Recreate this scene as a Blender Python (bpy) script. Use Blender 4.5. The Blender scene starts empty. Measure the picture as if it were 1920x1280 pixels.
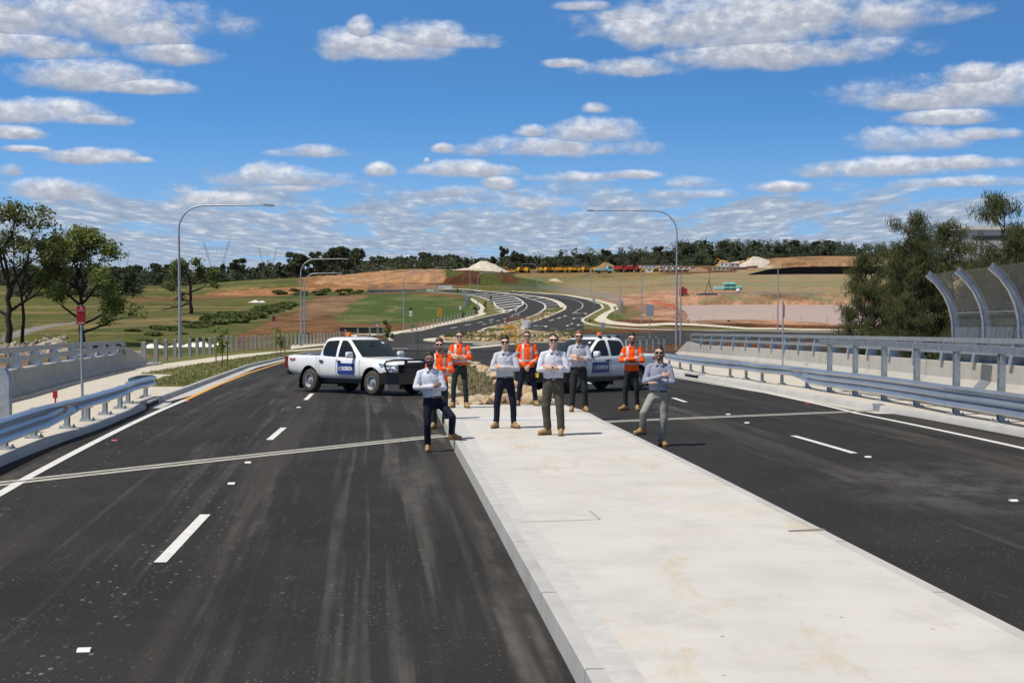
import bpy, bmesh, math, random
import numpy as np
from mathutils import Vector, Matrix, Euler, noise as mnoise
R = math.radians
rng = random.Random(7)
S = bpy.context.scene
COL = S.collection
# ------------------------------------------------------------ camera, sky, sun, exposure
F = 2570.0                      # focal length in pixels of the 1920 px wide photograph
PITCH = math.atan(125 / F)
cam = bpy.data.cameras.new('camera')
cam.sensor_width = 36.0
cam.lens = 36.0 * F / 1920
cam.clip_start = 0.1
cam.clip_end = 12000
camo = bpy.data.objects.new('camera', cam)
COL.objects.link(camo)
camo.location = (0, 0, 0)
camo.rotation_euler = (R(90) - PITCH, 0, 0)
S.camera = camo

def pdir(px, py):
    x = (px - 960) / F
    v = -(py - 640) / F
    return Vector((x, math.cos(PITCH) + v * math.sin(PITCH), -math.sin(PITCH) + v * math.cos(PITCH)))

SUN_EL, SUN_AZ = 62.0, -118.0    # azimuth from +Y towards +X
def make_world():
    w = bpy.data.worlds.new('World')
    S.world = w
    w.use_nodes = True
    nt = w.node_tree
    N, L = nt.nodes, nt.links
    N.clear()
    out = N.new('ShaderNodeOutputWorld')
    bg = N.new('ShaderNodeBackground')
    bg.inputs['Strength'].default_value = 0.11
    w.cycles.sampling_method = 'MANUAL'
    w.cycles.sample_map_resolution = 256
    L.new(bg.outputs[0], out.inputs[0])
    tc = N.new('ShaderNodeTexCoord')
    sep = N.new('ShaderNodeSeparateXYZ')
    L.new(tc.outputs['Generated'], sep.inputs[0])

    def M(op, a, b=None, c=None, clamp=False):
        n = N.new('ShaderNodeMath')
        n.operation = op
        n.use_clamp = clamp
        for i, q in enumerate((a, b, c)):
            if q is None:
                continue
            if isinstance(q, (int, float)):
                n.inputs[i].default_value = q
            else:
                L.new(q, n.inputs[i])
        return n.outputs[0]
    x, y, z = sep.outputs
    az = M('ARCTAN2', x, y)
    hyp = M('SQRT', M('ADD', M('MULTIPLY', x, x), M('MULTIPLY', y, y)))
    el = M('DIVIDE', z, M('MAXIMUM', hyp, 0.02))
    # clear sky: the low strip the lens sees is looked up higher on the dome, where it is a deeper blue
    cz = N.new('ShaderNodeCombineXYZ')
    L.new(x, cz.inputs[0]); L.new(y, cz.inputs[1])
    L.new(M('MULTIPLY_ADD', M('MAXIMUM', z, 0.0), 3.2, 0.10), cz.inputs[2])
    sky = N.new('ShaderNodeTexSky')
    sky.sky_type = 'NISHITA'
    sky.sun_disc = False
    sky.sun_elevation = R(SUN_EL)
    sky.sun_rotation = R(SUN_AZ)
    sky.air_density = 1.0
    sky.dust_density = 0.2
    sky.ozone_density = 2.5
    L.new(cz.outputs[0], sky.inputs[0])
    tint = N.new('ShaderNodeMix'); tint.data_type = 'RGBA'; tint.blend_type = 'MULTIPLY'
    tint.inputs[0].default_value = 1.0
    L.new(sky.outputs[0], tint.inputs[6])
    tint.inputs[7].default_value = (SKY_TINT[0], SKY_TINT[1], SKY_TINT[2], 1)
    # clouds
    wv = N.new('ShaderNodeCombineXYZ')
    L.new(az, wv.inputs[0]); L.new(M('MULTIPLY', el, 1.7), wv.inputs[1])
    def noise(vec, scale, detail, rough=0.6, dist=0.0):
        n = N.new('ShaderNodeTexNoise')
        n.noise_dimensions = '2D'
        n.inputs['Scale'].default_value = scale
        n.inputs['Detail'].default_value = detail
        n.inputs['Roughness'].default_value = rough
        n.inputs['Distortion'].default_value = dist
        L.new(vec, n.inputs['Vector'])
        return n.outputs[0]
    n1 = noise(wv.outputs[0], 24, 7, 0.58)
    n2 = noise(wv.outputs[0], 85, 4, 0.6)
    best = None
    for (cx, cy, rx, ry) in CLOUDS:
        d = pdir(cx, cy)
        a0 = math.atan2(d.x, d.y)
        e0 = d.z / math.hypot(d.x, d.y)
        ra, re = rx * 1.12 / F, ry * 1.15 / F
        dx = M('MULTIPLY_ADD', az, 1 / ra, -a0 / ra)
        dy = M('MULTIPLY_ADD', el, 1 / re, -e0 / re + 0.25)
        dya = M('MAXIMUM', dy, M('MULTIPLY', dy, -1.9))
        q = M('MULTIPLY_ADD', dx, dx, M('MULTIPLY', dya, dya))
        if best is None:
            best, shade = q, dy
        else:
            lt = M('LESS_THAN', q, best)
            sel = M('MULTIPLY_ADD', lt, M('SUBTRACT', dy, shade), shade)
            best, shade = M('MINIMUM', best, q), sel
    fld = M('SUBTRACT', 1.0, best)
    fld = M('MULTIPLY_ADD', M('SUBTRACT', n1, 0.5), 2.9, M('MAXIMUM', fld, -1.2))
    def sstep(v, a, b):
        n = N.new('ShaderNodeMapRange'); n.interpolation_type = 'SMOOTHSTEP'
        n.inputs[1].default_value = a; n.inputs[2].default_value = b
        L.new(v, n.inputs[0])
        return n.outputs[0]
    mask = M('MULTIPLY', sstep(fld, -0.25, 1.05), 0.97)
    # the far cloud deck near the horizon: noise on a level plane, so it flattens into streaks
    zc = M('MAXIMUM', el, 0.0025)
    pv = N.new('ShaderNodeCombineXYZ')
    L.new(M('MULTIPLY', az, M('DIVIDE', 1.0, M('POWER', zc, 0.35))), pv.inputs[0])
    L.new(M('MULTIPLY', M('LOGARITHM', zc, 2.718), 0.46), pv.inputs[1])
    pn = noise(pv.outputs[0], 6.6, 6, 0.56, 0.0)
    low = M('MULTIPLY', sstep(el, 0.075, 0.036), 0.30)
    pf = M('ADD', pn, low)
    pm = M('MULTIPLY', M('MULTIPLY', sstep(pf, 0.55, 0.78), sstep(el, 0.085, 0.05)), 0.9)
    # cloud colours: sunlit heads, grey lilac bases
    def ramp(v, cols):
        n = N.new('ShaderNodeValToRGB')
        el_ = n.color_ramp.elements
        while len(el_) < len(cols):
            el_.new(0.5)
        for e, (p, c) in zip(el_, cols):
            e.position = p; e.color = (*c, 1)
        L.new(v, n.inputs[0])
        return n.outputs[0]
    sh = M('ADD', M('MULTIPLY_ADD', shade, 0.42, 0.36), M('MULTIPLY', M('SUBTRACT', n2, 0.5), 0.9))
    K = CLOUD_GAIN
    ccol = ramp(sh, [(0.0, (0.34 * K, 0.38 * K, 0.48 * K)), (0.42, (0.52 * K, 0.555 * K, 0.64 * K)), (0.85, (0.98 * K, 0.99 * K, 1.02 * K))])
    pn2 = noise(pv.outputs[0], 22, 4, 0.6)
    pcol = ramp(pn2, [(0.3, (0.30 * K, 0.38 * K, 0.52 * K)), (0.55, (0.42 * K, 0.49 * K, 0.60 * K)), (0.75, (0.76 * K, 0.79 * K, 0.84 * K))])
    # pale blue towards the horizon
    hz = N.new('ShaderNodeMix'); hz.data_type = 'RGBA'
    L.new(M('MULTIPLY', sstep(el, 0.13, 0.0), 0.72), hz.inputs[0])
    L.new(tint.outputs[2], hz.inputs[6])
    hz.inputs[7].default_value = (0.29 * K, 0.46 * K, 0.68 * K, 1)
    m1 = N.new('ShaderNodeMix'); m1.data_type = 'RGBA'
    L.new(pm, m1.inputs[0]); L.new(hz.outputs[2], m1.inputs[6]); L.new(pcol, m1.inputs[7])
    # overhead, out of the lens, grey is added to keep the ambient light neutral
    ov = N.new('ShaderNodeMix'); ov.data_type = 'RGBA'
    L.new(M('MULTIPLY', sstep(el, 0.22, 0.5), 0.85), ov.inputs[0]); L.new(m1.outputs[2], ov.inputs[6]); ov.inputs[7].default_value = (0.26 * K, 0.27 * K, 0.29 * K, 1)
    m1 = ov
    m2 = N.new('ShaderNodeMix'); m2.data_type = 'RGBA'
    L.new(mask, m2.inputs[0]); L.new(m1.outputs[2], m2.inputs[6]); L.new(ccol, m2.inputs[7])
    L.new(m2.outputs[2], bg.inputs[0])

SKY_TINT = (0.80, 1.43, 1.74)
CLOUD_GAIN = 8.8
CLOUDS = [(100, 25, 260, 60), (270, 55, 95, 40), (60, 82, 120, 34), (310, 98, 85, 26), (150, 138, 125, 36), (250, 160, 90, 18),
          (60, 208, 150, 28), (165, 222, 70, 14), (35, 248, 62, 14), (50, 279, 40, 7), (180, 292, 78, 18), (262, 299, 24, 7),
          (110, 354, 105, 24), (640, 80, 50, 36), (675, 52, 26, 22), (740, 88, 120, 32), (800, 66, 100, 36), (880, 76, 62, 20),
          (587, 284, 72, 15), (530, 330, 100, 27), (540, 352, 60, 8), (715, 318, 28, 15), (865, 318, 108, 18), (845, 358, 66, 15),
          (1040, 275, 160, 24), (1105, 245, 85, 34), (1000, 245, 32, 15), (1120, 203, 30, 12), (830, 278, 22, 11), (800, 300, 6, 6),
          (1380, 35, 250, 80), (1200, 60, 80, 44), (1440, 95, 220, 40), (1180, 124, 95, 24), (1660, 22, 150, 36), (1065, 118, 45, 11),
          (1850, 165, 240, 44), (1730, 182, 110, 28), (1790, 218, 90, 18), (1820, 140, 70, 26), (1690, 262, 92, 26), (1860, 250, 70, 13),
          (1640, 315, 150, 22), (1790, 306, 120, 14), (1085, 332, 95, 13), (1170, 328, 66, 10), (1300, 342, 52, 16), (1290, 362, 85, 12),
          (1460, 350, 56, 12), (940, 342, 32, 15), (1015, 378, 62, 18), (420, 374, 85, 15), (1705, 344, 44, 13), (1810, 340, 120, 13),
          (70, 10, 60, 30), (1500, 20, 120, 40), (1100, 10, 50, 12), (20, 318, 20, 14)]
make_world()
sl = bpy.data.lights.new('sun', 'SUN')
sl.energy = 4.8
sl.angle = R(0.5)
sl.color = (1.0, 0.93, 0.83)
slo = bpy.data.objects.new('sun', sl)
COL.objects.link(slo)
_sd = Vector((math.sin(R(SUN_AZ)) * math.cos(R(SUN_EL)), math.cos(R(SUN_AZ)) * math.cos(R(SUN_EL)), math.sin(R(SUN_EL))))
slo.rotation_euler = (-_sd).to_track_quat('-Z', 'Y').to_euler()
slo.location = (-60, -20, 100)
S.view_settings.view_transform = 'Standard'
S.view_settings.look = 'None'
S.view_settings.exposure = 0.0
S.view_settings.gamma = 1.0
S.render.engine = 'CYCLES'
S.cycles.max_bounces = 6
S.cycles.transparent_max_bounces = 16

# ------------------------------------------------------------ helpers
class MB:
    """collects vertices and faces; build() links them as one mesh object"""
    def __init__(s):
        s.v, s.f = [], []
    def add(s, vs, fs):
        o = len(s.v)
        s.v.extend([tuple(p) for p in vs])
        s.f.extend([tuple(i + o for i in q) for q in fs])
        return s
    def box(s, c, d, rot=None, taper=None):
        hx, hy, hz = d[0] / 2, d[1] / 2, d[2] / 2
        t = taper or (1, 1)
        P = [Vector((sx * hx * (t[0] if sz > 0 else 1), sy * hy * (t[1] if sz > 0 else 1), sz * hz)) for sz in (-1, 1) for sy in (-1, 1) for sx in (-1, 1)]
        if rot is not None:
            m = rot if isinstance(rot, Matrix) else Euler(rot).to_matrix()
            P = [m @ p for p in P]
        P = [p + Vector(c) for p in P]
        return s.add(P, [(0, 2, 3, 1), (4, 5, 7, 6), (0, 1, 5, 4), (2, 6, 7, 3), (0, 4, 6, 2), (1, 3, 7, 5)])
    def tube(s, pts, r, n=8, cap=True, flat=None):
        pts = [Vector(p) for p in pts]
        rs = r if isinstance(r, (list, tuple)) else [r] * len(pts)
        o = len(s.v)
        up = None
        for i, p in enumerate(pts):
            t = (pts[min(i + 1, len(pts) - 1)] - pts[max(i - 1, 0)]).normalized()
            if up is None:
                up = Vector((0, 0, 1)) if abs(t.z) < 0.9 else Vector((1, 0, 0))
            a = t.cross(up)
            if a.length < 1e-6:
                a = t.cross(Vector((0, 1, 0)))
            a.normalize()
            b = a.cross(t).normalized()
            up = b
            for k in range(n):
                an = 2 * math.pi * k / n
                s.v.append(tuple(p + a * math.cos(an) * rs[i] + b * math.sin(an) * rs[i] * (flat or 1)))
        for i in range(len(pts) - 1):
            for k in range(n):
                k2 = (k + 1) % n
                s.f.append((o + i * n + k, o + i * n + k2, o + (i + 1) * n + k2, o + (i + 1) * n + k))
        if cap:
            s.f.append(tuple(o + k for k in range(n))[::-1])
            e = o + (len(pts) - 1) * n
            s.f.append(tuple(e + k for k in range(n)))
        return s
    def sweep(s, pts, prof, closed=False, up=(0, 0, 1), cap=True):
        """profile [(lateral, height)] swept along pts, kept upright; lateral is to the right of travel"""
        pts = [Vector(p) for p in pts]
        m = len(prof)
        o = len(s.v)
        for i, p in enumerate(pts):
            t = pts[min(i + 1, len(pts) - 1)] - pts[max(i - 1, 0)]
            rt = t.cross(Vector(up)).normalized()
            for a, b in prof:
                s.v.append(tuple(p + rt * a + Vector(up) * b))
        for i in range(len(pts) - 1):
            for k in range(m if closed else m - 1):
                k2 = (k + 1) % m
                s.f.append((o + i * m + k, o + (i + 1) * m + k, o + (i + 1) * m + k2, o + i * m + k2))
        if closed and cap:
            s.f.append(tuple(o + k for k in range(m)))
            e = o + (len(pts) - 1) * m
            s.f.append(tuple(e + k for k in range(m))[::-1])
        return s
    def prism(s, poly, fn, h0, h1):
        """poly of 2-D points extruded from h0 to h1; fn(a, b, h) -> point"""
        n = len(poly)
        vs = [fn(a, b, h0) for a, b in poly] + [fn(a, b, h1) for a, b in poly]
        fs = [tuple(range(n))[::-1], tuple(range(n, 2 * n))]
        fs += [(i, (i + 1) % n, n + (i + 1) % n, n + i) for i in range(n)]
        return s.add(vs, fs)
    def lathe(s, prof, n=20, m=None):
        """prof [(radius, height)] about +Z, m a matrix"""
        o = len(s.v)
        for r, h in prof:
            for k in range(n):
                a = 2 * math.pi * k / n
                p = Vector((r * math.cos(a), r * math.sin(a), h))
                s.v.append(tuple(m @ p if m is not None else p))
        for i in range(len(prof) - 1):
            for k in range(n):
                k2 = (k + 1) % n
                s.f.append((o + i * n + k, o + i * n + k2, o + (i + 1) * n + k2, o + (i + 1) * n + k))
        return s
    def ball(s, c, r, seg=10, rings=7, rot=None):
        r = (r, r, r) if isinstance(r, (int, float)) else r
        m = Euler(rot).to_matrix() if rot is not None and not isinstance(rot, Matrix) else rot
        o = len(s.v)
        c = Vector(c)
        def put(p):
            s.v.append(tuple(c + (m @ p if m is not None else p)))
        put(Vector((0, 0, -r[2])))
        for i in range(1, rings):
            t = math.pi * i / rings
            for k in range(seg):
                a = 2 * math.pi * k / seg
                put(Vector((r[0] * math.sin(t) * math.cos(a), r[1] * math.sin(t) * math.sin(a), -r[2] * math.cos(t))))
        put(Vector((0, 0, r[2])))
        for k in range(seg):
            k2 = (k + 1) % seg
            s.f.append((o, o + 1 + k2, o + 1 + k))
            e = o + 1 + (rings - 2) * seg
            s.f.append((e + k, e + k2, o + 1 + (rings - 1) * seg))
            for i in range(rings - 2):
                q = o + 1 + i * seg
                s.f.append((q + k, q + k2, q + seg + k2, q + seg + k))
        return s
    def rcone(s, p1, r1, p2, r2, n=14, k=4):
        """tapered capsule"""
        p1, p2 = Vector(p1), Vector(p2)
        t = (p2 - p1)
        ln = t.length
        t = t / ln if ln > 1e-6 else Vector((0, 0, 1))
        pts, rs = [], []
        for i in range(k):
            a = math.pi / 2 * (1 - i / k)
            pts.append(p1 - t * r1 * math.sin(a)); rs.append(max(r1 * math.cos(a), r1 * 0.05))
        pts.append(p1); rs.append(r1)
        pts.append(p2); rs.append(r2)
        for i in range(1, k + 1):
            a = math.pi / 2 * i / k
            pts.append(p2 + t * r2 * math.sin(a)); rs.append(max(r2 * math.cos(a), r2 * 0.05))
        return s.tube(pts, rs, n)
    def mesh(s, name, smooth=None):
        me = bpy.data.meshes.new(name)
        me.from_pydata(s.v, [], s.f)
        me.validate()
        if smooth is not None:
            me.shade_smooth()
            if smooth < 180:
                me.set_sharp_from_angle(angle=R(smooth))
        return me
    def build(s, name, mat, parent=None, smooth=None):
        me = s.mesh(name, smooth)
        return link(name, me, mat, parent)

def link(name, me, mat, parent=None):
    o = bpy.data.objects.new(name, me)
    COL.objects.link(o)
    if mat is not None and not me.materials:
        for m in (mat if isinstance(mat, (list, tuple)) else [mat]):
            me.materials.append(m)
    if parent is not None:
        o.parent = parent
    return o

def empty(name, loc, rz=0.0, sc=1.0):
    o = bpy.data.objects.new(name, None)
    o.empty_display_size = 0.3
    COL.objects.link(o)
    o.location = loc
    o.rotation_euler = (0, 0, rz)
    o.scale = (sc, sc, sc)
    return o

def tag(o, label=None, cat=None, group=None, kind=None):
    if label: o['label'] = label
    if cat: o['category'] = cat
    if group: o['group'] = group
    if kind: o['kind'] = kind
    return o

def copy_tree(o, parent=None):
    c = o.copy()
    COL.objects.link(c)
    c.parent = parent
    for ch in list(o.children):
        copy_tree(ch, c)
    return c

def struct(name, mb, mat, smooth=None):
    o = mb.build(name, mat, None, smooth)
    o['kind'] = 'structure'
    return o

def evalmesh(o, name):
    """applies an object's modifiers and hands back the finished mesh; the object is removed"""
    dg = bpy.context.evaluated_depsgraph_get()
    dg.update()
    me = bpy.data.meshes.new_from_object(o.evaluated_get(dg))
    me.name = name
    bpy.data.objects.remove(o)
    return me

# ------------------------------------------------------------ materials
MATS = {}
def mat(name, col, rough=0.6, metal=0.0, var=0.0, vscale=8.0, bump=0.0, bscale=60.0, col2=None, spec=0.5, stretch=None, coat=0.0, detail=4.0, alpha=None):
    if name in MATS:
        return MATS[name]
    m = bpy.data.materials.new(name)
    MATS[name] = m
    m.use_nodes = True
    nt = m.node_tree
    N, L = nt.nodes, nt.links
    b = N['Principled BSDF']
    b.inputs['Base Color'].default_value = (*col, 1)
    b.inputs['Roughness'].default_value = rough
    b.inputs['Metallic'].default_value = metal
    b.inputs['Specular IOR Level'].default_value = spec
    b.inputs['Coat Weight'].default_value = coat
    if alpha is not None:
        b.inputs['Alpha'].default_value = alpha
    if var > 0 or bump > 0:
        tc = N.new('ShaderNodeTexCoord')
        vec = tc.outputs['Object']
        if stretch:
            mp = N.new('ShaderNodeMapping')
            mp.inputs['Scale'].default_value = stretch
            L.new(vec, mp.inputs[0])
            vec = mp.outputs[0]
    if var > 0:
        n = N.new('ShaderNodeTexNoise')
        n.inputs['Scale'].default_value = vscale
        n.inputs['Detail'].default_value = detail
        n.inputs['Roughness'].default_value = 0.65
        L.new(vec, n.inputs['Vector'])
        r = N.new('ShaderNodeValToRGB')
        c2 = col2 or tuple(min(1, c * (1 + var)) for c in col)
        c1 = tuple(c * (1 - var) for c in col) if col2 is None else col
        r.color_ramp.elements[0].position = 0.32
        r.color_ramp.elements[1].position = 0.68
        r.color_ramp.elements[0].color = (*c1, 1)
        r.color_ramp.elements[1].color = (*c2, 1)
        L.new(n.outputs[0], r.inputs[0])
        L.new(r.outputs[0], b.inputs['Base Color'])
    if bump > 0:
        n = N.new('ShaderNodeTexNoise')
        n.inputs['Scale'].default_value = bscale
        n.inputs['Detail'].default_value = 5
        L.new(vec, n.inputs['Vector'])
        bp = N.new('ShaderNodeBump')
        bp.inputs['Strength'].default_value = bump
        bp.inputs['Distance'].default_value = 0.02
        L.new(n.outputs[0], bp.inputs['Height'])
        L.new(bp.outputs[0], b.inputs['Normal'])
    return m

# ------------------------------------------------------------ the lie of the land (heights below the eye, metres)
def zroad(y):
    y = np.asarray(y, float)
    def seg(a, b, s0, s1):
        t = np.clip(y, a, b) - a
        return s0 * t + (s1 - s0) / (b - a) * t * t / 2
    z = -2.75 - 0.014 * np.minimum(y, 18)
    z = z - seg(18, 38, .014, .04) - seg(38, 185, .04, .04) - seg(185, 205, .04, 0.0)
    return z
YC = [0, 150, 205, 290, 400, 520, 600, 700, 800, 900, 1000, 1300, 2500, 9000]
ZC = [-8.8, -9.1, -9.82, -9.8, -8.6, -7.2, -6.0, -4.1, -2, 0.3, 2.6, 4, 5, 5]
YR = [0, 150, 205, 240, 256, 424, 437, 600, 750, 900, 1000, 1300, 2500, 9000]
ZRT = [-8.8, -9.1, -9.8, -9.5, -9.25, -8.9, -6.2, -4.6, -2.2, 0.9, 3.0, 5, 8, 8]
YL = [0, 150, 300, 500, 900, 1500, 3000, 9000]
ZL = [-8.8, -8.8, -8.6, -8.0, -6.2, -5.2, -3, -3]
YE = [0, 62, 75, 100, 150, 185, 205]
LE = [-20, -21, -22.5, -26.5, -30, -30, -30]
RE = [15, 15, 15, 16, 20, 24, 26]
def sm(t, a, b):
    t = np.clip((np.asarray(t, float) - a) / (b - a), 0, 1)
    return t * t * (3 - 2 * t)
BUMPS = []    # (x, y, radius x, radius y, height, sharpness)
def ground(x, y):
    x = np.asarray(x, float); y = np.asarray(y, float)
    u = x / np.maximum(y, 1.0)
    wr = sm(u, 0.085, 0.125)
    wl = sm(-u, 0.06, 0.16)
    P = np.interp(y, YC, ZC) * (1 - wr) * (1 - wl) + np.interp(y, YR, ZRT) * wr + np.interp(y, YL, ZL) * wl
    P = P - 2.0 * sm(u, .119, .134) * sm(y, 258, 266) * (1 - sm(y, 421, 430))
    for bx, by, rx, ry, h, p in BUMPS:
        q = ((x - bx) / rx) ** 2 + ((y - by) / ry) ** 2
        P = P + h * np.clip(1 - q, 0, 1) ** p
    le, re = np.interp(y, YE, LE), np.interp(y, YE, RE)
    dist = np.maximum(np.maximum(le - x, x - re), 0)
    zr_ = zroad(y)
    E = np.maximum(P, zr_ - 0.35 * dist)
    E = np.where(dist <= 0, zr_, E)
    k = sm(y, 199, 212)
    return np.where(y < 62, P, E * (1 - k) + P * k)
def hit(px, py, fn, y0=3.0, y1=4000.0):
    """where the sight line of a photo pixel meets the surface z = fn(x, y)"""
    d = pdir(px, py)
    ys = np.geomspace(y0, y1, 6000)
    t = ys / d.y
    g = fn(t * d.x, ys) - t * d.z
    i = np.argmax(g >= 0)
    if g[i] < 0:
        i = len(ys) - 1
    a, b = ys[max(i - 1, 0)], ys[i]
    for _ in range(40):
        m = (a + b) / 2
        tm = m / d.y
        if float(fn(tm * d.x, m)) - tm * d.z >= 0: b = m
        else: a = m
    t = b / d.y
    return Vector((t * d.x, b, t * d.z))
def gp(px, py, h=0.0):
    return hit(px, py, lambda x, y: zroad(y) + h)
def tp(px, py, h=0.0):
    return hit(px, py, lambda x, y: ground(x, y) + h, 30)
def gz(x, y):
    return float(ground(x, y))
# ------------------------------------------------------------ terrain
BUMPS += [(-72, 760, 105, 150, 5.6, 0.8), (-150, 690, 110, 90, .8, 1.0), (-17, 655, 34, 26, 4.6, 0.6), (250, 1060, 100, 90, 11.0, 0.6),
          (-40, 590, 70, 40, 2.2, 1.0), (-95, 560, 40, 30, 1.6, 1.0), (235, 1420, 290, 200, 20, 0.7), (160, 1000, 60, 50, 3.0, 0.8), (70, 1010, 90, 40, 2.2, .9),
          (-36, 198, 9, 10, .6, 1), (42, 300, 24, 70, 1.3, 1.0)]

def inpoly(X, Y, poly):
    c = np.zeros(X.shape, bool)
    n = len(poly)
    for i in range(n):
        x1, y1 = poly[i]; x2, y2 = poly[(i + 1) % n]
        k = ((y1 > Y) != (y2 > Y)) & (X < (x2 - x1) * (Y - y1) / ((y2 - y1) or 1e-9) + x1)
        c ^= k
    return c
def vnoise(X, Y, seed=0):
    """smooth value noise, numpy"""
    def h(i, j):
        n = (i * 374761393 + j * 668265263 + seed * 974711) & 0xffffffff
        n = ((n ^ (n >> 13)) * 1274126177) & 0xffffffff
        return ((n ^ (n >> 16)) & 0xffff) / 65535.0
    i, j = np.floor(X).astype(np.int64), np.floor(Y).astype(np.int64)
    fx, fy = X - i, Y - j
    fx, fy = fx * fx * (3 - 2 * fx), fy * fy * (3 - 2 * fy)
    return (h(i, j) * (1 - fx) + h(i + 1, j) * fx) * (1 - fy) + (h(i, j + 1) * (1 - fx) + h(i + 1, j + 1) * fx) * fy
def fbm(X, Y, seed=0, o=4):
    s, a, t = 0, 1, 0
    for k in range(o):
        s = s + a * vnoise(X * 2 ** k, Y * 2 ** k, seed + k); t += a; a *= .55
    return s / t
def wpoly(px):
    return [(p.x, p.y) for p in (tp(a, b) for a, b in px)]

C_GRASS = (.088, .092, .022); C_GREEN = (.058, .076, .020); C_TAN = (.20, .150, .062); C_EARTH = (.150, .078, .036)
C_ORANGE = (.260, .130, .058); C_TURF = (.056, .084, .020); C_FIELD = (.235, .182, .100); C_FGREEN = (.160, .172, .088)
C_BERM = (.115, .047, .019); C_PINK = (.33, .19, .115); C_PALE = (.42, .38, .32); C_LITTER = (.05, .035, .02); C_WHITE = (.5, .48, .45)
def make_terrain():
    ys = np.concatenate([np.linspace(-300, 55, 14), np.linspace(60, 215, 120), np.geomspace(216.5, 1350, 300), np.geomspace(1400, 9000, 24)])
    us = np.concatenate([np.linspace(-1.4, -.47, 24), np.linspace(-.46, .46, 400), np.linspace(.47, 1.4, 24)])
    U, Y = np.meshgrid(us, ys)
    X = U * np.maximum(Y, 255)
    Z = ground(X, Y)
    rough = (fbm(X / 6, Y / 6, 3) - .5)
    u = X / np.maximum(Y, 1)
    Xw = X + (fbm(X / 14, Y / 14, 11) - .5) * np.clip(Y * .016, 2, 14)
    Yw = Y + (fbm(X / 14, Y / 14, 23) - .5) * np.clip(Y * .026, 2, 26)
    col = np.empty(X.shape + (3,))
    def lerp(c, m):
        m = np.clip(m, 0, 1)[..., None]
        col[:] = col * (1 - m) + np.array(c) * m
    col[:] = C_GRASS
    band = fbm(X / 60, Y / 26, 5)
    lerp(C_GREEN, sm(band, .50, .62))
    lerp(C_TAN, sm(fbm(X / 70, Y / 18, 9), .56, .70) * .8)
    def zone(c, px, m=1.0):
        lerp(c, inpoly(Xw, Yw, wpoly(px)) * m)
    # right hand field, yard and pits
    fld = sm(u, .02, .05) * sm(Y, 420, 440)
    lerp(C_FIELD, fld)
    lerp(C_FGREEN, fld * sm(fbm(X / 90, Y / 22, 31), .47, .60) * (.9 - .5 * sm(Y, 700, 850)))
    lerp((.30, .17, .10), fld * sm(fbm(X / 60, Y / 14, 37), .62, .72))
    zone(C_EARTH, [(900, 519), (1020, 517), (1250, 516), (1380, 508), (1380, 500), (1600, 500), (1600, 440), (860, 470)], 1)
    zone(C_TAN, [(900, 523), (1250, 520), (1250, 507), (900, 505)], .75)
    zone(C_PALE, [(1180, 502.5), (1400, 503.5), (1460, 499), (1420, 488), (1200, 494)], .85)
    zone((.25, .15, .075), [(1440, 499), (1620, 501), (1620, 470), (1440, 472)], .9)
    zone((.12, .14, .07), [(820, 531), (960, 529), (1110, 521.5), (1110, 518), (900, 521)], .8)
    zone(C_TAN, [(60, 606), (240, 598), (430, 592), (540, 574), (540, 583), (430, 604), (240, 615), (60, 622)], .75)
    zone((.17, .085, .04), [(240, 557), (420, 548), (600, 545), (600, 553), (420, 561), (240, 567)], .8)
    lerp((.105, .09, .035), (u < -.1) * sm(fbm(X / 9, Y / 14, 171), .52, .66) * .6)
    lerp((.045, .055, .018), (u < -.1) * sm(fbm(X / 5, Y / 9, 181), .60, .70) * .7)
    # earthworks in the middle and on the left
    zone(C_EARTH, [(430, 652), (500, 604), (560, 578), (590, 553), (700, 549), (820, 549), (905, 560), (930, 585), (905, 594), (760, 630), (600, 652), (420, 668)])
    zone((.20, .125, .07), [(560, 578), (600, 557), (690, 552), (660, 575), (630, 590), (560, 600)], .8)
    zone(C_ORANGE, [(380, 553), (470, 540), (560, 540), (600, 480), (960, 480), (965, 530), (850, 541), (720, 546), (600, 549), (520, 556)])
    zone((.34, .21, .115), [(590, 535), (640, 512), (760, 500), (840, 512), (830, 530), (700, 532)], .55)
    zone(C_GREEN, [(500, 556), (580, 548), (700, 546), (700, 551), (600, 554), (540, 562)])
    zone(C_TURF, [(622, 600), (640, 586), (662, 569), (690, 553), (760, 550), (850, 556), (890, 563), (925, 575), (900, 588), (858, 600), (765, 606), (650, 606)])
    zone((.19, .16, .07), [(650, 603), (720, 602), (760, 598), (700, 599), (640, 598)], .6)
    zone((.19, .16, .07), [(735, 575), (755, 572), (750, 582), (730, 586)], .55)
    dk = inpoly(Xw, Yw, wpoly([(800, 535), (830, 511), (900, 505), (965, 512), (975, 531), (900, 537)]))
    lerp((.085, .032, .014), dk)
    lerp(C_GREEN, dk * sm(fbm(X / 9, Y / 9, 77), .48, .56))
    # pond surrounds and the dark berm before it
    zone(C_PINK, [(1120, 562), (1180, 551), (1650, 553), (1700, 612), (1290, 612), (1170, 598), (1130, 580)])
    zone((.22, .14, .075), [(1290, 570), (1380, 553), (1700, 551), (1700, 570)], .8)
    lerp(C_FGREEN, inpoly(Xw, Yw, wpoly([(1290, 566), (1380, 551), (1700, 549), (1700, 565)])) * sm(fbm((X + Y * .9) / 5, Y / 30, 41), .52, .60))
    zone(C_BERM, [(1150, 600), (1180, 597.5), (1300, 606.5), (1480, 609.5), (1720, 609.5), (1760, 640), (1300, 660), (1150, 607)])
    lerp(C_BERM, (u > .05) * (Y < 246) * 1.0)
    lerp(C_TURF, (u > .05) * (Y > 206) * (Y < 246) * sm(fbm(X / 8, Y / 8, 51), .58, .68))
    zone(C_TURF, [(1130, 572), (1180, 575), (1200, 592), (1170, 600), (1140, 590)], .7)
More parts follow.
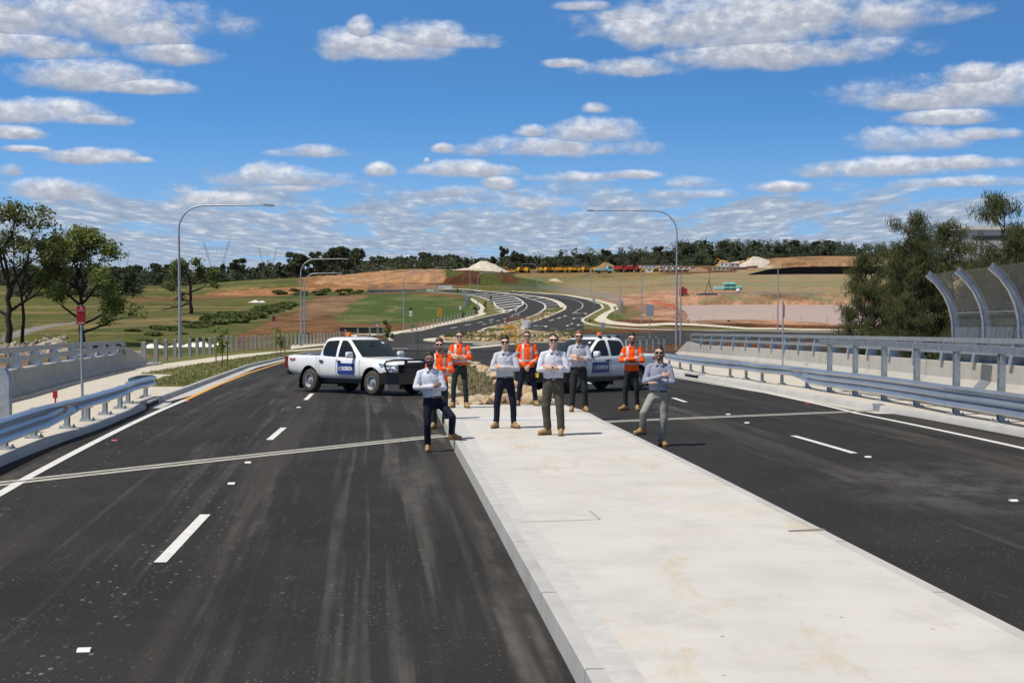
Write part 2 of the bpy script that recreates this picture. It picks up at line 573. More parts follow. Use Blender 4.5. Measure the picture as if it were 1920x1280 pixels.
    # round the bridge ends
    nb = (u < -.05) * (Y < 150)
    lerp(C_ORANGE, nb * sm(fbm(X / 12, Y / 12, 61), .35, .5))
    lerp(C_TAN, nb * sm(fbm(X / 20, Y / 5, 63), .58, .68))
    ed = (Y > 66) * (Y < 200) * (X < 0) * (X > np.interp(Y, YE, LE) - 4)
    lerp(C_GRASS, ed * sm(fbm(X / 3, Y / 3, 67), .3, .5)); lerp(C_TAN, ed * sm(fbm(X / 4, Y / 4, 68), .55, .7) * .7)
    lerp(C_LITTER, (u > .2) * (Y < 190) * 1.0)
    lerp(C_TAN, (Y > 75) * (Y < 200) * (X > 0) * (X < 22) * sm(fbm(X / 3, Y / 3, 69), .5, .7) * .5)
    lerp((.030, .036, .016), sm(Y, 1120, 1170) * 1.0)
    lerp((.030, .036, .016), (u < -.11) * sm(Y, 800, 860) * 1.0)
    # field tracks far left
    zone((.20, .19, .17), [(0, 640), (60, 622), (140, 606), (140, 602), (50, 615), (0, 628)])
    er = (col[..., 0] > col[..., 1] * 1.35)[..., None]
    col *= np.where(er, (.55 + .9 * fbm(X / 2.5, Y / 7, 131))[..., None], 1.0)
    col *= np.where(er & (fbm(X / 18, Y / 30, 141)[..., None] > .56), .72, 1.0)
    tf = inpoly(Xw, Yw, wpoly([(622, 600), (640, 586), (662, 569), (690, 553), (760, 550), (850, 556), (890, 563), (925, 575), (900, 588), (858, 600), (765, 606), (650, 606)]))
    lerp((.15, .14, .055), tf * sm(fbm(X / 11, Y / 20, 151), .54, .70) * .55)
    v = (fbm(X / 4, Y / 4, 91) * .5 + fbm(X / 1.3, Y / 1.3, 95) * .5)
    col *= (.62 + .76 * v)[..., None]
    # ragged ground where nothing paved lies
    amp = np.where((dk > 0) | inpoly(Xw, Yw, wpoly([(380, 553), (560, 540), (600, 480), (960, 480), (965, 530), (720, 546)])), 1.7, .22)
    far_ = (Y > 215) | (X < np.interp(Y, YE, LE)) | (X > np.interp(Y, YE, RE) + 2)
    road = (np.abs(u) < .12) & (Y < 560)
    Z = Z + rough * amp * far_ * np.where(road, 0.0, 1.0)
    Z = Z - .14 * (Y > 60) * (Y < 141) * (X > KL(Y) - 3.5) * (X < KR(Y) + .5)
    nr, nc = X.shape
    idx = np.arange(nr * nc).reshape(nr, nc)
    q = np.stack([idx[:-1, :-1], idx[:-1, 1:], idx[1:, 1:], idx[1:, :-1]], -1).reshape(-1, 4)
    me = bpy.data.meshes.new('ground')
    V = np.stack([X, Y, Z], -1).reshape(-1, 3)
    me.from_pydata(V.tolist(), [], q.tolist())
    a = me.attributes.new('soil', 'FLOAT_COLOR', 'POINT')
    a.data.foreach_set('color', np.concatenate([col.reshape(-1, 3), np.ones((nr * nc, 1))], 1).astype(np.float32).ravel())
    me.shade_smooth()
    m = mat('soil', (.2, .2, .2), .95, spec=.1)
    nt = m.node_tree; N, L = nt.nodes, nt.links
    at = N.new('ShaderNodeAttribute'); at.attribute_name = 'soil'
    tc = N.new('ShaderNodeTexCoord')
    n1 = N.new('ShaderNodeTexNoise'); n1.inputs['Scale'].default_value = .9; n1.inputs['Detail'].default_value = 9; n1.inputs['Roughness'].default_value = .72
    L.new(tc.outputs['Object'], n1.inputs['Vector'])
    mr = N.new('ShaderNodeMapRange'); mr.inputs[1].default_value = .3; mr.inputs[2].default_value = .7; mr.inputs[3].default_value = .55; mr.inputs[4].default_value = 1.5
    L.new(n1.outputs[0], mr.inputs[0])
    vm = N.new('ShaderNodeVectorMath'); vm.operation = 'SCALE'
    L.new(at.outputs['Color'], vm.inputs[0]); L.new(mr.outputs[0], vm.inputs['Scale'])
    L.new(vm.outputs[0], N['Principled BSDF'].inputs['Base Color'])
    bp = N.new('ShaderNodeBump'); bp.inputs['Strength'].default_value = .7; bp.inputs['Distance'].default_value = .5
    L.new(n1.outputs[0], bp.inputs['Height']); L.new(bp.outputs[0], N['Principled BSDF'].inputs['Normal'])
    o = link('ground', me, m)
    o['kind'] = 'structure'
# ------------------------------------------------------------ paved materials
def asphalt():
    m = mat('asphalt', (.028, .028, .028), .9, spec=.22)
    nt = m.node_tree; N, L = nt.nodes, nt.links
    b = N['Principled BSDF']
    tc = N.new('ShaderNodeTexCoord')
    rot = N.new('ShaderNodeMapping'); rot.inputs['Rotation'].default_value = (0, 0, -.104)
    L.new(tc.outputs['Object'], rot.inputs[0])
    def nz(scale, sc, detail=4, rough=.6):
        mp = N.new('ShaderNodeMapping'); mp.inputs['Scale'].default_value = sc
        L.new(rot.outputs[0], mp.inputs[0])
        n = N.new('ShaderNodeTexNoise'); n.inputs['Scale'].default_value = scale; n.inputs['Detail'].default_value = detail; n.inputs['Roughness'].default_value = rough
        L.new(mp.outputs[0], n.inputs['Vector'])
        return n.outputs[0]
    def rng_(v, a, b_, c=0, d=1):
        n = N.new('ShaderNodeMapRange'); n.interpolation_type = 'SMOOTHSTEP'
        for i, q in enumerate((a, b_, c, d)): n.inputs[i + 1].default_value = q
        L.new(v, n.inputs[0]); return n.outputs[0]
    def mul(a, c):
        n = N.new('ShaderNodeMath'); n.operation = 'MULTIPLY'
        for i, q in enumerate((a, c)):
            if isinstance(q, float): n.inputs[i].default_value = q
            else: L.new(q, n.inputs[i])
        return n.outputs[0]
    def mix(f, a, c):
        n = N.new('ShaderNodeMix'); n.data_type = 'RGBA'
        L.new(f, n.inputs[0])
        for i, q in ((6, a), (7, c)):
            if isinstance(q, tuple): n.inputs[i].default_value = (*q, 1)
            else: L.new(q, n.inputs[i])
        return n.outputs[2]
    big = nz(.35, (1, 1, 1), 5)
    c = mix(rng_(big, .3, .7), (.0135, .0125, .0118), (.0225, .0210, .0195))
    # wheel paths: long dusty streaks
    st = nz(1.9, (1, .035, 1), 3)
    c = mix(mul(rng_(st, .55, .72), rng_(nz(1.3, (1, .35, 1), 6, .75), .36, .72, .12, .95)), c, (.105, .095, .082))
    st2 = nz(.9, (1, .03, 1), 2)
    c = mix(mul(rng_(st2, .52, .68), .55), c, (.055, .048, .042))
    hz_ = nz(7, (1, .2, 1), 6, .75)
    c = mix(rng_(hz_, .55, .78, 0, .5), c, (.075, .068, .058))
    # a dusty scuffed patch on the right carriageway
    dp = N.new('ShaderNodeVectorMath'); dp.operation = 'SUBTRACT'; L.new(tc.outputs['Object'], dp.inputs[0]); dp.inputs[1].default_value = (6.6, 19.6, -3.0)
    ds = N.new('ShaderNodeVectorMath'); ds.operation = 'MULTIPLY'; L.new(dp.outputs[0], ds.inputs[0]); ds.inputs[1].default_value = (.42, .30, .1)
    dl = N.new('ShaderNodeVectorMath'); dl.operation = 'LENGTH'; L.new(ds.outputs[0], dl.inputs[0])
    c = mix(mul(rng_(dl.outputs['Value'], 1.15, .35), rng_(nz(1.1, (1, .6, 1), 6, .7), .36, .66, 0, .62)), c, (.105, .10, .095))
    # gritty aggregate and pale specks
    ag = nz(95, (1, 1, 1), 3, .8)
    c = mix(rng_(ag, .52, .72, 0, .6), c, (.085, .082, .076))
    # t: distance across the carriageway
    dt = N.new('ShaderNodeVectorMath'); dt.operation = 'DOT_PRODUCT'; L.new(tc.outputs['Object'], dt.inputs[0]); dt.inputs[1].default_value = (1, .104, 0)
    t = dt.outputs['Value']
    sy = N.new('ShaderNodeSeparateXYZ'); L.new(tc.outputs['Object'], sy.inputs[0])
    cv = N.new('ShaderNodeCombineXYZ'); L.new(t, cv.inputs[0])
    my = N.new('ShaderNodeMath'); my.operation = 'MULTIPLY'; my.inputs[1].default_value = .018; L.new(sy.outputs[1], my.inputs[0]); L.new(my.outputs[0], cv.inputs[1])
    sn = N.new('ShaderNodeTexNoise'); sn.noise_dimensions = '2D'; sn.inputs['Scale'].default_value = 4.2; sn.inputs['Detail'].default_value = 3; L.new(cv.outputs[0], sn.inputs['Vector'])
    band = mul(rng_(t, -1.0, -.1), rng_(t, 1.35, .7))
    brk = rng_(nz(3, (1, .25, 1), 6, .75), .3, .7, .25, 1)
    c = mix(mul(mul(rng_(sn.outputs[0], .50, .68), band), brk), c, (.072, .068, .062))
    band2 = mul(rng_(t, -8, -5), rng_(t, -.6, -1.4))
    c = mix(mul(mul(rng_(sn.outputs[0], .56, .72, 0, .45), band2), brk), c, (.082, .075, .066))
    # trails of pale grit and flattened clods
    def specks(scale, lo, hi, msk, col):
        v = N.new('ShaderNodeTexVoronoi'); v.inputs['Scale'].default_value = scale
        mp = N.new('ShaderNodeMapping'); mp.inputs['Scale'].default_value = (1, .6, 1); L.new(rot.outputs[0], mp.inputs[0]); L.new(mp.outputs[0], v.inputs['Vector'])
        r = N.new('ShaderNodeSeparateColor'); L.new(v.outputs['Color'], r.inputs[0])
        return mix(mul(mul(rng_(v.outputs['Distance'], hi, lo), rng_(r.outputs[0], .45, .5)), msk), c, col)
    tr1 = N.new('ShaderNodeMath'); tr1.operation = 'MAXIMUM'
    L.new(mul(rng_(t, -3.0, -2.45), rng_(t, -1.5, -2.05)), tr1.inputs[0]); L.new(mul(rng_(t, -5.6, -5.0), rng_(t, -3.9, -4.5)), tr1.inputs[1])
    c = specks(9, .10, .24, mul(tr1.outputs[0], rng_(nz(1.2, (1, .4, 1), 4, .7), .38, .6, 0, .9)), (.20, .175, .14))
    c = specks(5.5, .05, .15, rng_(nz(.8, (1, .5, 1), 4, .7), .42, .60, .03, .6), (.14, .125, .10))
    c = specks(1.6, .02, .05, rng_(nz(.5, (1, .5, 1), 3, .7), .48, .6, 0, .5), (.18, .15, .11))
    c = specks(22, .12, .26, rng_(nz(1.6, (1, .5, 1), 4, .7), .42, .62, .1, .7), (.14, .13, .115))
    L.new(c, b.inputs['Base Color'])
    bp = N.new('ShaderNodeBump'); bp.inputs['Strength'].default_value = .5; bp.inputs['Distance'].default_value = .006
    L.new(nz(120, (1, 1, 1), 3, .7), bp.inputs['Height'])
    L.new(bp.outputs[0], b.inputs['Normal'])
    return m
M_ASPH = asphalt()
M_ASPH2 = mat('asphalt_far', (.034, .032, .030), .9, var=.28, vscale=.25, spec=.2, detail=7)
def concrete(name, base, stain, k=1.0, streak=(1, 1, 1)):
    m = mat(name, base, .8, spec=.3)
    nt = m.node_tree; N, L = nt.nodes, nt.links
    b = N['Principled BSDF']
    tc = N.new('ShaderNodeTexCoord')
    def nz(scale, sc=(1, 1, 1), detail=5, rough=.6):
        mp = N.new('ShaderNodeMapping'); mp.inputs['Scale'].default_value = sc; mp.inputs['Rotation'].default_value = (0, 0, -.104)
        L.new(tc.outputs['Object'], mp.inputs[0])
        n = N.new('ShaderNodeTexNoise'); n.inputs['Scale'].default_value = scale; n.inputs['Detail'].default_value = detail; n.inputs['Roughness'].default_value = rough
        L.new(mp.outputs[0], n.inputs['Vector']); return n.outputs[0]
    def mix(fv, a, b_, lo, hi, top=1.0):
        r = N.new('ShaderNodeMapRange'); r.interpolation_type = 'SMOOTHSTEP'
        r.inputs[1].default_value = lo; r.inputs[2].default_value = hi; r.inputs[4].default_value = top
        L.new(fv, r.inputs[0])
        n = N.new('ShaderNodeMix'); n.data_type = 'RGBA'
        L.new(r.outputs[0], n.inputs[0])
        for i, q in ((6, a), (7, b_)):
            if isinstance(q, tuple): n.inputs[i].default_value = (*q, 1)
            else: L.new(q, n.inputs[i])
        return n.outputs[2]
    c = mix(nz(.8, streak, 6), base, tuple(x * .86 for x in base), .35, .7)
    c = mix(nz(.55, (1, 2.2, 1), 5, .65), c, stain, .52, .72, .55 * k)
    c = mix(nz(2.6, (.3, 1, 1), 4), c, tuple(x * .9 for x in base), .5, .7, .6)
    c = mix(nz(45, (1, 1, 1), 3, .7), c, tuple(x * .72 for x in base), .58, .8, .6)
    c = mix(nz(26, (.05, 1, 1), 3, .7), c, tuple(x * .93 for x in base), .45, .62, .8)
    c = mix(nz(1.6, (1, 1, 1), 8, .75), c, tuple(x * .78 for x in base), .50, .68, .6)
    c = mix(nz(.9, (1.6, .5, 1), 8, .72), c, tuple(x * k_ for x, k_ in zip(stain, (.92, .86, .76))), .55, .68, .6 * k)
    v = N.new('ShaderNodeTexVoronoi'); v.inputs['Scale'].default_value = 2.6
    L.new(tc.outputs['Object'], v.inputs['Vector'])
    r = N.new('ShaderNodeMapRange'); r.inputs[1].default_value = .060; r.inputs[2].default_value = .035
    L.new(v.outputs['Distance'], r.inputs[0])
    g = N.new('ShaderNodeMath'); g.operation = 'MULTIPLY'
    n3 = nz(.9, (1, 1, 1), 3); r3 = N.new('ShaderNodeMapRange'); r3.inputs[1].default_value = .5; r3.inputs[2].default_value = .56; r3.inputs[4].default_value = .6 * k
    L.new(n3, r3.inputs[0]); L.new(r3.outputs[0], g.inputs[0]); L.new(r.outputs[0], g.inputs[1])
    n = N.new('ShaderNodeMix'); n.data_type = 'RGBA'
    L.new(g.outputs[0], n.inputs[0]); L.new(c, n.inputs[6]); n.inputs[7].default_value = (.10, .09, .08, 1)
    L.new(n.outputs[2], b.inputs['Base Color'])
    bp = N.new('ShaderNodeBump'); bp.inputs['Strength'].default_value = .25; bp.inputs['Distance'].default_value = .01
    L.new(nz(30), bp.inputs['Height']); L.new(bp.outputs[0], b.inputs['Normal'])
    return m
M_CONC = concrete('pale_concrete', (.53, .515, .485), (.50, .425, .32), 1.15)
M_KERB = concrete('kerb_concrete', (.44, .435, .42), (.33, .32, .30), .9)
M_PATH = concrete('path_concrete', (.52, .48, .41), (.44, .38, .29), .7)
M_WALL = concrete('barrier_concrete', (.40, .385, .35), (.33, .305, .26), .8, (1, 1, .25))
M_PATHF = mat('pale_path', (.50, .46, .36), .85, var=.1, vscale=.6)
M_WHITE = mat('road_paint_white', (.52, .52, .50), .6, vscale=9, detail=8, var=.2, col2=(.70, .70, .68))
M_YELLOW = mat('road_paint_yellow', (.62, .30, .03), .6, var=.15, vscale=12)
M_JOINT = mat('joint_concrete', (.36, .35, .31), .75, var=.25, vscale=9)
M_DARK = mat('dark_void', (.008, .008, .008), .9)
M_GRASS = mat('verge_grass', (.078, .100, .024), .95, var=.4, vscale=.7, col2=(.18, .155, .062), spec=.1, detail=8)

# ------------------------------------------------------------ strips laid along lines
def line_fn(pts):
    ys = [p[1] for p in pts]; xs = [p[0] for p in pts]
    def f(y):
        y = np.asarray(y, float)
        lo = xs[0] + (xs[1] - xs[0]) / (ys[1] - ys[0]) * (y - ys[0])
        return np.where(y < ys[0], lo, np.interp(y, ys, xs))
    return f
KL = line_fn([(-7.9, 19), (-8.18, 21.8), (-8.42, 25), (-8.68, 29.3), (-9.2, 33.8), (-9.88, 38.8), (-11.85, 55), (-14.0, 72.8), (-15.8, 95.7), (-17.2, 115), (-16.6, 128), (-13.5, 136), (-10.5, 139)])
KR = line_fn([(10.4, 22), (9.99, 26.6), (9.45, 31.5), (8.95, 35), (8.62, 40.4), (8.36, 46.6), (7.85, 54.4), (7.13, 61.6), (6.5, 75), (6.1, 95), (6.6, 120), (9.5, 150), (13.5, 172)])
ML = line_fn([(.512, 9), (-.975, 23.6), (-1.78, 32.6), (-2.15, 38), (-2.9, 48), (-3.45, 60), (-3.75, 75), (-3.55, 85)])   # median, foot of the left kerb
MR = line_fn([(4.02, 9), (2.397, 23.6), (1.88, 28.6), (1.70, 31), (1.29, 33.2), (.92, 40), (.2, 47.5), (-.75, 60), (-1.9, 75), (-3.0, 85)])
def sheet(name, lf, rf, y0, y1, h, material, n=None, m=2, zf=None):
    ys = np.linspace(y0, y1, n or max(2, int((y1 - y0) / 1.0)))
    mb = MB()
    zf = zf or (lambda x, y: zroad(y))
    a, b = lf(ys), rf(ys)
    for i, y in enumerate(ys):
        for k in range(m):
            x = a[i] + (b[i] - a[i]) * k / (m - 1)
            mb.v.append((float(x), float(y), float(zf(x, y)) + h))
    for i in range(len(ys) - 1):
        for k in range(m - 1):
            q = i * m + k
            mb.f.append((q, q + 1, q + m + 1, q + m))
    return struct(name, mb, material)
make_terrain()
off = lambda f, d: (lambda y: f(y) + d)
sheet('road', off(KL, -.05), off(KR, .05), -12, 139, .0, M_ASPH)
# left kerb, footpath and grass verge
BL = line_fn([(-11.0, 19), (-13.6, 37.2), (-15.65, 48.3), (-18.2, 65), (-18.75, 71)])       # foot of the left barrier
BR = line_fn([(14.2, 19), (14.15, 37.7), (14.05, 49.3), (14.0, 60.6), (13.62, 76), (12.6, 90), (11.85, 101)])
def kerb_line(name, f, y0, y1, side, w=.17, h=.15, z0=0.0, step=1.0, bat=1.0):
    ys = np.linspace(y0, y1, max(3, int((y1 - y0) / step)))
    pts = [(float(f(y)), float(y), float(zroad(y)) + z0) for y in ys]
    s = side
    prof = [(0, -.05), (s * .02 * bat, h - .03 * bat), (s * .05 * bat, h), (s * w, h), (s * w, -.05)]
    mb = MB().sweep(pts, prof, closed=True)
    return struct(name, mb, M_KERB, 40)
kerb_line('kerb', KL, -12, 139, -1)
kerb_line('kerb', KR, -12, 172, 1)
kerb_line('kerb', ML, -12, 85, 1, .14, .205, bat=.35)
kerb_line('kerb', MR, -12, 85, -1, .14, .205, bat=.35)
sheet('footpath', off(BL, -.05), off(KL, -.16), -12, 72.5, .146, M_PATH)
sheet('footpath', off(KR, .16), lambda y: np.where(y < 78, BR(y) + .35, np.minimum(BR(y) + .35, KR(y) + 7.3 - (y - 78) * .22)), -12, 101, .146, M_PATH)
sheet('median_strip', off(ML, .13), off(MR, -.13), -12, 33.4, .203, M_CONC, m=3)
sheet('median_bed', off(ML, .13), off(MR, -.13), 33.4, 85, .16, mat('mulch', (.12, .085, .045), .95, var=.4, vscale=3, bump=.6, bscale=12), m=5)
# verge left of the road beyond the guardrail, path running on behind it
PU = line_fn([(-18.7, 70), (-20.2, 92), (-20.6, 104), (-20.3, 120), (-19.6, 138)])
PLo = line_fn([(-16.0, 60), (-17.2, 76), (-18.3, 96), (-18.9, 110), (-18.6, 124), (-17.6, 134)])
def verge(name, lf, rf, y0, y1, h, seed):
    """turf: a mesh sheet with colours of growth and dry patches, and blades on it"""
    return sheet(name, lf, rf, y0, y1, h, M_GRASS, m=6)
sheet('footpath', PU, off(PLo, .0), 70, 138, .155, M_PATHF)
verge('grass_verge', lambda y: np.where(y < 58, off(KL, -1.9)(y), off(PLo, .02)(y)), off(KL, -.17), 45, 134, .16, 1)
verge('grass_verge', off(PU, -4), off(PU, -.02), 72, 138, .03, 2)
# gutter
sheet('gutter', off(KL, 0), lambda y: KL(y) + np.interp(y, [36, 42, 100, 120], [.02, .45, .45, .3]), 36, 128, .006, M_KERB)
sheet('gutter', lambda y: KR(y) - .42, off(KR, 0), 33, 100, .006, mat('gutter_pale', (.42, .40, .36), .85, var=.15, vscale=3))

# ------------------------------------------------------------ painted lines, joints
def strip(name, pts, w, h, material, zf=None, step=1.0):
    """a flat band along a polyline of (x, y)"""
    P = []
    for (a, b), (c, d) in zip(pts[:-1], pts[1:]):
        n = max(1, int(math.hypot(c - a, d - b) / step))
        P += [(a + (c - a) * i / n, b + (d - b) * i / n) for i in range(n)]
    P.append(pts[-1])
    mb = MB()
    ws = w if isinstance(w, (list, tuple)) else (w, w)
    for i, (x, y) in enumerate(P):
        x0, y0 = P[max(i - 1, 0)]; x1, y1 = P[min(i + 1, len(P) - 1)]
        t = Vector((x1 - x0, y1 - y0)).normalized()
        for s in (-1, 1):
            ww = ws[0] + (ws[1] - ws[0]) * i / (len(P) - 1)
            qx, qy = x + s * t.y * ww / 2, y - s * t.x * ww / 2
            z = float(zroad(qy)) if zf is None else float(zf(qx, qy))
            mb.v.append((qx, qy, z + h))
    for i in range(len(P) - 1):
        mb.f.append((2 * i, 2 * i + 1, 2 * i + 3, 2 * i + 2))
    return struct(name, mb, material)
P2 = lambda *px: [(gp(a, b).x, gp(a, b).y) for a, b in px]
near = (-6.0, 9.0)
strip('edge_line', [(-6.55, 14), (-7.045, 18.74), (-7.27, 20.5), (-9.37, 39.16)], .15, .009, M_WHITE)
strip('edge_line', [(-9.37, 39.16), (-10.7, 49.7), (-12.27, 63.8), (-14.45, 87.6), (-15.2, 100)], .15, .009, M_YELLOW)
strip('edge_line', [(9.3, 21)] + P2((1920, 841), (1606, 775), (1588, 770), (1439, 737), (1256, 706)) + [(5.3, 80), (5.0, 100)], .15, .009, M_WHITE)
for a, b in (((300, 1055), (385, 965)), ((505, 825), (532, 802)), ((573, 750), (585, 738)), ((1487, 817), (1602, 850)), ((1262, 746), (1286, 754))):
    p, q = gp(*a), gp(*b)
    strip('lane_line', [(p.x, p.y), (q.x, q.y)], .13, .009, M_WHITE)
for y in (51, 63, 75, 87):
    strip('lane_line', [(-6.0 - .085 * (y - 40), y), (-6.0 - .085 * (y - 37), y + 3)], .13, .009, M_WHITE)
    strip('lane_line', [(3.1 - .03 * (y - 45), y), (3.1 - .03 * (y - 42), y + 3)], .13, .009, M_WHITE)
J1 = [(-8.1, 18.9), (-7.43, 19.75), (-1.37, 26.97), (-1.30, 27.05)]
J2 = [(1.95, 30.3), (2.27, 30.57), (9.07, 34.16)]
for J in (J1, J2):
    strip('expansion_joint', J, .44, .007, M_JOINT)
    strip('expansion_joint_gap', J, .07, .012, M_DARK)
sheet('median_joint', lambda y: ML(y) + .3, lambda y: MR(y) - .2, 28.4, 28.95, .2085, mat('joint_blue_grey', (.50, .53, .57), .7, var=.08, vscale=4), n=3)
# formed edges on the median: smoother grey band beside the kerb, a cut panel joint, tyre mark
sheet('median_edge_band', off(ML, .13), off(ML, .36), -12, 28, .2075, mat('float_finish', (.45, .445, .43), .75, var=.10, vscale=5), m=2)
for a, b in (((975, 979), (1125, 974)), ((1105, 957), (1125, 974))):
    p, q = gp(*a, .2), gp(*b, .2)
    strip('panel_joint', [(p.x, p.y), (q.x, q.y)], .018, .2095, mat('panel_joint', (.38, .34, .27), .9), step=.5)
p, q = gp(1478, 996, .2), gp(1545, 993, .2)
strip('tyre_mark', [(p.x, p.y), (q.x, q.y)], (.05, .12), .2095, mat('rubber_mark', (.22, .20, .185), .9), step=.2)

# contraction joints in the median kerbs
for f, s_, nm in ((ML, 1, 0), (MR, -1, 1)):
    for y in np.arange(9.2, 33, 2.4):
        mb = MB()
        P = [(-.003, 0), (.004, .198), (.017, .2085), (.132, .2085)]
        for dy in (-.006, .006):
            for a, h in P:
                mb.v.append((float(f(y + dy)) + s_ * a, y + dy, float(zroad(y + dy)) + h))
        mb.f = [(k, k + 1, 5 + k, 4 + k) for k in range(3)]
        struct('kerb_joint', mb, mat('kerb_joint', (.26, .255, .24), .9))
# ------------------------------------------------------------ roundabout and the roads beyond
GF = lambda x, y: ground(x, y)
def poly_strip(name, Lpx, Rpx, h, material, n=60, m=5, world=False):
    def res(pts):
        P = [(Vector((a, b, 0)) if world else tp(a, b)) for a, b in pts]
        d = [0]
        for a, b in zip(P[:-1], P[1:]):
            d.append(d[-1] + (Vector((b.x - a.x, b.y - a.y))).length)
        t = np.linspace(0, d[-1], n)
        return np.interp(t, d, [p.x for p in P]), np.interp(t, d, [p.y for p in P])
    lx, ly = res(Lpx); rx, ry = res(Rpx)
    mb = MB()
    for i in range(n):
        for k in range(m):
            t = k / (m - 1)
            x, y = lx[i] * (1 - t) + rx[i] * t, ly[i] * (1 - t) + ry[i] * t
            mb.v.append((x, y, gz(x, y) + h))
    for i in range(n - 1):
        for k in range(m - 1):
            q = i * m + k
            mb.f.append((q, q + 1, q + m + 1, q + m))
    return struct(name, mb, material)
def curve_strip(name, px, w, h, material, world=False, dash=None, zf=GF):
    P = [(a, b) if world else (tp(a, b).x, tp(a, b).y) for a, b in px]
    # smooth with Catmull-Rom
    Q = []
    for i in range(len(P) - 1):
        p0, p1, p2, p3 = (Vector(P[max(i - 1, 0)]), Vector(P[i]), Vector(P[i + 1]), Vector(P[min(i + 2, len(P) - 1)]))
        for k in range(8):
            t = k / 8
            Q.append(tuple(.5 * ((2 * p1) + (p2 - p0) * t + (2 * p0 - 5 * p1 + 4 * p2 - p3) * t * t + (3 * p1 - p0 - 3 * p2 + p3) * t ** 3)))
    Q.append(P[-1])
    if dash is None:
        return strip(name, Q, w, h, material, zf, 2.0)
    d = [0]
    for a, b in zip(Q[:-1], Q[1:]):
        d.append(d[-1] + math.hypot(b[0] - a[0], b[1] - a[1]))
    s = 0
    at = lambda t: (float(np.interp(t, d, [q[0] for q in Q])), float(np.interp(t, d, [q[1] for q in Q])))
    while s + dash[0] < d[-1]:
        strip(name, [at(s), at(s + dash[0])], w, h, material, zf, 2.0)
        s += dash[0] + dash[1]
# roundabout circle and legs
def disc(name, cx, cy, rx, ry, h, material, n=64, inner=0.0, rise=0.0):
    mb = MB()
    rr = [inner, (inner + 1) / 2, 1.0] if inner else [0.02, .35, .7, 1.0]
    for r in rr:
        for k in range(n):
            a = 2 * math.pi * k / n
            x, y = cx + rx * r * math.cos(a), cy + ry * r * math.sin(a)
            mb.v.append((x, y, gz(x, y) + h + rise * (1 - r)))
    for i in range(len(rr) - 1):
        for k in range(n):
            k2 = (k + 1) % n
            mb.f.append((i * n + k, (i + 1) * n + k, (i + 1) * n + k2, i * n + k2))
    return struct(name, mb, material)
poly_strip('road', [(-16.8, 128), (-17, 138), (-18, 160), (-20, 190), (-18, 226)], [(6.4, 128), (9.5, 150), (17, 172), (26, 190), (26, 232)], .035, M_ASPH2, world=True, n=60, m=9)
poly_strip('road', [(20, 232), (60, 232), (110, 228), (160, 222)], [(16, 186), (40, 203), (110, 208), (160, 204)], .045, M_ASPH2, world=True, m=6)
poly_strip('road', [(690, 549.5), (760, 545.2), (800, 546.5), (870, 551.5), (905, 558), (931, 571), (948, 586), (935, 590), (847, 608), (756, 624), (730, 632)],
           [(690, 546.5), (760, 544.2), (800, 544.5), (900, 548), (962, 553), (990, 560), (1018, 569), (1024, 578), (1008, 590), (911, 617), (890, 626)], .05, M_ASPH2)
poly_strip('road', [(700, 545.6), (780, 544.3), (900, 546.2), (962, 550.5), (996, 555), (1048, 567), (1060, 578), (1030, 594), (992, 606), (975, 622)],
           [(700, 543.4), (780, 543.2), (900, 544.2), (1006, 547.6), (1064, 554.6), (1104, 562), (1128, 571), (1132, 578), (1108, 591), (1094, 603), (1094, 622)], .055, M_ASPH2)
poly_strip('hatched_median', [(800, 545), (900, 548.2), (962, 553), (990, 560), (1018, 569), (1022, 578)], [(800, 544), (900, 546.5), (962, 551), (996, 555), (1047, 567), (1048, 577)], .07, M_ASPH2)
C_ = lambda px, w, d=None, h=.09, m=None, name='lane_line': curve_strip(name, px, w, h, m or M_WHITE, dash=d)
C_([(780, 544.8), (900, 547.5), (962, 552.5), (990, 559.6), (1017, 568.6), (1022, 578), (1006, 590)], .45)
C_([(800, 543.8), (900, 546), (994, 555), (1030, 561), (1048, 568), (1057, 577)], 1.9, None, .12, M_PATHF, 'median_kerb')
# bars of the two hatched areas
for i in range(10):
    t = i / 9
    a = (905 + 50 * t ** .8, 551 + 33 * t); b = (930 + 66 * t ** .7, 553.5 + 18 * t)
    if i < 9:
        P0 = [(932, 553), (944, 555.5), (953, 558), (961, 560.5), (968, 563), (974, 566), (978, 569.5)][min(i, 6)]
hA = [((878, 553), (915, 550)), ((890, 556), (935, 552)), ((902, 559), (950, 554.5)), ((912, 562.5), (962, 557)), ((920, 566), (972, 560)), ((925, 570), (978, 563.5)), ((928, 574.5), (980, 568)), ((929, 579), (975, 573)), ((933, 584.5), (962, 580)), ((940, 587.5), (950, 586))]
for a, b in hA:
    p, q = tp(*a), tp(*b)
    strip('hatching', [(p.x, p.y), (q.x, q.y)], 1.3, .09, M_WHITE, GF)
C_([(870, 552), (930, 551), (960, 555.5), (975, 562), (981, 569), (972, 576), (948, 587)], .5)
hB = [((975, 552.7), (985, 552)), ((985, 557), (1002, 556)), ((1000, 561), (1020, 559.6)), ((1010, 565), (1034, 563.6)), ((1017, 569), (1043, 567.6)), ((1021, 573), (1047, 572)), ((1021, 577), (1046, 576.6)), ((940, 549.5), (955, 548.8)), ((1017, 581), (1040, 580))]
for a, b in hB:
    p, q = tp(*a), tp(*b)
    strip('hatching', [(p.x, p.y), (q.x, q.y)], 1.2, .1, M_WHITE, GF)
C_([(981, 566), (988, 573), (985, 580), (975, 586), (955, 594)], .35, (3, 3))
C_([(1000, 551), (1060, 559), (1088, 567), (1092, 576), (1082, 583), (1072, 590)], .35, (3, 3))
C_([(905, 609), (950, 597), (985, 588)], .3, (4, 6))
C_([(845, 616), (905, 604), (940, 595)], .3, (6, 8))
C_([(1030, 602), (1048, 597), (1062, 592)], .4, (6, 5))
C_([(1062, 612), (1080, 604)], .35, (5, 5))
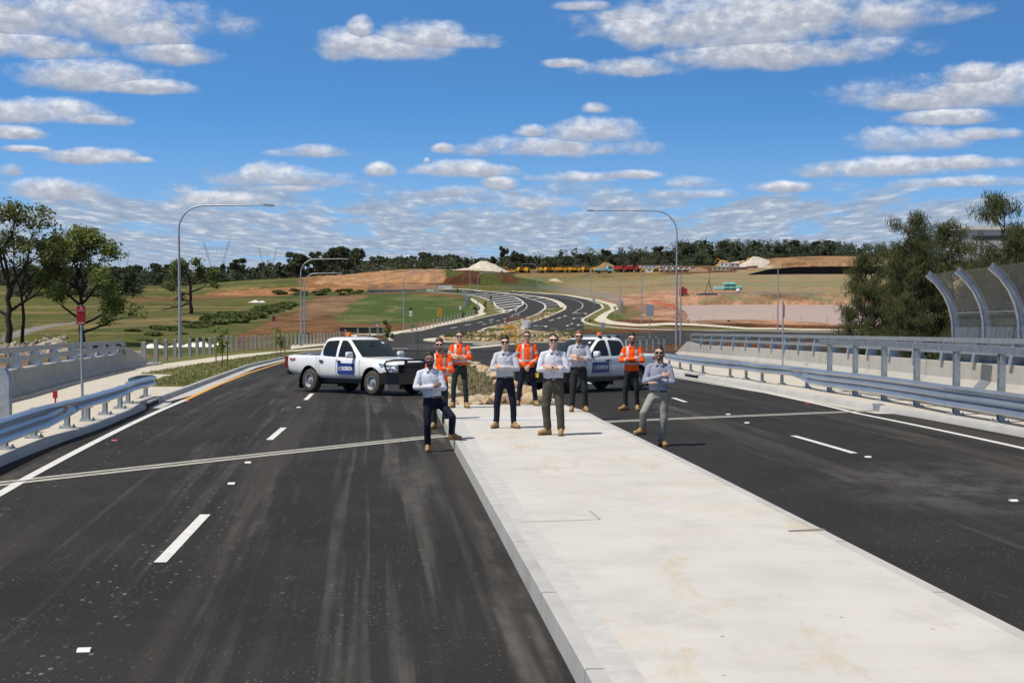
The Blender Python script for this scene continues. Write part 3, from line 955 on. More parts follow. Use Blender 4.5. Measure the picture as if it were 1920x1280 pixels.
C_([(1000, 616.5), (1095, 617.5)], .5, (1.5, 1.5))
# turn arrows
for x, y, s in ((1076, 597, 1), (1098, 588, -1), (1084, 609.5, 1), (1024, 612, -1)):
    p = tp(x, y)
    strip('turn_arrow', [(p.x - .2, p.y - 4), (p.x, p.y), (p.x + 1.6 * s, p.y + 1.2)], .5, .1, M_WHITE, GF)
    strip('turn_arrow', [(p.x + 1.4 * s, p.y + .4), (p.x + 2.6 * s, p.y + 1.9)], (2.0, .1), .1, M_WHITE, GF)
# kerbs and paths beside the far roads
def kerb_far(px, w=.5, h=.15, m=None, name='kerb'):
    P = [tp(*p) for p in px]
    pts = []
    for a, b in zip(P[:-1], P[1:]):
        n = max(1, int((b - a).length / 4))
        pts += [a.lerp(b, i / n) for i in range(n)]
    pts.append(P[-1])
    pts = [Vector((p.x, p.y, gz(p.x, p.y))) for p in pts]
    mb = MB().sweep(pts, [(-w / 2, -.1), (-w / 2, h), (w / 2, h), (w / 2, -.1)], closed=True)
    return struct(name, mb, m or M_PATHF)
KA = [(735, 640), (724, 632), (756, 624), (847, 608), (914, 594), (942, 588), (947, 583), (930, 575), (925, 566), (900, 557), (870, 551.5), (800, 546.8), (690, 549.8)]
kerb_far(KA)
kerb_far([(975, 622), (992, 606), (1029, 594), (1058, 581), (1060, 575), (1047, 567), (1029, 561), (994, 554.6), (960, 551)], .7)
kerb_far([(890, 626), (911, 616.5), (1000, 593), (1008, 589)], .6)
kerb_far([(1094, 604), (1092, 600), (1107, 591), (1131, 578), (1127, 571), (1102, 562), (1063, 554.6), (1006, 547.6), (900, 544.2), (780, 543.2)], .6)
kerb_far([(1094, 604), (1112, 610), (1160, 615), (1260, 619), (1420, 621.5), (1640, 625)], .7)
V_ = lambda a, b, h=.07, n=50: poly_strip('grass_verge', a, b, h, M_GRASS, n, 4)
V_([(756, 624), (847, 608), (914, 594), (942, 588), (947, 583), (930, 575), (925, 566), (900, 557)], [(790, 618.5), (851, 604), (902, 591), (918, 584), (905, 574), (898, 568), (889, 560), (885, 557)])
poly_strip('footpath', [(885, 559), (893, 564), (907, 573), (911, 579), (905, 584), (913, 589), (851, 606), (790, 621), (748, 626), (650, 641), (545, 656)],
           [(881, 561), (888, 567), (900, 575), (901, 579), (896, 585), (899, 589), (845, 602), (775, 617), (727, 624), (640, 634), (545, 648)], .085, M_PATHF, 70, 3)
V_([(1094, 603), (1107, 592), (1132, 578), (1128, 571), (1102, 562), (1063, 554.6)], [(1112, 600), (1124, 592), (1146, 580), (1141, 572), (1112, 563.5), (1063, 554)])
poly_strip('footpath', [(960, 546.6), (1063, 554), (1112, 563), (1141, 572), (1146, 580), (1124, 592), (1112, 601), (1135, 608), (1200, 612.5), (1400, 618), (1620, 620.5)],
           [(960, 545.8), (1066, 553), (1120, 562), (1155, 571), (1160, 580), (1142, 589), (1136, 597), (1150, 603), (1200, 608.5), (1400, 615), (1620, 618)], .085, M_PATHF, 70, 3)
V_([(1140, 604), (1260, 614.5), (1420, 618.6), (1640, 622)], [(1160, 610), (1260, 617), (1420, 620.4), (1640, 624)], .06)
# central island
struct_c = disc('roundabout_kerb', 1.0, 205, 14.2, 11.5, .17, M_PATHF, inner=.86)
mbk = MB().sweep([(1.0 + 14.2 * math.cos(a), 205 + 11.5 * math.sin(a), gz(1.0 + 14.2 * math.cos(a), 205 + 11.5 * math.sin(a))) for a in np.linspace(0, 2 * math.pi, 65)], [(-.15, -.1), (-.15, .17), (.1, .17), (.1, -.1)], closed=True)
struct('kerb', mbk, M_PATHF)
disc('roundabout_bed', 1.0, 205, 12.3, 10, .2, mat('bed_soil', (.30, .22, .125), .95, var=.4, vscale=.8, bump=.5, bscale=3), rise=1.6)
# splitter islands this side of the roundabout
def island(name, pts, h=.16):
    mb = MB()
    n = len(pts)
    top = [(x, y, gz(x, y) + h) for x, y in pts]
    bot = [(x, y, gz(x, y) - .1) for x, y in pts]
    mb.add(top + bot, [tuple(range(n))] + [(i, (i + 1) % n, n + (i + 1) % n, n + i)[::-1] for i in range(n)])
    return struct(name, mb, M_PATHF)
island('splitter_island', [(-5.0, 128), (-2.6, 146), (-.4, 168), (1.2, 185), (.2, 187), (-2.6, 168), (-4.4, 146), (-5.6, 129)])
island('splitter_island', [(-3.4, 176), (-.6, 186), (-3.0, 187), (-5.2, 182)])
for i in range(6):
    yy = 150 + i * 4.2
    strip('hatching', [(-9.5 + i * .5, yy), (-5.8 + i * .5, yy + .3)], .5, .06, M_WHITE, GF)
strip('give_way_line', [(-13, 172), (-6, 176)], .5, .06, M_WHITE, GF)
strip('lane_line', [(-12, 158), (-7.5, 160)], .4, .06, M_WHITE, GF)
strip('lane_line', [(-14.5, 142), (-8, 141)], .3, .06, M_WHITE, GF)
for x, y in ((18, 214), (30, 216), (42, 217), (54, 217)):
    strip('lane_line', [(x, y), (x + 5, y + .3)], .35, .08, M_WHITE, GF)
# pond
wp = [hit(a, b, lambda x, y: x * 0 - 9.2) for a, b in ((1235, 573.5), (1330, 571.5), (1420, 571), (1800, 572), (1900, 600), (1800, 609), (1450, 608.5), (1330, 607.5), (1240, 606), (1230, 590))]
mb = MB(); mb.add([(p.x, p.y, -9.2) for p in wp], [tuple(range(len(wp)))])
struct('pond_water', mb, mat('muddy_water', (.40, .285, .215), .4, var=.06, vscale=.05, bump=.08, bscale=1.5, spec=.15))
# ------------------------------------------------------------ barriers, guardrails, screens
M_GALV = mat('galvanised_steel', (.42, .45, .48), .38, .75, var=.22, vscale=5, detail=8)
M_GALVD = mat('galvanised_post', (.36, .40, .43), .5, .55, var=.25, vscale=6, detail=6)
M_BEAM = mat('beam_steel', (.46, .49, .52), .3, .8, var=.14, vscale=2.5, stretch=(1, .3, 1), detail=7)
M_LAMP = mat('lamp_post_steel', (.38, .41, .43), .5, .5, var=.1, vscale=3)
M_LENS = mat('lamp_lens', (.55, .55, .52), .2)
M_REDR = mat('red_sheeting', (.42, .015, .015), .4)
M_SIGNW = mat('sign_white', (.7, .7, .69), .45)
M_SIGNB = mat('sign_back_grey', (.40, .42, .44), .5, .4)
M_BLACK = mat('sign_black', (.012, .012, .013), .5)
M_AMBER = mat('sign_amber', (.75, .28, .01), .45)
M_GREEN = mat('sign_green', (.02, .16, .07), .45)
M_TIMBER = mat('weathered_post', (.27, .27, .26), .8, var=.3, vscale=4, stretch=(1, 1, .2))
M_ORANGE = mat('orange_mesh', (.75, .13, .03), .6)

def barrier(f, y0, y1, side, tops, label):
    """concrete parapet; side = +1 when the road lies to its +x side"""
    root = empty('parapet_barrier', (float(f(40)), 40, float(zroad(40)) + .15))
    tag(root, label, 'barrier', 'concrete parapets of the bridge')
    ys = np.arange(y0, y1 + .01, .5)
    mb = MB()
    for y in ys:
        t = float(np.interp(y, [a for a, _ in tops], [b for _, b in tops]))
        q = min(1, t / .7)
        pr = [(0, -.1), (0, .09), (.20, .09 + .22 * q), (.235, t - .02), (.25, t), (.50, t), (.52, t - .02), (.52, -.8)]
        for a, h in pr:
            mb.v.append((float(f(y)) - side * a - root.location.x, float(y) - root.location.y, float(zroad(y)) + .15 + h - root.location.z))
    m = 8
    for i in range(len(ys) - 1):
        for k in range(m):
            k2 = (k + 1) % m
            q = (i * m + k, (i + 1) * m + k, (i + 1) * m + k2, i * m + k2)
            mb.f.append(q if side < 0 else q[::-1])
    e = (len(ys) - 1) * m
    mb.f.append(tuple(range(m))); mb.f.append(tuple(e + k for k in range(m))[::-1])
    mb.build('concrete_wall', M_WALL, root, 25)
    for y in np.arange(y0 + 3, y1 - 6, 7.3):            # joints between the cast lengths
        j = MB()
        t = float(np.interp(y, [a for a, _ in tops], [b for _, b in tops]))
        P = [(-.004, 0), (-.004, .09), (.196, .31), (.231, t - .02), (.25, t + .004), (.5, t + .004)]
        for dy in (-.012, .012):
            for a, h in P:
                j.v.append((float(f(y)) - side * a - root.location.x, float(y) + dy - root.location.y, float(zroad(y + dy)) + .15 + h - root.location.z))
        j.f = [(k, k + 1, 6 + k + 1, 6 + k) for k in range(5)]
        j.build('wall_joint', mat('wall_joint', (.12, .115, .105), .9), root)
    return root

def rails(root, f, side, ya, yb, posts, top, h1, h2):
    o = root.location
    ctr = lambda y, h: (float(f(y)) - side * .36 - o.x, float(y) - o.y, float(zroad(y)) + .15 + top + h - o.z)
    for h in (h1, h2):
        pts = [ctr(y, h) for y in np.arange(ya, yb, 1.0)] + [ctr(yb, h)]
        pts.append((pts[-1][0], pts[-1][1] + .5, pts[-1][2] - .06)); pts.append((pts[-1][0], pts[-1][1] + .25, pts[-1][2] - .2))
        MB().sweep([(p[0] + side * .09, p[1], p[2]) for p in pts], [(-.065, -.075), (-.065, .075), (.065, .075), (.065, -.075)], closed=True).build('rail', M_GALV, root, 30)
    p = None
    for y in posts:
        mb = MB()
        H = h1 + .02
        # tapered I section across the parapet with a base plate
        for t0, t1 in ((-.012, .012),):
            pr = [(-side * -.02, 0), (side * .02, 0)]
            mb.prism([(.20, 0), (-.20, 0), (-.06, H), (.08, H)], lambda a, b, h: Vector((side * a, h, b)), -.012, .012)
        mb.prism([(.22, 0), (.19, 0), (.06, H), (.09, H)], lambda a, b, h: Vector((side * a, h, b)), -.11, .11)
        mb.prism([(-.19, 0), (-.22, 0), (-.08, H), (-.05, H)], lambda a, b, h: Vector((side * a, h, b)), -.11, .11)
        mb.box((0, 0, .012), (.5, .30, .024))
        if p is None:
            p = mb.build('post', M_GALV, root, 30)
            q = p
        else:
            q = p.copy(); COL.objects.link(q)
        q.location = Vector(ctr(y, 0))

b1 = barrier(BL, 14, 73.5, 1, [(14, .74), (62.5, .74), (64, .98), (66.5, .98), (73, .10)], 'pale concrete parapet with a steel double rail beside the grassy verge and footpath')
rails(b1, BL, 1, 14, 64.0, [28.3, 32.0, 35.7, 39.5, 43.2, 47.2, 51.2, 55.1, 58.8, 62.0], .74, .56, .28)
b2 = barrier(BR, 15, 101.5, -1, [(15, .84), (91.5, .84), (96, 1.04), (97, 1.02), (101.3, .10)], 'long pale concrete parapet with a steel double rail below the curved mesh screens')
rails(b2, BR, -1, 15, 95, list(np.arange(30.0, 92.5, 3.1)), .84, .70, .34)

W_PROF = [(0, -.155), (.055, -.13), (.083, -.085), (.055, -.04), (.0, 0), (.055, .04), (.083, .085), (.055, .13), (0, .155)]
T_PROF = [(0, -.253), (.055, -.23), (.083, -.185), (.055, -.13), (0, -.085), (.055, -.045), (.083, 0), (.055, .045), (0, .085), (.055, .13), (.083, .185), (.055, .23), (0, .253)]
def thick(pr, t=.006):
    return pr + [(a - t, b) for a, b in pr[::-1]]
def guardrail(name, posts, side, ythrie, top, wh, th, label, tall, tend):
    """posts: base points from the near end to the far end; side -1 = road lies to -x"""
    o = Vector(posts[0])
    root = empty(name, o)
    tag(root, label, 'guardrail', 'steel guardrails on the bridge kerbs')
    fx = line_fn([(p.x, p.y) for p in posts])
    fz = lambda y: float(zroad(y)) + .15
    y0, y1 = posts[0].y, posts[-1].y
    lat = .13
    def beam(pr, a, b, zc, nm, sc0=1.0, sc1=1.0):
        ys = np.linspace(a, b, max(2, int((b - a) / .6) + 1))
        pts = [Vector((float(fx(y)) + side * lat - o.x, y - o.y, fz(y) - o.z + zc)) for y in ys]
        pr2 = thick([(-side * -1 * a_ * 1.0, h) for a_, h in pr]) if False else thick([(side * a_, h) for a_, h in pr], .006 * side)
        MB().sweep(pts, pr2, closed=True).build(nm, M_BEAM, root, 40)
    ks = wh / .31
    wp_ = [(a, b * ks) for a, b in W_PROF]
    kt = th / .506
    tpf = [(a, b * kt) for a, b in T_PROF]
    if ythrie is not None:
        # thrie beam in bolted lengths, tapering into the W beam
        a = y0 - 14
        cuts = list(np.arange(ythrie, a, -4.0))[::-1]
        for q0, q1 in zip(cuts[:-1], cuts[1:]):
            beam(tpf, q0 - .16, q1, top - th / 2, 'thrie_beam')
        ys = np.linspace(ythrie - .1, ythrie + 2.0, 6)
        mb = MB(); m = len(T_PROF)
        wi = [W_PROF[min(len(W_PROF) - 1, int(round(k * (len(W_PROF) - 1) / (m - 1))))] for k in range(m)]
        W13 = [(0, -.155), (.04, -.14), (.07, -.11), (.083, -.085), (.07, -.06), (.03, -.02), (0, 0), (.03, .02), (.07, .06), (.083, .085), (.07, .11), (.04, .14), (0, .155)]
        for y in ys:
            t = (y - ys[0]) / (ys[-1] - ys[0])
            zc = (top - th / 2) * (1 - t) + (top - wh / 2) * t
            for s in (0, 1):
                for k in range(m):
                    a_ = tpf[k][0] * (1 - t) + W13[k][0] * t
                    h_ = tpf[k][1] * (1 - t) + W13[k][1] * ks * t
                    mb.v.append((float(fx(y)) + side * (lat + a_ - s * .006 + .004) - o.x, y - o.y, fz(y) - o.z + zc + h_))
        for i in range(len(ys) - 1):
            for s in (0, 1):
                for k in range(m - 1):
                    q = i * 2 * m + s * m + k
                    mb.f.append((q, q + 2 * m, q + 2 * m + 1, q + 1))
        mb.build('transition_piece', M_BEAM, root, 50)
        ystart = ythrie + 1.9
    else:
        ystart = y0 - 2
    cuts = list(np.arange(ystart, y1 + .3, 4.0)) + [y1 + .35]
    for q0, q1 in zip(cuts[:-1], cuts[1:]):
        beam(wp_, q0 - .16, q1, top - wh / 2, 'w_beam')
    # bull-nosed end piece
    e = Vector((float(fx(y1 + .35)) + side * lat - o.x, y1 + .35 - o.y, fz(y1) - o.z + top - wh / 2))
    pts = [e + Vector((-side * (.22 - .22 * math.cos(a)), .34 * math.sin(a), 0)) for a in np.linspace(0, math.pi * 1.02, 9)]
    pts.append(pts[-1] + Vector((0, -.75, 0)))
    MB().sweep(pts, thick([(-side * a_ * -.8, h) for a_, h in wp_], .006 * side), closed=True).build('end_terminal', M_BEAM, root, 40)
    proto = {}
    for i, p in enumerate(posts):
        hgt = tall if (tall and p.y < (ythrie or 0) - .2) else top - .03
        key = round(hgt, 2)
        if key not in proto:
            mb = MB()
            w = .15 if hgt > top else .11
            mb.box((0, 0, hgt / 2), (.012, w, hgt))
            mb.box((.055, 0, hgt / 2), (.012, w, hgt)) if False else None
            for s in (-1, 1):
                mb.box((0, s * w / 2, hgt / 2), (w * .8, .012, hgt))
                mb.box((w * .4, s * (w / 2 - .02), hgt / 2), (.012, .03, hgt))
            mb.box((0, 0, .012), (w + .16, w + .16, .024))
            for sx in (-1, 1):
                for sy in (-1, 1):
                    mb.box((sx * (w / 2 + .045), sy * (w / 2 + .045), .04), (.03, .03, .05))
            mb.box((side * (w * .4 + .03), 0, top - .2), (.06, w * .7, .2))
            proto[key] = mb.build('post', M_GALVD, root, 30)
            q = proto[key]
        else:
            q = proto[key].copy(); COL.objects.link(q)
        q.location = p - o
    return root, fx, fz, o
LP = [gp(a, b, .15) for a, b in ((8.6, 841), (63.6, 820), (126, 802), (164, 788.6), (197, 776.6), (225, 765.4), (240, 756), (273, 745))]
g1, f1, z1, o1 = guardrail('guardrail', [Vector((LP[0].x + .28, LP[0].y - 2.4, LP[0].z + .03))] + LP, 1, 25.4, .58, .27, .45, 'steel guardrail with a bull-nosed end beside the grass verge and red parking sign', None, None)
RPx = [(1876, 791), (1792, 777), (1718, 762), (1657, 751), (1603, 742), (1555, 735), (1513, 727), (1466, 721), (1429, 717), (1399, 711), (1369, 707.5), (1318, 700), (1295, 696), (1275, 692), (1255, 687)]
RP = [gp(a, b, .15) for a, b in RPx]
near_posts = []
for k in (3, 2, 1):
    y = RP[0].y - 2.35 * k
    near_posts.append(Vector((RP[0].x + .08 * 2.35 * k, y, float(zroad(y)) + .15)))
g2, f2, z2, o2 = guardrail('guardrail', near_posts + RP, -1, 43.0, .66, .31, .50, 'long steel guardrail with tall posts carrying a bicycle rail beside the far kerb', 1.44, None)
pts = [Vector((float(f2(y)) - o2.x, y - o2.y, z2(y) - o2.z + 1.50)) for y in np.arange(20, 42.2, .5)]
MB().sweep(pts, [(-.075, -.075), (-.075, .075), (.075, .075), (.075, -.075)], closed=True).build('top_rail', M_GALV, g2, 30)
# tall end post and reflectors on the left guardrail
mb = MB(); y = 24.6
p = gp(8, 812, .15)
mb.prism([(-.10, 0), (.13, 0), (.13, 1.08), (.05, 1.25), (-.10, 1.25)], lambda a, b, h: Vector((a, h, b)), -.08, .08)
mb.box((0, 0, .012), (.4, .34, .024))
q = mb.build('end_post', M_GALVD, g1, 30); q.location = p - o1
mb = MB().box((0, 0, .09), (.09, .012, .14)).box((0, .01, -.02), (.03, .012, .2))
q = mb.build('reflector', M_REDR, g1); q.location = Vector((f1(26.5) - .05 - o1.x, 26.5 - o1.y, z1(26.5) - o1.z + .61))
q['label'] = 'red reflector plate on the beam'
mb = MB().box((0, 0, .09), (.12, .012, .16))
q = mb.build('reflector', M_SIGNW, g2); q.location = Vector((f2(44) - o2.x, 44 - o2.y, z2(44) - o2.z + .70))

# curved screens on the far parapet
M_MESH = mat('woven_screen', (.22, .23, .24), .6, .1, alpha=.42)
def screens():
    proto_p = proto_b = None
    def at(y):
        return Vector((float(BR(y)) + .62, y, float(zroad(y)) + .15))
    prof = [(0, -.6), (0, 1.7), (-.03, 2.2), (-.14, 2.65), (-.33, 3.05), (-.60, 3.42), (-.95, 3.72)]
    yy = [45.4, 42.5, 39.6, 36.7, 33.8, 30.9, 28.0]
    root = empty('safety_screen', at(45.4))
    tag(root, 'row of curved steel posts with dark woven mesh panels above the parapet', 'screen')
    o = root.location
    post = None
    for i, y in enumerate(yy):
        if post is None:
            mb = MB()
            for s in (-.07, .07):
                mb.sweep([(s, 0, 0)] * 0 or [Vector((a, s, h)) for a, h in prof], [(-.008, -.10), (-.008, .10), (.008, .10), (.008, -.10)], closed=True, up=(0, 0, 1)) if False else None
            # I section bent along the profile
            P = [Vector((a, 0, h)) for a, h in prof]
            for k in range(len(P) - 1):
                a, b = P[k], P[k + 1]
                t = (b - a).normalized(); n = Vector((t.z, 0, -t.x))
                def slab(o0, o1, w):
                    vs = []
                    for q in (a, b):
                        for oo in (o0, o1):
                            for s in (-1, 1):
                                vs.append(q + n * oo + Vector((0, s * w, 0)))
                    mb.add(vs, [(0, 1, 3, 2), (4, 6, 7, 5), (0, 4, 5, 1), (2, 3, 7, 6), (0, 2, 6, 4), (1, 5, 7, 3)])
                slab(-.11, -.095, .085); slab(.095, .11, .085); slab(-.095, .095, .012)
            post = mb.build('post', M_GALV, root, 30)
            q = post
        else:
            q = post.copy(); COL.objects.link(q)
        q.location = at(y) - o
    for ya, yb in zip(yy[:-1], yy[1:]):
        A, B = at(ya - .09) - o, at(yb + .09) - o
        mb = MB()
        pp = [(0, .2), (0, 1.0), (0, 1.7), (-.03, 2.2), (-.14, 2.65), (-.33, 3.05), (-.60, 3.42), (-.93, 3.70)]
        for a, h in pp:
            for E in (A, B):
                mb.v.append(tuple(E + Vector((a + .02, 0, h))))
        n = len(pp)
        for s in (0,):
            for k in range(n - 1):
                q = s * 2 * n + 2 * k
                mb.f.append((q, q + 1, q + 3, q + 2))
        mb.build('mesh_panel', M_MESH, root, 60)
        mb = MB()
        for k in range(26):
            c = A.lerp(B, (k + .5) / 26)
            mb.tube([c + Vector((-.05, 0, .1)), c + Vector((-.05, 0, 1.75)), c + Vector((-.08, 0, 1.95))], .011, 5)
        mb.build('picket_panel', M_GALVD, root)
        for h, a in ((.15, -.05), (2.42, -.10)):
            MB().tube([A + Vector((a, 0, h)), B + Vector((a, 0, h))], .014, 6).build('tie_bar', M_GALV, root)
screens()
# cover plate over the parapet joint, kerb plate
def cover_plate():
    y = 41.3
    root = empty('cover_plate', (float(BR(y)), y, float(zroad(y)) + .15))
    tag(root, 'perforated steel cover plate lying against the parapet face over its joint', 'cover plate')
    mb = MB()
    P = [(-.35, .012), (-.02, .02), (-.012, .10), (.19, .33), (.222, .835)]
    for dy in (-.42, .42):
        for t in (0, 1):
            for a, h in P:
                mb.v.append((a - .012 * t - .004, dy, h + .006 * t))
    n = 5
    for k in range(n - 1):
        mb.f.append((n + k, n + k + 1, 3 * n + k + 1, 3 * n + k)); mb.f.append((k, 2 * n + k, 2 * n + k + 1, k + 1))
        mb.f.append((k, k + 1, n + k + 1, n + k)); mb.f.append((2 * n + k, 3 * n + k, 3 * n + k + 1, 2 * n + k + 1))
    d = MB()
    for i in range(9):
        for j in range(10):
            yy = -.38 + j * .083 + (.04 if i % 2 else 0)
            h = .37 + i * .052
            a = .19 + (.222 - .19) * (h - .33) / .505 - .0255
            d.box((a, yy, h), (.006, .042, .026))
    nf = len(mb.f)
    mb.add(d.v, d.f)
    pl = mb.build('plate', [mat('tread_steel', (.33, .33, .33), .45, .6, var=.2, vscale=6), mat('plate_holes', (.05, .05, .05), .8)], root)
    for q in pl.data.polygons:
        q.material_index = 1 if q.index >= nf else 0
cover_plate()
p = gp(1656, 770, 0)
mb = MB().prism([(-.012, 0), (.0, .14), (.035, .168), (.22, .168), (.22, .10), (.10, 0)], lambda a, b, h: Vector((a, h, b)), -.28, .28)
q = mb.build('kerb_plate', M_GALV); q.location = (float(KR(p.y)), p.y, float(zroad(p.y)))
tag(q, 'galvanised steel plate capping the kerb where the expansion joint ends', 'cover plate')
# kerb inlet pits
def inlet(f, y, s, ln, label):
    root = empty('kerb_inlet', (float(f(y)), y, float(zroad(y))))
    tag(root, label, 'drain inlet', 'kerb inlets')
    dx = float(f(y + 1) - f(y - 1)) / 2
    root.rotation_euler = (-.035, 0, -math.atan(dx))
    MB().box((s * .10, 0, .165), (.34, ln + .5, .05)).build('lintel', M_KERB, root, 30)
    MB().box((s * -.012, 0, .075), (.03, ln, .12)).build('opening', M_DARK, root)
    MB().box((s * -.2, 0, .012), (.36, ln + .2, .012)).build('apron', M_KERB, root)
inlet(KL, 36.2, -1, 2.2, 'dark kerb drain opening below the bull-nosed guardrail end')
inlet(KR, 57.5, 1, 2.0, 'dark kerb drain opening under the W-beam guardrail near the parked ute')

# ------------------------------------------------------------ lamps, poles, signs, posts
def lamp(px, row, toprow, armpx, label, fn=tp, h0=0.0):
    b = fn(px, row)
    b = Vector((b.x, b.y, float(gz(b.x, b.y)) if fn is tp else b.z))
    k = F / b.y
    H = (row - toprow) / k
    A = armpx / k
    root = empty('street_lamp', b)
    tag(root, label, 'street lamp', 'curved-arm street lamps along the road')
    s = 1 if A >= 0 else -1
    r = min(abs(A) * .38, H * .16) if abs(A) > .5 else 0
    pole = [(0, 0, 0), (0, 0, H * .45), (0, 0, H - r - .4)]
    rad = [.125, .10, .075]
    mb = MB()
    mb.tube(pole, rad, 12)
    mb.box((0, 0, .02), (.42, .42, .04)); mb.box((.0, -.125, 1.0), (.12, .03, .4))
    mb.build('pole', M_LAMP, root, 40)
    if abs(A) > .5:
        arm = [(0, 0, H - r - .45)] + [(s * r * (1 - math.cos(a)), 0, H - r + r * math.sin(a)) for a in np.linspace(0, math.pi / 2, 9)]
        arm += [(s * abs(A) * .6, 0, H + .02), (s * (abs(A) - .7), 0, H + .05)]
        MB().tube(arm, [.07] * 2 + [.06] * 8 + [.05] * 2, 10).build('arm', M_LAMP, root, 60)
        c = Vector((s * (abs(A) - .38), 0, H + .03))
        m2 = MB().prism([(-.45, .02), (-.2, .07), (.25, .06), (.45, 0), (.40, -.05), (-.15, -.07), (-.45, -.03)], lambda a, b_, h: Vector((s * a, h, b_)) + c, -.15, .15)
        lum = m2.build('luminaire', M_LAMP, root, 40)
        MB().box(c + Vector((s * .1, 0, -.075)), (.5, .22, .03)).build('lens', M_LENS, lum)
    return root
gl = lambda px, row: gp(px, row)
lamp(338, 672, 386, 178, 'tall grey street lamp arching over the verge beside the parapet end, nearest on its side', gl)
lamp(1268, 655, 396, -168, 'tall grey street lamp beside the long parapet end, arm reaching over the road', gl)
lamp(565, 649, 486, 90, 'taller of two grey street lamps standing close together beyond the white posts')
lamp(571.5, 643, 512.5, 70, 'shorter of two grey street lamps standing close together beyond the white posts')
lamp(757, 618, 509, 51, 'grey street lamp in front of the green turf lawn')
lamp(723, 549, 503, 22, 'small distant street lamp at the far end of the green turf')
lamp(815, 546, 501, 29, 'small distant street lamp below the white gravel stockpile')
lamp(881.5, 562, 504, 30, 'distant street lamp before the dark earth mound, beside the footpath bend')
lamp(896, 583, 511, 44, 'distant street lamp on the bend of the pale footpath')
lamp(1276, 646, 509, 0, 'slim grey lamp pole just behind the tall lamp at the parapet end')
lamp(1203, 603, 509, 0, 'slim grey lamp pole on the brown bank left of the pond')
lamp(1163, 566, 507, 0, 'slim grey lamp pole where the wire fence ends')
lamp(1108, 556, 498, -35, 'distant street lamp below the red dump trucks')
lamp(1007, 551, 495, -30, 'distant street lamp below the row of yellow machines')
lamp(1458, 618.5, 494.6, 0, 'slim grey lamp pole standing before the middle of the pond')

def pole_sign(px, row, toprow, label, plates, fn=tp, r=.03, cat='sign', name='road_sign', lean=0, group=None):
    """plates: (shape, centre row, width px, height px, material, yaw degrees, marks)"""
    b = fn(px, row)
    k = F / b.y
    H = (row - toprow) / k
    root = empty(name, b)
    tag(root, label, cat, group)
    MB().tube([(0, 0, -.1), (0, 0, H)], r, 8).build('pole', M_GALVD, root, 60)
    for shp, cr, w, h, m, yaw, marks in plates:
        zc = (row - cr) / k
        w, h = w / k, h / k
        mb = MB()
        if shp == 'rect':
            poly = [(-w / 2, -h / 2), (w / 2, -h / 2), (w / 2, h / 2), (-w / 2, h / 2)]
        elif shp == 'tri':
            poly = [(0, -h / 2), (w / 2, h / 2), (-w / 2, h / 2)]
        else:
            poly = [(0, -h / 2), (w / 2, 0), (0, h / 2), (-w / 2, 0)]
        fn2 = lambda a, b_, hh: Vector((a, hh, b_ + zc))
        pl = mb.prism(poly, fn2, -r - .012, -r).build('plate', m, root)
        pl.rotation_euler = (0, 0, R(yaw))
        for mk, mm in marks:
            q = MB().prism([(a * w, c * h) for a, c in mk], fn2, -r - .019, -r - .0125).build('symbol', mm, pl)
    return root
RC = lambda x0, y0, x1, y1: [(x0, y0), (x1, y0), (x1, y1), (x0, y1)]
gl2 = lambda px, row: gp(px, row, .15)
pole_sign(155, 786, 571, 'red parking sign on a steel pole behind the bull-nosed guardrail', [('rect', 590, 16, 34, M_REDR, 20,
          [(RC(-.12, .36, .12, .42), M_SIGNW), (RC(-.36, .22, .36, .30), mat('faded_pink', (.5, .2, .2), .6)), (RC(-.32, -.44, .32, -.40), M_SIGNW)])], gl2)
pole_sign(1467, 712, 563, 'grey sign pole seen edge on before the long parapet', [('rect', 583, 9, 24, M_REDR, 68, [])], gl2)
pole_sign(514, 664, 591, 'small dark red sign on a thin pole at the yellow kerb line', [('rect', 597, 6, 10, mat('dark_red_sheeting', (.2, .02, .02), .5), 10, [])])
pole_sign(603, 634, 604, 'thin bare marker pole left of the green pipe stack', [], cat='pole', name='marker_pole')
pole_sign(707, 632, 606, 'give way sign with blue-white face beside the green pipe stack', [('tri', 611, 9, 9, mat('sign_blue', (.03, .04, .16), .5), 0, [([(0, -.26), (.28, .36), (-.28, .36)], M_SIGNW)])])
pole_sign(717.5, 633, 605, 'thin bare pole right of the blue-white give way sign', [], cat='pole', name='marker_pole')
pole_sign(770, 616, 578, 'black and white striped hazard marker beside the turf lamp', [('rect', 585, 5, 15, M_SIGNW, 0, [(RC(-.5, .2, .5, .5), M_BLACK), (RC(-.5, -.3, .5, -.15), M_SIGNB)])])
pole_sign(774, 642, 602, 'green street name blade on a thin pole at the roundabout corner', [('rect', 611, 11, 5, M_GREEN, -35, [])])
pole_sign(824, 611, 576, 'amber diamond warning sign with amber plate below it', [('dia', 581, 10, 10, M_AMBER, 0, [(RC(-.12, -.12, .12, .12), M_BLACK)]), ('rect', 589.5, 8, 6.5, M_AMBER, 0, [(RC(-.3, -.15, .3, .15), M_BLACK)])])
pole_sign(863, 600, 572, 'square grey sign back on a pole at the edge of the turf', [('rect', 577, 5, 7, M_SIGNB, 0, [(RC(-.3, -.3, .3, .3), M_SIGNW)])])
pole_sign(923, 592, 575, 'grey sign back standing among the hatched road stripes', [('rect', 565, 6, 5, M_SIGNB, 0, [])])
pole_sign(947, 622, 598, 'red and white give way triangle above the yellow frame', [('tri', 605, 9, 9, M_REDR, 0, [([(0, -.26), (.28, .34), (-.28, .34)], M_SIGNW)])])
pole_sign(967, 601, 577, 'white back of a give way triangle on the planted median', [('tri', 581, 8.5, 8, M_SIGNW, 0, [])])
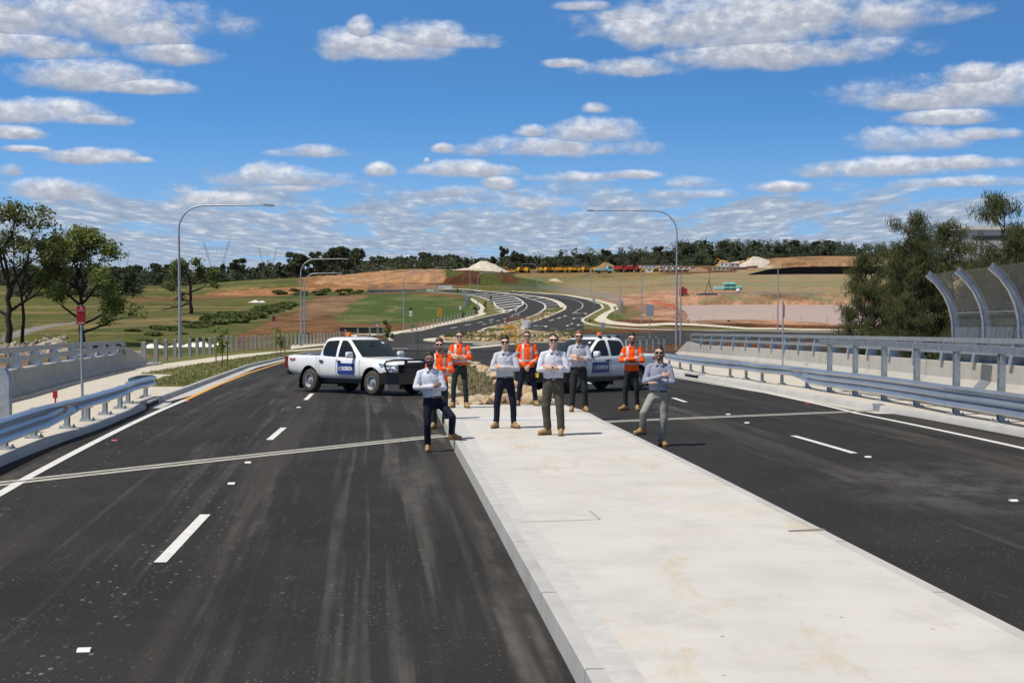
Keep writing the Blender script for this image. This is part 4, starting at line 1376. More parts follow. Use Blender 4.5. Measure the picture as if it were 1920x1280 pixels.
pole_sign(915.6, 631, 620, 'black chevron board with white arrow on the roundabout', [('rect', 624, 6.5, 6.5, M_BLACK, 0, [([(-.35, 0), (.2, .45), (.38, .45), (-.08, 0), (.38, -.45), (.2, -.45)], M_SIGNW)])])
pole_sign(1113.5, 585, 559, 'grey sign back on a pole at the outer bend', [('rect', 564, 5, 8, M_SIGNB, 0, [])])
pole_sign(1153, 608, 574, 'grey back of a give way triangle on the inner footpath bend', [('tri', 579, 8, 9, M_SIGNB, 0, [])])
pole_sign(1218, 637, 570, 'large grey rectangular sign back on a pole beside the ute', [('rect', 582, 15, 21, M_SIGNB, 0, [])], r=.06)
pole_sign(1130.7, 622, 604, 'small pale grey square sign back on the roundabout exit', [('rect', 610, 8, 11, M_SIGNB, 0, [])])
pole_sign(1106, 618, 597, 'thin dark-topped post beside the square sign back', [('rect', 601, 2.5, 7, M_BLACK, 0, [])])
pole_sign(1290, 636, 598, 'grey back of a give way triangle beside the tall lamp', [('tri', 603, 6, 8, M_SIGNB, 0, [])])
pole_sign(1366, 622, 600, 'thin pole with a small black cap before the pond', [('rect', 601.5, 5, 2.5, M_BLACK, 0, [])])
pole_sign(1551, 626, 592, 'small white sign on a thin pole at the pond shore', [('rect', 595, 3, 5, M_SIGNW, 0, [])])
for px, a, b in ((1183, 585, 612), (1313, 590, 620), (1338, 590, 622), (1450, 588, 602), (1502, 589, 618), (1521, 590, 600)):
    pole_sign(px, b, a, 'thin bare star picket standing in the brown soil by the pond', [], r=.025, cat='picket', name='star_picket', group='star pickets by the pond')
for px in (1451.5, 1496.5):
    q = pole_sign(px, 622, 610, 'small orange roadwork marker at the pond side kerb', [('dia', 613, 4.5, 6, M_ORANGE, 0, [])], cat='marker', name='road_marker', group='orange roadwork markers')

# row of square posts along the path
def post_row(pts_px, spacing, h, w, world=None):
    P = world or [(lambda q: Vector((q.x, q.y, 0)))(tp(a, b)) for a, b in pts_px]
    d = [0]
    for a, b in zip(P[:-1], P[1:]):
        d.append(d[-1] + (b - a).length)
    out = []
    t = 0
    while t <= d[-1] + .01:
        x, y = np.interp(t, d, [p.x for p in P]), np.interp(t, d, [p.y for p in P])
        out.append(Vector((x, y, gz(x, y))))
        t += spacing
    return out
bol = None
def bollard(p, h, label, group):
    global bol
    if bol is None:
        mb = MB()
        mb.prism([(-.5, -.5), (.5, -.5), (.5, .5), (-.5, .5)], lambda a, b, t: Vector((a * .22, b * .22, t)), -.1, .96)
        mb.add([(-.11, -.11, .96), (.11, -.11, .96), (.11, .11, .96), (-.11, .11, .96), (-.08, -.08, 1), (.08, -.08, 1), (.08, .08, 1), (-.08, .08, 1)],
               [(4, 5, 6, 7), (0, 1, 5, 4), (1, 2, 6, 5), (2, 3, 7, 6), (3, 0, 4, 7)])
        bol = mb.build('bollard', M_TIMBER)
        q = bol
    else:
        q = bol.copy(); COL.objects.link(q)
    q.location = p
    q.scale = (1, 1, h * rng.uniform(.96, 1.04))
    q.rotation_euler = (0, 0, rng.uniform(-.1, .1))
    tag(q, label, 'bollard', group)
rowA = [gp(a, b) for a, b in ((270, 690), (293, 681), (311, 677), (328, 672.5), (356, 669), (370, 667), (382, 665.5), (394, 664), (404, 663), (415, 661.5), (425, 660), (434.5, 659), (444, 658), (454, 657), (463, 656), (472, 655.4), (479, 654.8), (488, 654), (497, 653.4), (507, 652.6))]
for p in rowA:
    bollard(p, 1.42, 'square grey post in the row along the path by the white sheeting', 'square posts along the near path')
for p in post_row([(522, 652), (575, 648), (640, 637), (700, 631), (740, 628)], 2.9, 1.4, .2):
    bollard(p, 1.45, 'square grey post in the row behind the white ute with the bullbar', 'square posts behind the ute')
for p in post_row([(772, 622), (800, 616), (850, 604), (893, 592)], 4.6, 1.4, .2):
    bollard(p, 1.5, 'square grey post in the row below the green turf lawn', 'square posts below the turf')

# wire fences
M_CHAIN = mat('chain_wire', (.30, .33, .35), .6, .3, alpha=.30)
def wire_fence(px, h, label, step=5.0):
    P = post_row(px, step, h, .06)
    root = empty('wire_fence', P[0])
    tag(root, label, 'fence')
    o = P[0]
    pr = None
    for p in P:
        if pr is None:
            pr = MB().tube([(0, 0, -.2), (0, 0, h)], .05, 6).build('post', M_GALVD, root); q = pr
        else:
            q = pr.copy(); COL.objects.link(q)
        q.location = p - o
    mb = MB()
    for p in P:
        mb.v.append(tuple(p - o + Vector((0, 0, .05)))); mb.v.append(tuple(p - o + Vector((0, 0, h - .05))))
    for i in range(len(P) - 1):
        mb.f.append((2 * i, 2 * i + 2, 2 * i + 3, 2 * i + 1))
    mb.build('wire_mesh', M_CHAIN, root)
    t = MB()
    t.tube([p - o + Vector((0, 0, h)) for p in P], .03, 5).build('top_rail', M_GALVD, root)
wire_fence([(945, 542), (1020, 543), (1075, 551), (1128, 560), (1160, 570), (1168, 580), (1163, 590)], 2.3, 'wire mesh fence curving round the outer side of the road bend')
wire_fence([(692, 548.5), (740, 544.5), (800, 543.5), (870, 543.3)], 2.0, 'wire mesh fence along the far side of the turf')
wire_fence([(867, 554), (876, 559), (878, 567), (872, 577)], 2.0, 'short wire mesh fence at the turf corner by the hatched stripes', 3.0)
wire_fence([(690, 549.5), (703, 549), (712, 548.6)], 3.2, 'pale mesh fence panel at the far left end of the turf', 4)
wire_fence([(1300, 556), (1400, 553), (1500, 553), (1600, 554)], 1.1, 'low thin wire fence on top of the pond bank', 14)
# pedestrian fence beside the second ute
def ped_fence():
    P = [Vector((x, y, gz(x, y) + .1)) for x, y in ((9.2, 101), (9.6, 104), (10.2, 107.5), (10.8, 111), (11.4, 114), (12.0, 117), (13.0, 121))]
    P = [Vector((8.0 + i * .78, 96 + i * 3.0, 0)) for i in range(7)]
    P = [Vector((p.x, p.y, gz(p.x, p.y) + .1)) for p in P]
    root = empty('post_and_cable_fence', P[0]); tag(root, 'short post and cable fence with black caps behind the second ute', 'fence')
    o = P[0]; pr = None
    for p in P:
        if pr is None:
            pr = MB().box((0, 0, .65), (.14, .14, 1.3)).build('post', M_GALVD, root); q = pr
            cp = MB().box((0, 0, 1.33), (.18, .18, .06)).build('cap', M_BLACK, pr)
        else:
            q = copy_tree(pr, root)
        q.location = p - o
    for h in (.35, .75, 1.18):
        MB().tube([p - o + Vector((0, 0, h)) for p in P], .02, 5).build('cable', M_GALVD, root)
ped_fence()

# yellow frame on the splitter, white cabinet, orange netting
def yellow_frame():
    b = gp(957, 649)
    root = empty('yellow_frame', b)
    tag(root, 'yellow steel frame with a mesh infill on the splitter island', 'steel frame')
    my = mat('yellow_steel', (.62, .32, .015), .5, var=.2, vscale=3)
    k = F / b.y; H = 36 / k; w = 20 / k
    for s in (-1, 1):
        MB().box((s * w / 2, 0, H / 2), (.22, .16, H)).build('upright', my, root)
    MB().box((0, 0, H - .1), (w - .2, .14, .2)).box((0, 0, H * .45), (w - .2, .10, .12)).box((0, .03, H * .2), (w - .2, .10, .1)).build('crossbar', my, root)
    MB().prism([(-w * .42, 0), (w * .42, 0), (w * .25, .22), (-w * .2, .26)], lambda a, c, h: Vector((a, h, H + c)), -.06, .06).build('head', my, root)
    mb = MB()
    for i in range(7):
        x = -w / 2 + w * (i + 1) / 8
        mb.box((x, .02, H * .68), (.03, .03, H * .45))
    for i in range(5):
        mb.box((0, .02, H * (.5 + i * .09)), (w - .22, .03, .03))
    mb.build('mesh_infill', mat('rusty_mesh', (.4, .2, .06), .7), root)
    MB().box((w * .15, -.09, H * .33), (w * .4, .02, .35)).build('number_plate', mat('sign_pale', (.6, .52, .35), .6), root)
yellow_frame()
p = tp(987, 616)
q = MB().prism([(-.75, 0), (.75, 0), (.75, 1.25), (.55, 1.55), (-.75, 1.55)], lambda a, b, h: Vector((a, h, b)), -.5, .5).build('service_cabinet', M_SIGNW)
q.location = p; tag(q, 'white service cabinet at the tip of the planted median', 'cabinet')
MB().box((.45, -.52, .7), (.45, .03, 1.0)).build('door', mat('cabinet_grey', (.35, .37, .4), .6), q)  # door panel in a greyer tone than the cabinet
q = MB()
for i in range(14):
    a = rng.uniform(0, 3.4)
    q.tube([(a, rng.uniform(-.5, .5), 0), (a + rng.uniform(-.1, .1), rng.uniform(-.5, .5), rng.uniform(.8, 1.3))], .03, 5)
q.tube([(0, 0, .7), (1.7, .3, .8), (3.4, 0, .7)], .03, 5).tube([(-.4, 0, 0), (-.35, 0, 2.9)], .06, 6)
q = q.build('barrier_netting', mat('red_netting', (.45, .06, .04), .7)); q.location = tp(955, 603)
tag(q, 'tangle of red barrier netting and stakes on the planted median', 'netting')
mb = MB()
pts = [tp(a, b) for a, b in ((1222, 568), (1240, 574), (1262, 578), (1269, 585), (1271, 592))]
for a, b in zip(pts[:-1], pts[1:]):
    n = 7
    for i in range(n):
        p = a.lerp(b, i / n); g = gz(p.x, p.y)
        mb.box((p.x, p.y, g + .55), (.08, .08, 1.1))
    h0, h1 = rng.uniform(.35, .6), rng.uniform(.35, .6)
    mb.add([(a.x, a.y, gz(a.x, a.y) + h0), (b.x, b.y, gz(b.x, b.y) + h1), (b.x, b.y, gz(b.x, b.y) + h1 + .4), (a.x, a.y, gz(a.x, a.y) + h0 + .4)], [(0, 1, 2, 3)])
q = mb.build('safety_fence', M_ORANGE); tag(q, 'drooping orange safety netting on the pink bank beside the pond', 'netting')

# raised pavement studs, litter
st = None
for i, (px, row, m, nm) in enumerate(((465, 867.5, 0, 1), (158, 1219.5, 0, 1), (434, 907, 0, 1), (1365, 777, 0, 1), (1900, 939, 0, 1), (1627, 857, 0, 1), (1400, 793, 0, 1), (560, 764, 0, 1), (215, 826, 1, 1), (1513, 757, 1, 1), (352, 752, 1, 1))):
    p = gp(px, row)
    if st is None:
        st = {}
    if m not in st:
        st[m] = MB().prism([(-.045, 0), (.045, 0), (.025, .02), (-.025, .02)], lambda a, b, h: Vector((h, a, b + .002)), -.05, .05).build('road_stud', M_REDR if m else M_SIGNW)
        q = st[m]
    else:
        q = st[m].copy(); COL.objects.link(q)
    q.location = p
    q.rotation_euler = (-.02, 0, .1)
    tag(q, ['white raised road stud on the dark asphalt', 'red raised road stud beside an edge line'][m], 'road stud', ['white road studs', 'red road studs'][m])
# ------------------------------------------------------------ the two white utes
M_PAINT = mat('white_car_paint', (.74, .75, .76), .28, coat=.6, spec=.5)
M_TRIM = mat('black_plastic', (.014, .014, .015), .45)
M_BAR = mat('black_bar_steel', (.010, .010, .011), .3)
M_GLASS = mat('tinted_glass', (.009, .011, .013), .06, spec=.45)
M_WIND = mat('windscreen_glass', (.010, .018, .020), .06, spec=.38)
M_TYRE = mat('dusty_tyre', (.060, .048, .036), .9, var=.3, vscale=6)
M_RIM = mat('steel_rim', (.48, .49, .50), .32, .7)
M_SEAM = mat('panel_gap', (.10, .10, .105), .7)
M_BLUE = mat('sign_royal_blue', (.012, .030, .22), .4)
M_PLATE = mat('plate_yellow', (.62, .46, .02), .5)
M_TAIL = mat('tail_lamp_red', (.16, .008, .01), .15)
M_HEAD = mat('headlamp_lens', (.30, .33, .37), .08, .4)
M_CHROME = mat('chrome', (.7, .7, .7), .15, 1.0)

def rbox(c, d, r, seg=16, rings=10):
    """box with rounded edges"""
    mb = MB().ball((0, 0, 0), r, seg, rings)
    sg = lambda t: 0 if abs(t) < 1e-6 else math.copysign(1, t)
    mb.v = [(c[0] + x + sg(x) * (d[0] / 2 - r), c[1] + y + sg(y) * (d[1] / 2 - r), c[2] + z + sg(z) * (d[2] / 2 - r)) for x, y, z in mb.v]
    return mb

def text_mesh(s, size, off=0.0, name='lettering'):
    cu = bpy.data.curves.new(name, 'FONT')
    cu.body = s; cu.size = size; cu.align_x = 'CENTER'; cu.align_y = 'CENTER'; cu.offset = off; cu.extrude = .003; cu.resolution_u = 3
    o = bpy.data.objects.new(name, cu); COL.objects.link(o)
    return evalmesh(o, name)
def put_text(s, size, off, m, parent, loc, right, up, name='lettering', sx=1.0):
    me = text_mesh(s, size, off, name)
    o = link(name, me, m, parent)
    r, u = Vector(right).normalized(), Vector(up).normalized()
    n = r.cross(u)
    M = Matrix((r * sx, u, n)).transposed().to_4x4()
    M.translation = Vector(loc)
    o.matrix_local = M
    return o

def ute(loc, heading, label, plate, bars, deco):
    """x forward from the middle of the wheelbase, y left, z up from the road"""
    root = empty('pickup_ute', loc)
    root.rotation_euler = (0, 0, heading)
    tag(root, label, 'ute', 'white utes parked across the road')
    # lower body: sections along x, half profile from under the floor to the middle of the top
    ST = [  # x, z bottom, half width bottom, half width widest, half width shoulder, z shoulder, z crown, half width crown
        (-2.86, .66, .74, .80, .80, 1.14, 1.17, .70),
        (-2.80, .58, .80, .885, .875, 1.17, 1.205, .82),
        (-2.40, .54, .86, .925, .895, 1.18, 1.215, .85),
        (-1.60, .50, .88, .935, .905, 1.18, 1.215, .86),
        (-1.20, .46, .88, .93, .90, 1.17, 1.20, .86),
        (-.60, .45, .88, .925, .895, 1.15, 1.17, .86),
        (.30, .45, .88, .925, .895, 1.13, 1.15, .86),
        (.95, .45, .88, .93, .895, 1.12, 1.165, .80),
        (1.30, .46, .88, .94, .89, 1.09, 1.155, .74),
        (1.75, .48, .88, .94, .87, 1.05, 1.12, .68),
        (2.10, .50, .86, .91, .83, 1.00, 1.07, .62),
        (2.32, .52, .80, .84, .74, .94, 1.01, .54),
        (2.44, .56, .66, .70, .60, .88, .94, .44)]
    mb = MB()
    def prof(s):
        x, zb, hb, hw, hs, zs, zc, hc = s
        zm = zb + (zs - zb) * .5
        half = [(0, zb), (hb * .8, zb), (hb, zb + .03), (hw, zm - .05), (hw, zm + .12), (hs + .012, zs - .09), (hs - .008, zs - .015), (hc, zc - .008), (hc * .5, zc + .006), (0, zc + .01)]
        return [(x, y, z) for y, z in half] + [(x, -y, z) for y, z in half[-2:0:-1]]
    P = [prof(s) for s in ST]
    m = len(P[0])
    for p in P: mb.v.extend(p)
    for i in range(len(P) - 1):
        for k in range(m):
            k2 = (k + 1) % m
            mb.f.append((i * m + k, i * m + k2, (i + 1) * m + k2, (i + 1) * m + k))
    mb.f.append(tuple(range(m))[::-1])
    e = (len(P) - 1) * m
    mb.f.append(tuple(e + k for k in range(m)))
    o = mb.build('body', M_PAINT, None)
    sub = o.modifiers.new('s', 'SUBSURF'); sub.subdivision_type = 'CATMULL_CLARK'; sub.levels = 2; sub.render_levels = 2
    cut = MB()
    for cx in (-1.55, 1.55):
        for s in (-1, 1):
            cut.lathe([(0, 0), (.475, 0), (.475, .36), (0, .36)], 40, Matrix.Translation((cx, s * 1.0, .40)) @ Matrix.Rotation(R(90) * s, 4, 'X'))
    cut.box((-2.02, 0, 1.30), (1.48, 1.62, .36))     # the tray
    cm = cut.mesh('cut'); bmx = bmesh.new(); bmx.from_mesh(cm); bmesh.ops.remove_doubles(bmx, verts=bmx.verts, dist=1e-5); bmesh.ops.recalc_face_normals(bmx, faces=bmx.faces); bmx.to_mesh(cm); bmx.free()
    co = link('cut', cm, M_TRIM)
    bo = o.modifiers.new('b', 'BOOLEAN'); bo.object = co; bo.operation = 'DIFFERENCE'; bo.solver = 'EXACT'
    me = evalmesh(o, 'body')
    bpy.data.objects.remove(co)
    me.shade_smooth(); me.set_sharp_from_angle(angle=R(38))
    me.materials.clear(); me.materials.append(M_PAINT)
    body = link('body', me, None, root)
    # cab
    RG = [(1.10, -1.16, 1.06, .872), (1.16, -1.15, 1.00, .868), (1.42, -1.09, .66, .80), (1.66, -1.02, .315, .70), (1.735, -.95, .16, .655), (1.775, -.80, 0.0, .56), (1.79, -.55, -.25, .36)]
    def ring(z, xr, xf, w):
        return [(xf, -.72 * w, z), (xf, .72 * w, z), (xf - .07, .90 * w, z), (xf - .22, w, z), (xr + .14, w, z), (xr + .03, .93 * w, z), (xr, .75 * w, z), (xr, -.75 * w, z), (xr + .03, -.93 * w, z), (xr + .14, -w, z), (xf - .22, -w, z), (xf - .07, -.90 * w, z)]
    mb = MB()
    for r_ in RG: mb.v.extend(ring(*r_))
    n = 12
    for i in range(len(RG) - 1):
        for k in range(n):
            k2 = (k + 1) % n
            mb.f.append((i * n + k, i * n + k2, (i + 1) * n + k2, (i + 1) * n + k))
    mb.f.append(tuple((len(RG) - 1) * n + k for k in range(n)))
    cab = mb.build('cab', M_PAINT, root, 42)
    zz = [r_[0] for r_ in RG]
    wy = lambda z: float(np.interp(z, zz, [r_[3] for r_ in RG]))
    xf = lambda z: float(np.interp(z, zz, [r_[2] for r_ in RG]))
    xr = lambda z: float(np.interp(z, zz, [r_[1] for r_ in RG]))
    def side_panel(name, poly, m_, s, lift, par, dens=4):
        mb = MB()
        Q = []
        for (a, b), (c, d) in zip(poly, poly[1:] + poly[:1]):
            Q += [(a + (c - a) * t / dens, b + (d - b) * t / dens) for t in range(dens)]
        cx, cz = sum(q[0] for q in Q) / len(Q), sum(q[1] for q in Q) / len(Q)
        rings_ = []
        for sc in (1, .5):
            rings_.append([(cx + (x - cx) * sc, cz + (z - cz) * sc) for x, z in Q])
        for rg in rings_:
            mb.v += [(x, s * (wy(z) + lift), z) for x, z in rg]
        k = len(Q)
        mb.v.append((cx, s * (wy(cz) + lift), cz))
        for i in range(k):
            j = (i + 1) % k
            mb.f.append((i, j, k + j, k + i)); mb.f.append((k + i, k + j, 2 * k))
        return mb.build(name, m_, par, 60)
    FW = [(.74, 1.19), (.70, 1.26), (.48, 1.47), (.24, 1.63), (.12, 1.675), (-.06, 1.685), (-.10, 1.66), (-.12, 1.17), (.60, 1.155)]
    RW = [(-.24, 1.165), (-.235, 1.66), (-.28, 1.685), (-.78, 1.655), (-.86, 1.60), (-.93, 1.38), (-.90, 1.23), (-.82, 1.19)]
    for s in (-1, 1):
        side_panel('front_window', FW, M_GLASS, s, .008, root)
        side_panel('rear_window', RW, M_GLASS, s, .008, root)
        side_panel('window_frame', [(.10, 1.155), (.02, 1.155)][:0] or [(.76, 1.155), (.74, 1.21), (.62, 1.21), (.62, 1.155)], M_TRIM, s, .012, root)
    # windscreen, rear screen
    def screen(name, xfn, zs, k, m_, lift):
        mb = MB()
        for z in zs:
            for y in ((-.875, -.72, -.35, 0, .35, .72, .875) if lift > 0 else np.linspace(-.72, .72, 7)):
                yy = y * wy(z)
                xx = xfn(z) + lift - (max(0, abs(y) - .72) / .18 * .07 if lift > 0 else 0)
                mb.v.append((xx, yy, z))
        for i in range(len(zs) - 1):
            for q in range(6):
                mb.f.append((i * 7 + q, i * 7 + q + 1, (i + 1) * 7 + q + 1, (i + 1) * 7 + q))
        return mb.build(name, m_, root, 60)
    ws = screen('windscreen', xf, [1.17, 1.28, 1.42, 1.54, 1.66, 1.70], .865, M_WIND, .012)
    screen('rear_screen', xr, [1.25, 1.42, 1.6], .75, M_GLASS, -.012)
    MB().box((xf(1.5) - .02, -.0, 1.61), (.02, .16, .05), (0, -.9, 0)).build('rear_view_mirror', M_TRIM, ws)
    MB().box((xf(1.6) + .02, .52, 1.6), (.004, .10, .08), (0, -.96, 0)).build('windscreen_sticker', M_SIGNW, ws)
    for s in (-1, 1):
        sg = s
        # shut lines
        for xs, z0, z1 in ((.98, .52, 1.14), (-.17, .50, 1.14), (-1.03, .56, 1.14), (-1.17, .55, 1.18)):
            mb = MB()
            zs = np.linspace(z0, z1, 7)
            for z in zs:
                w = .936 if z < 1.0 else .936 - (z - 1.0) * .27
                w = float(np.interp(z, [.45, .5, .75, .9, 1.05, 1.15], [.885, .905, .928, .930, .912, .893]))
                for dx in (-.006, .006):
                    mb.v.append((xs + dx, s * (w + .004), z))
            for i in range(6):
                mb.f.append((2 * i, 2 * i + 1, 2 * i + 3, 2 * i + 2))
            mb.build('door_seam', M_SEAM, root)
        for xs in (-.02, -.90):
            MB().ball((xs, s * .932, 1.02), (.10, .012, .038), 10, 6).build('handle_recess', M_SEAM, root, 180)
            h = MB().box((xs, s * .955, 1.025), (.19, .035, .03)).build('door_handle', M_TRIM, root, 30)
        # mirror
        mr = rbox((.66, s * 1.06, 1.235), (.14, .25, .19), .055).build('wing_mirror', M_PAINT, root, 180)
        MB().box((.66, s * .93, 1.16), (.08, .14, .05)).build('mirror_arm', M_TRIM, mr, 30)
        MB().ball((.615, s * 1.06, 1.24), (.04, .115, .078), 12, 8).build('mirror_glass', M_CHROME, mr, 180)
        # lamps, flares, flaps
        hl = MB().add([(2.395, s * .60, .93), (2.26, s * .80, .945), (2.02, s * .895, .985), (1.86, s * .905, 1.0), (1.98, s * .912, .86), (2.2, s * .87, .80), (2.40, s * .66, .80)],
                      [(0, 1, 5, 6), (1, 2, 4, 5), (2, 3, 4)]).build('headlight', M_HEAD, root, 60)
        MB().ball((2.27, s * .76, .875), (.03, .06, .055), 10, 7).build('lamp_bowl', M_CHROME, hl, 180)
        MB().prism([(-2.87, .78), (-2.72, .78), (-2.70, 1.15), (-2.86, 1.15)], lambda a, b, h: Vector((a, s * h, b)), .74, .898).build('tail_light', M_TAIL, root, 30)
        for cx in (-1.55, 1.55):
            MB().box((cx - .50, s * .80, .30), (.012, .26, .34)).build('mud_flap', M_TRIM, root)
            # dark arch liner
            lin = MB()
            for a in np.linspace(0, math.pi, 15):
                for y in (.66, .925):
                    lin.v.append((cx + .468 * math.cos(a), s * y, .40 + .468 * math.sin(a)))
            lin.f = [(2 * i, 2 * i + 1, 2 * i + 3, 2 * i + 2) for i in range(14)]
            lin.build('arch_liner', M_TRIM, root, 60)
    MB().box((0, 0, .43), (3.6, 1.5, .16)).box((.1, .55, .38), (1.6, .12, .12)).box((-.9, -.4, .36), (.8, .4, .16)).box((1.55, 0, .38), (.14, 1.4, .1)).box((-1.55, 0, .38), (.14, 1.4, .12)).build('chassis', M_TRIM, root)
    MB().box((-2.02, 0, 1.165), (1.5, 1.64, .03)).build('tray_cover', mat('tray_cover_grey', (.05, .052, .055), .7), root)
    MB().box((-2.90, 0, .62), (.10, 1.5, .14)).build('rear_bumper', M_TRIM, root, 30)
    # wheels
    first = None
    for cx in (-1.55, 1.55):
        for s in (-1, 1):
            rr, tw = .378, .128
            T = Matrix.Rotation(R(-90), 4, 'X') if s > 0 else Matrix.Rotation(R(90), 4, 'X')
            w = empty('wheel', (cx, s * .79, rr)); w.parent = root
            w.matrix_local = Matrix.Translation((cx, s * .79, rr)) @ T
            if first is None:
                MB().lathe([(.215, -tw), (.30, -tw - .008), (.355, -tw + .012), (rr, -tw + .05), (rr + .002, 0), (rr, tw - .05), (.355, tw - .012), (.30, tw + .008), (.215, tw - .01), (.205, 0), (.215, -tw)], 40).build('tyre', M_TYRE, w, 50)
                mb = MB().lathe([(.218, tw - .012), (.222, tw), (.205, tw + .002), (.196, tw - .03), (.185, tw - .065), (.165, tw - .075), (.14, tw - .05), (.115, tw - .035), (.085, tw - .03), (.070, tw - .03), (.062, tw + .008), (.03, tw + .012), (.0005, tw + .012)], 36)
                rim = mb.build('rim', M_RIM, w, 45)
                hb = MB()
                for k in range(12):
                    a = 2 * math.pi * k / 12
                    hb.ball((.150 * math.cos(a), .150 * math.sin(a), tw - .056), (.014, .014, .010), 8, 5)
                hb.build('rim_holes', M_DARK, w)
                nb = MB()
                for k in range(6):
                    a = 2 * math.pi * k / 6
                    nb.ball((.095 * math.cos(a), .095 * math.sin(a), tw - .026), (.012, .012, .014), 6, 4)
                nb.build('wheel_nut', M_SEAM, rim)
                first = w
            else:
                for ch in list(first.children):
                    copy_tree(ch, w)
    # grille and bar work
    MB().box((2.40, 0, .80), (.10, 1.16, .30)).build('grille', M_TRIM, root, 30)
    MB().box((2.462, 0, .85), (.012, .9, .03)).build('grille_bar', M_CHROME, root)
    pl = []
    mb = MB()
    outl = [(1.98, -.965), (2.30, -.95), (2.60, -.70), (2.66, -.30), (2.66, .30), (2.60, .70), (2.30, .95), (1.98, .965), (2.05, .80), (2.40, .5), (2.40, -.5), (2.05, -.80)]
    mb.prism(outl, lambda a, b, h: Vector((a, b, h)), .36, .70)
    mb.box((2.56, 0, .76), (.16, 1.0, .14))
    mb.box((2.555, 0, .90), (.05, .80, .24))
    for s in (-1, 1):      # wings rising to the lamps
        mb.prism([(1.97, .42), (2.02, .66), (2.16, .73), (2.44, .73), (2.56, .66), (2.56, .42)], lambda a, b, h: Vector((a, s * (.945 - max(0, a - 2.25) * .62 - (h if h else 0)), b)), 0, .22)
    bb = mb.build('bull_bar', M_BAR, root, 30)
    for s in (-1, 1):
        MB().prism([(2.50, .64), (2.62, .64), (2.60, 1.10), (2.54, 1.10)], lambda a, b, h: Vector((a, s * .40 + h, b)), -.035, .035).build('upright', M_BAR, bb, 30)
        MB().tube([(2.58, s * .38, 1.09), (2.56, s * .55, 1.10), (2.44, s * .80, 1.09), (2.28, s * .93, 1.05), (2.22, s * .955, .98), (2.26, s * .95, .84), (2.34, s * .92, .70)], .030, 8).build('hoop', M_BAR, bb, 60)
        MB().lathe([(.0005, .02), (.055, .02), (.06, 0), (.06, -.05)], 14, Matrix.Translation((2.585, s * .62, .60)) @ Matrix.Rotation(R(90), 4, 'Y')).build('fog_lamp', M_HEAD, bb, 40)
    MB().tube([(2.58, -.40, 1.09), (2.58, .40, 1.09)], .030, 8).tube([(2.60, -.40, .90), (2.60, .40, .90)], .022, 8).build('crossbar', M_BAR, bb, 60)
    mp = MB().box((2.68, plate[1], .58), (.012, .37, .13)).build('number_plate', M_PLATE, root)
    put_text(plate[0], .105, .003, M_BLACK, mp, (2.688, plate[1], .58), (0, 1, 0), (0, 0, 1))
    if deco == 1:
        MB().tube([(2.5, .16, 1.08), (2.44, .16, 2.35)], [.010, .005], 6).build('whip_aerial', M_TRIM, root)
    MB().tube([(.0, .3, 1.76), (-.16, .3, 1.90)], [.012, .006], 6).build('roof_aerial', M_TRIM, root)
    b = MB().lathe([(.0005, .13), (.05, .128), (.075, .11), (.082, .03), (.085, 0)], 16, Matrix.Translation((-.72, .05 if deco == 1 else -.1, 1.80))).build('amber_beacon', mat('amber_lens', (.85, .19, .01), .25), root, 40)
    MB().box((-.72, .05 if deco == 1 else -.1, 1.792), (.2, .2, .03)).build('beacon_base', M_TRIM, b, 30)
    if bars:
        for xx in (.0, -.42, -.85):
            for s in (-1, 1):
                MB().box((xx, s * .60, 1.79), (.10, .09, .075)).build('rack_foot', M_TRIM, root, 30)
            MB().box((xx, 0, 1.83), (.06, 1.16, .025)).build('roof_rack', M_RIM, root, 30)
    # door panels: royal blue sign with white lettering
    for s in (-1, 1):
        nrm = Vector((0, s, 0)); rt = Vector((1, 0, 0)) if s < 0 else Vector((-1, 0, 0))
        c = Vector((.33, s * .935, .80))
        sg = MB().box(c, (.80, .008, .34)).build('door_sign', M_BLUE, root)
        put_text('ROBSON', .165, .007, M_SIGNW, sg, c + rt * .075 + nrm * .0045, rt, (0, 0, 1), sx=.80)
        ring_ = []
        mb = MB(); gb = MB()
        def arc(mb, r0, r1, a0, a1, cx, cz):
            a = np.linspace(R(a0), R(a1), 14)
            vs = [c + rt * (cx + r_ * math.cos(t)) + Vector((0, 0, cz + r_ * math.sin(t))) + nrm * .0075 for r_ in (r0, r1) for t in a]
            mb.add(vs, [(i, i + 1, 14 + i + 1, 14 + i) for i in range(13)])
        arc(mb, .036, .062, 75, 300, -.275, 0)
        arc(gb, .010, .045, -20, 140, -.262, .012)
        mb.build('swirl_mark', M_SIGNW, sg); gb.build('swirl_mark', mat('swirl_green', (.25, .55, .2), .5), sg)
        put_text('4x4', .13, .006, mat('decal_red', (.40, .07, .06), .5), root, Vector((-2.42, s * .928, 1.06)), rt, (0, 0, 1), 'decal', sx=1.5)
    return root
th = R(44)
ute((-4.80, 43.7, float(zroad(43.7))), -th - .0, 'white dual cab ute on the left carriageway with its front turned to the planted median', ('CN30AR', .22), False, 1)
bpy.context.view_layer.update()
ute((2.47, 45.2, float(zroad(45.2))), math.pi + th, 'white dual cab ute with roof rack feet, parked behind the men on the right carriageway', ('YX1', .25), True, 2)
for o in [x for x in COL.objects if x.name.startswith('pickup_ute')]:
    a = -.04 * math.sin(o.rotation_euler.z)      # the road falls away
    o.rotation_euler = (Matrix.Rotation(-.04, 3, 'X') @ Matrix.Rotation(o.rotation_euler.z, 3, 'Z')).to_euler()
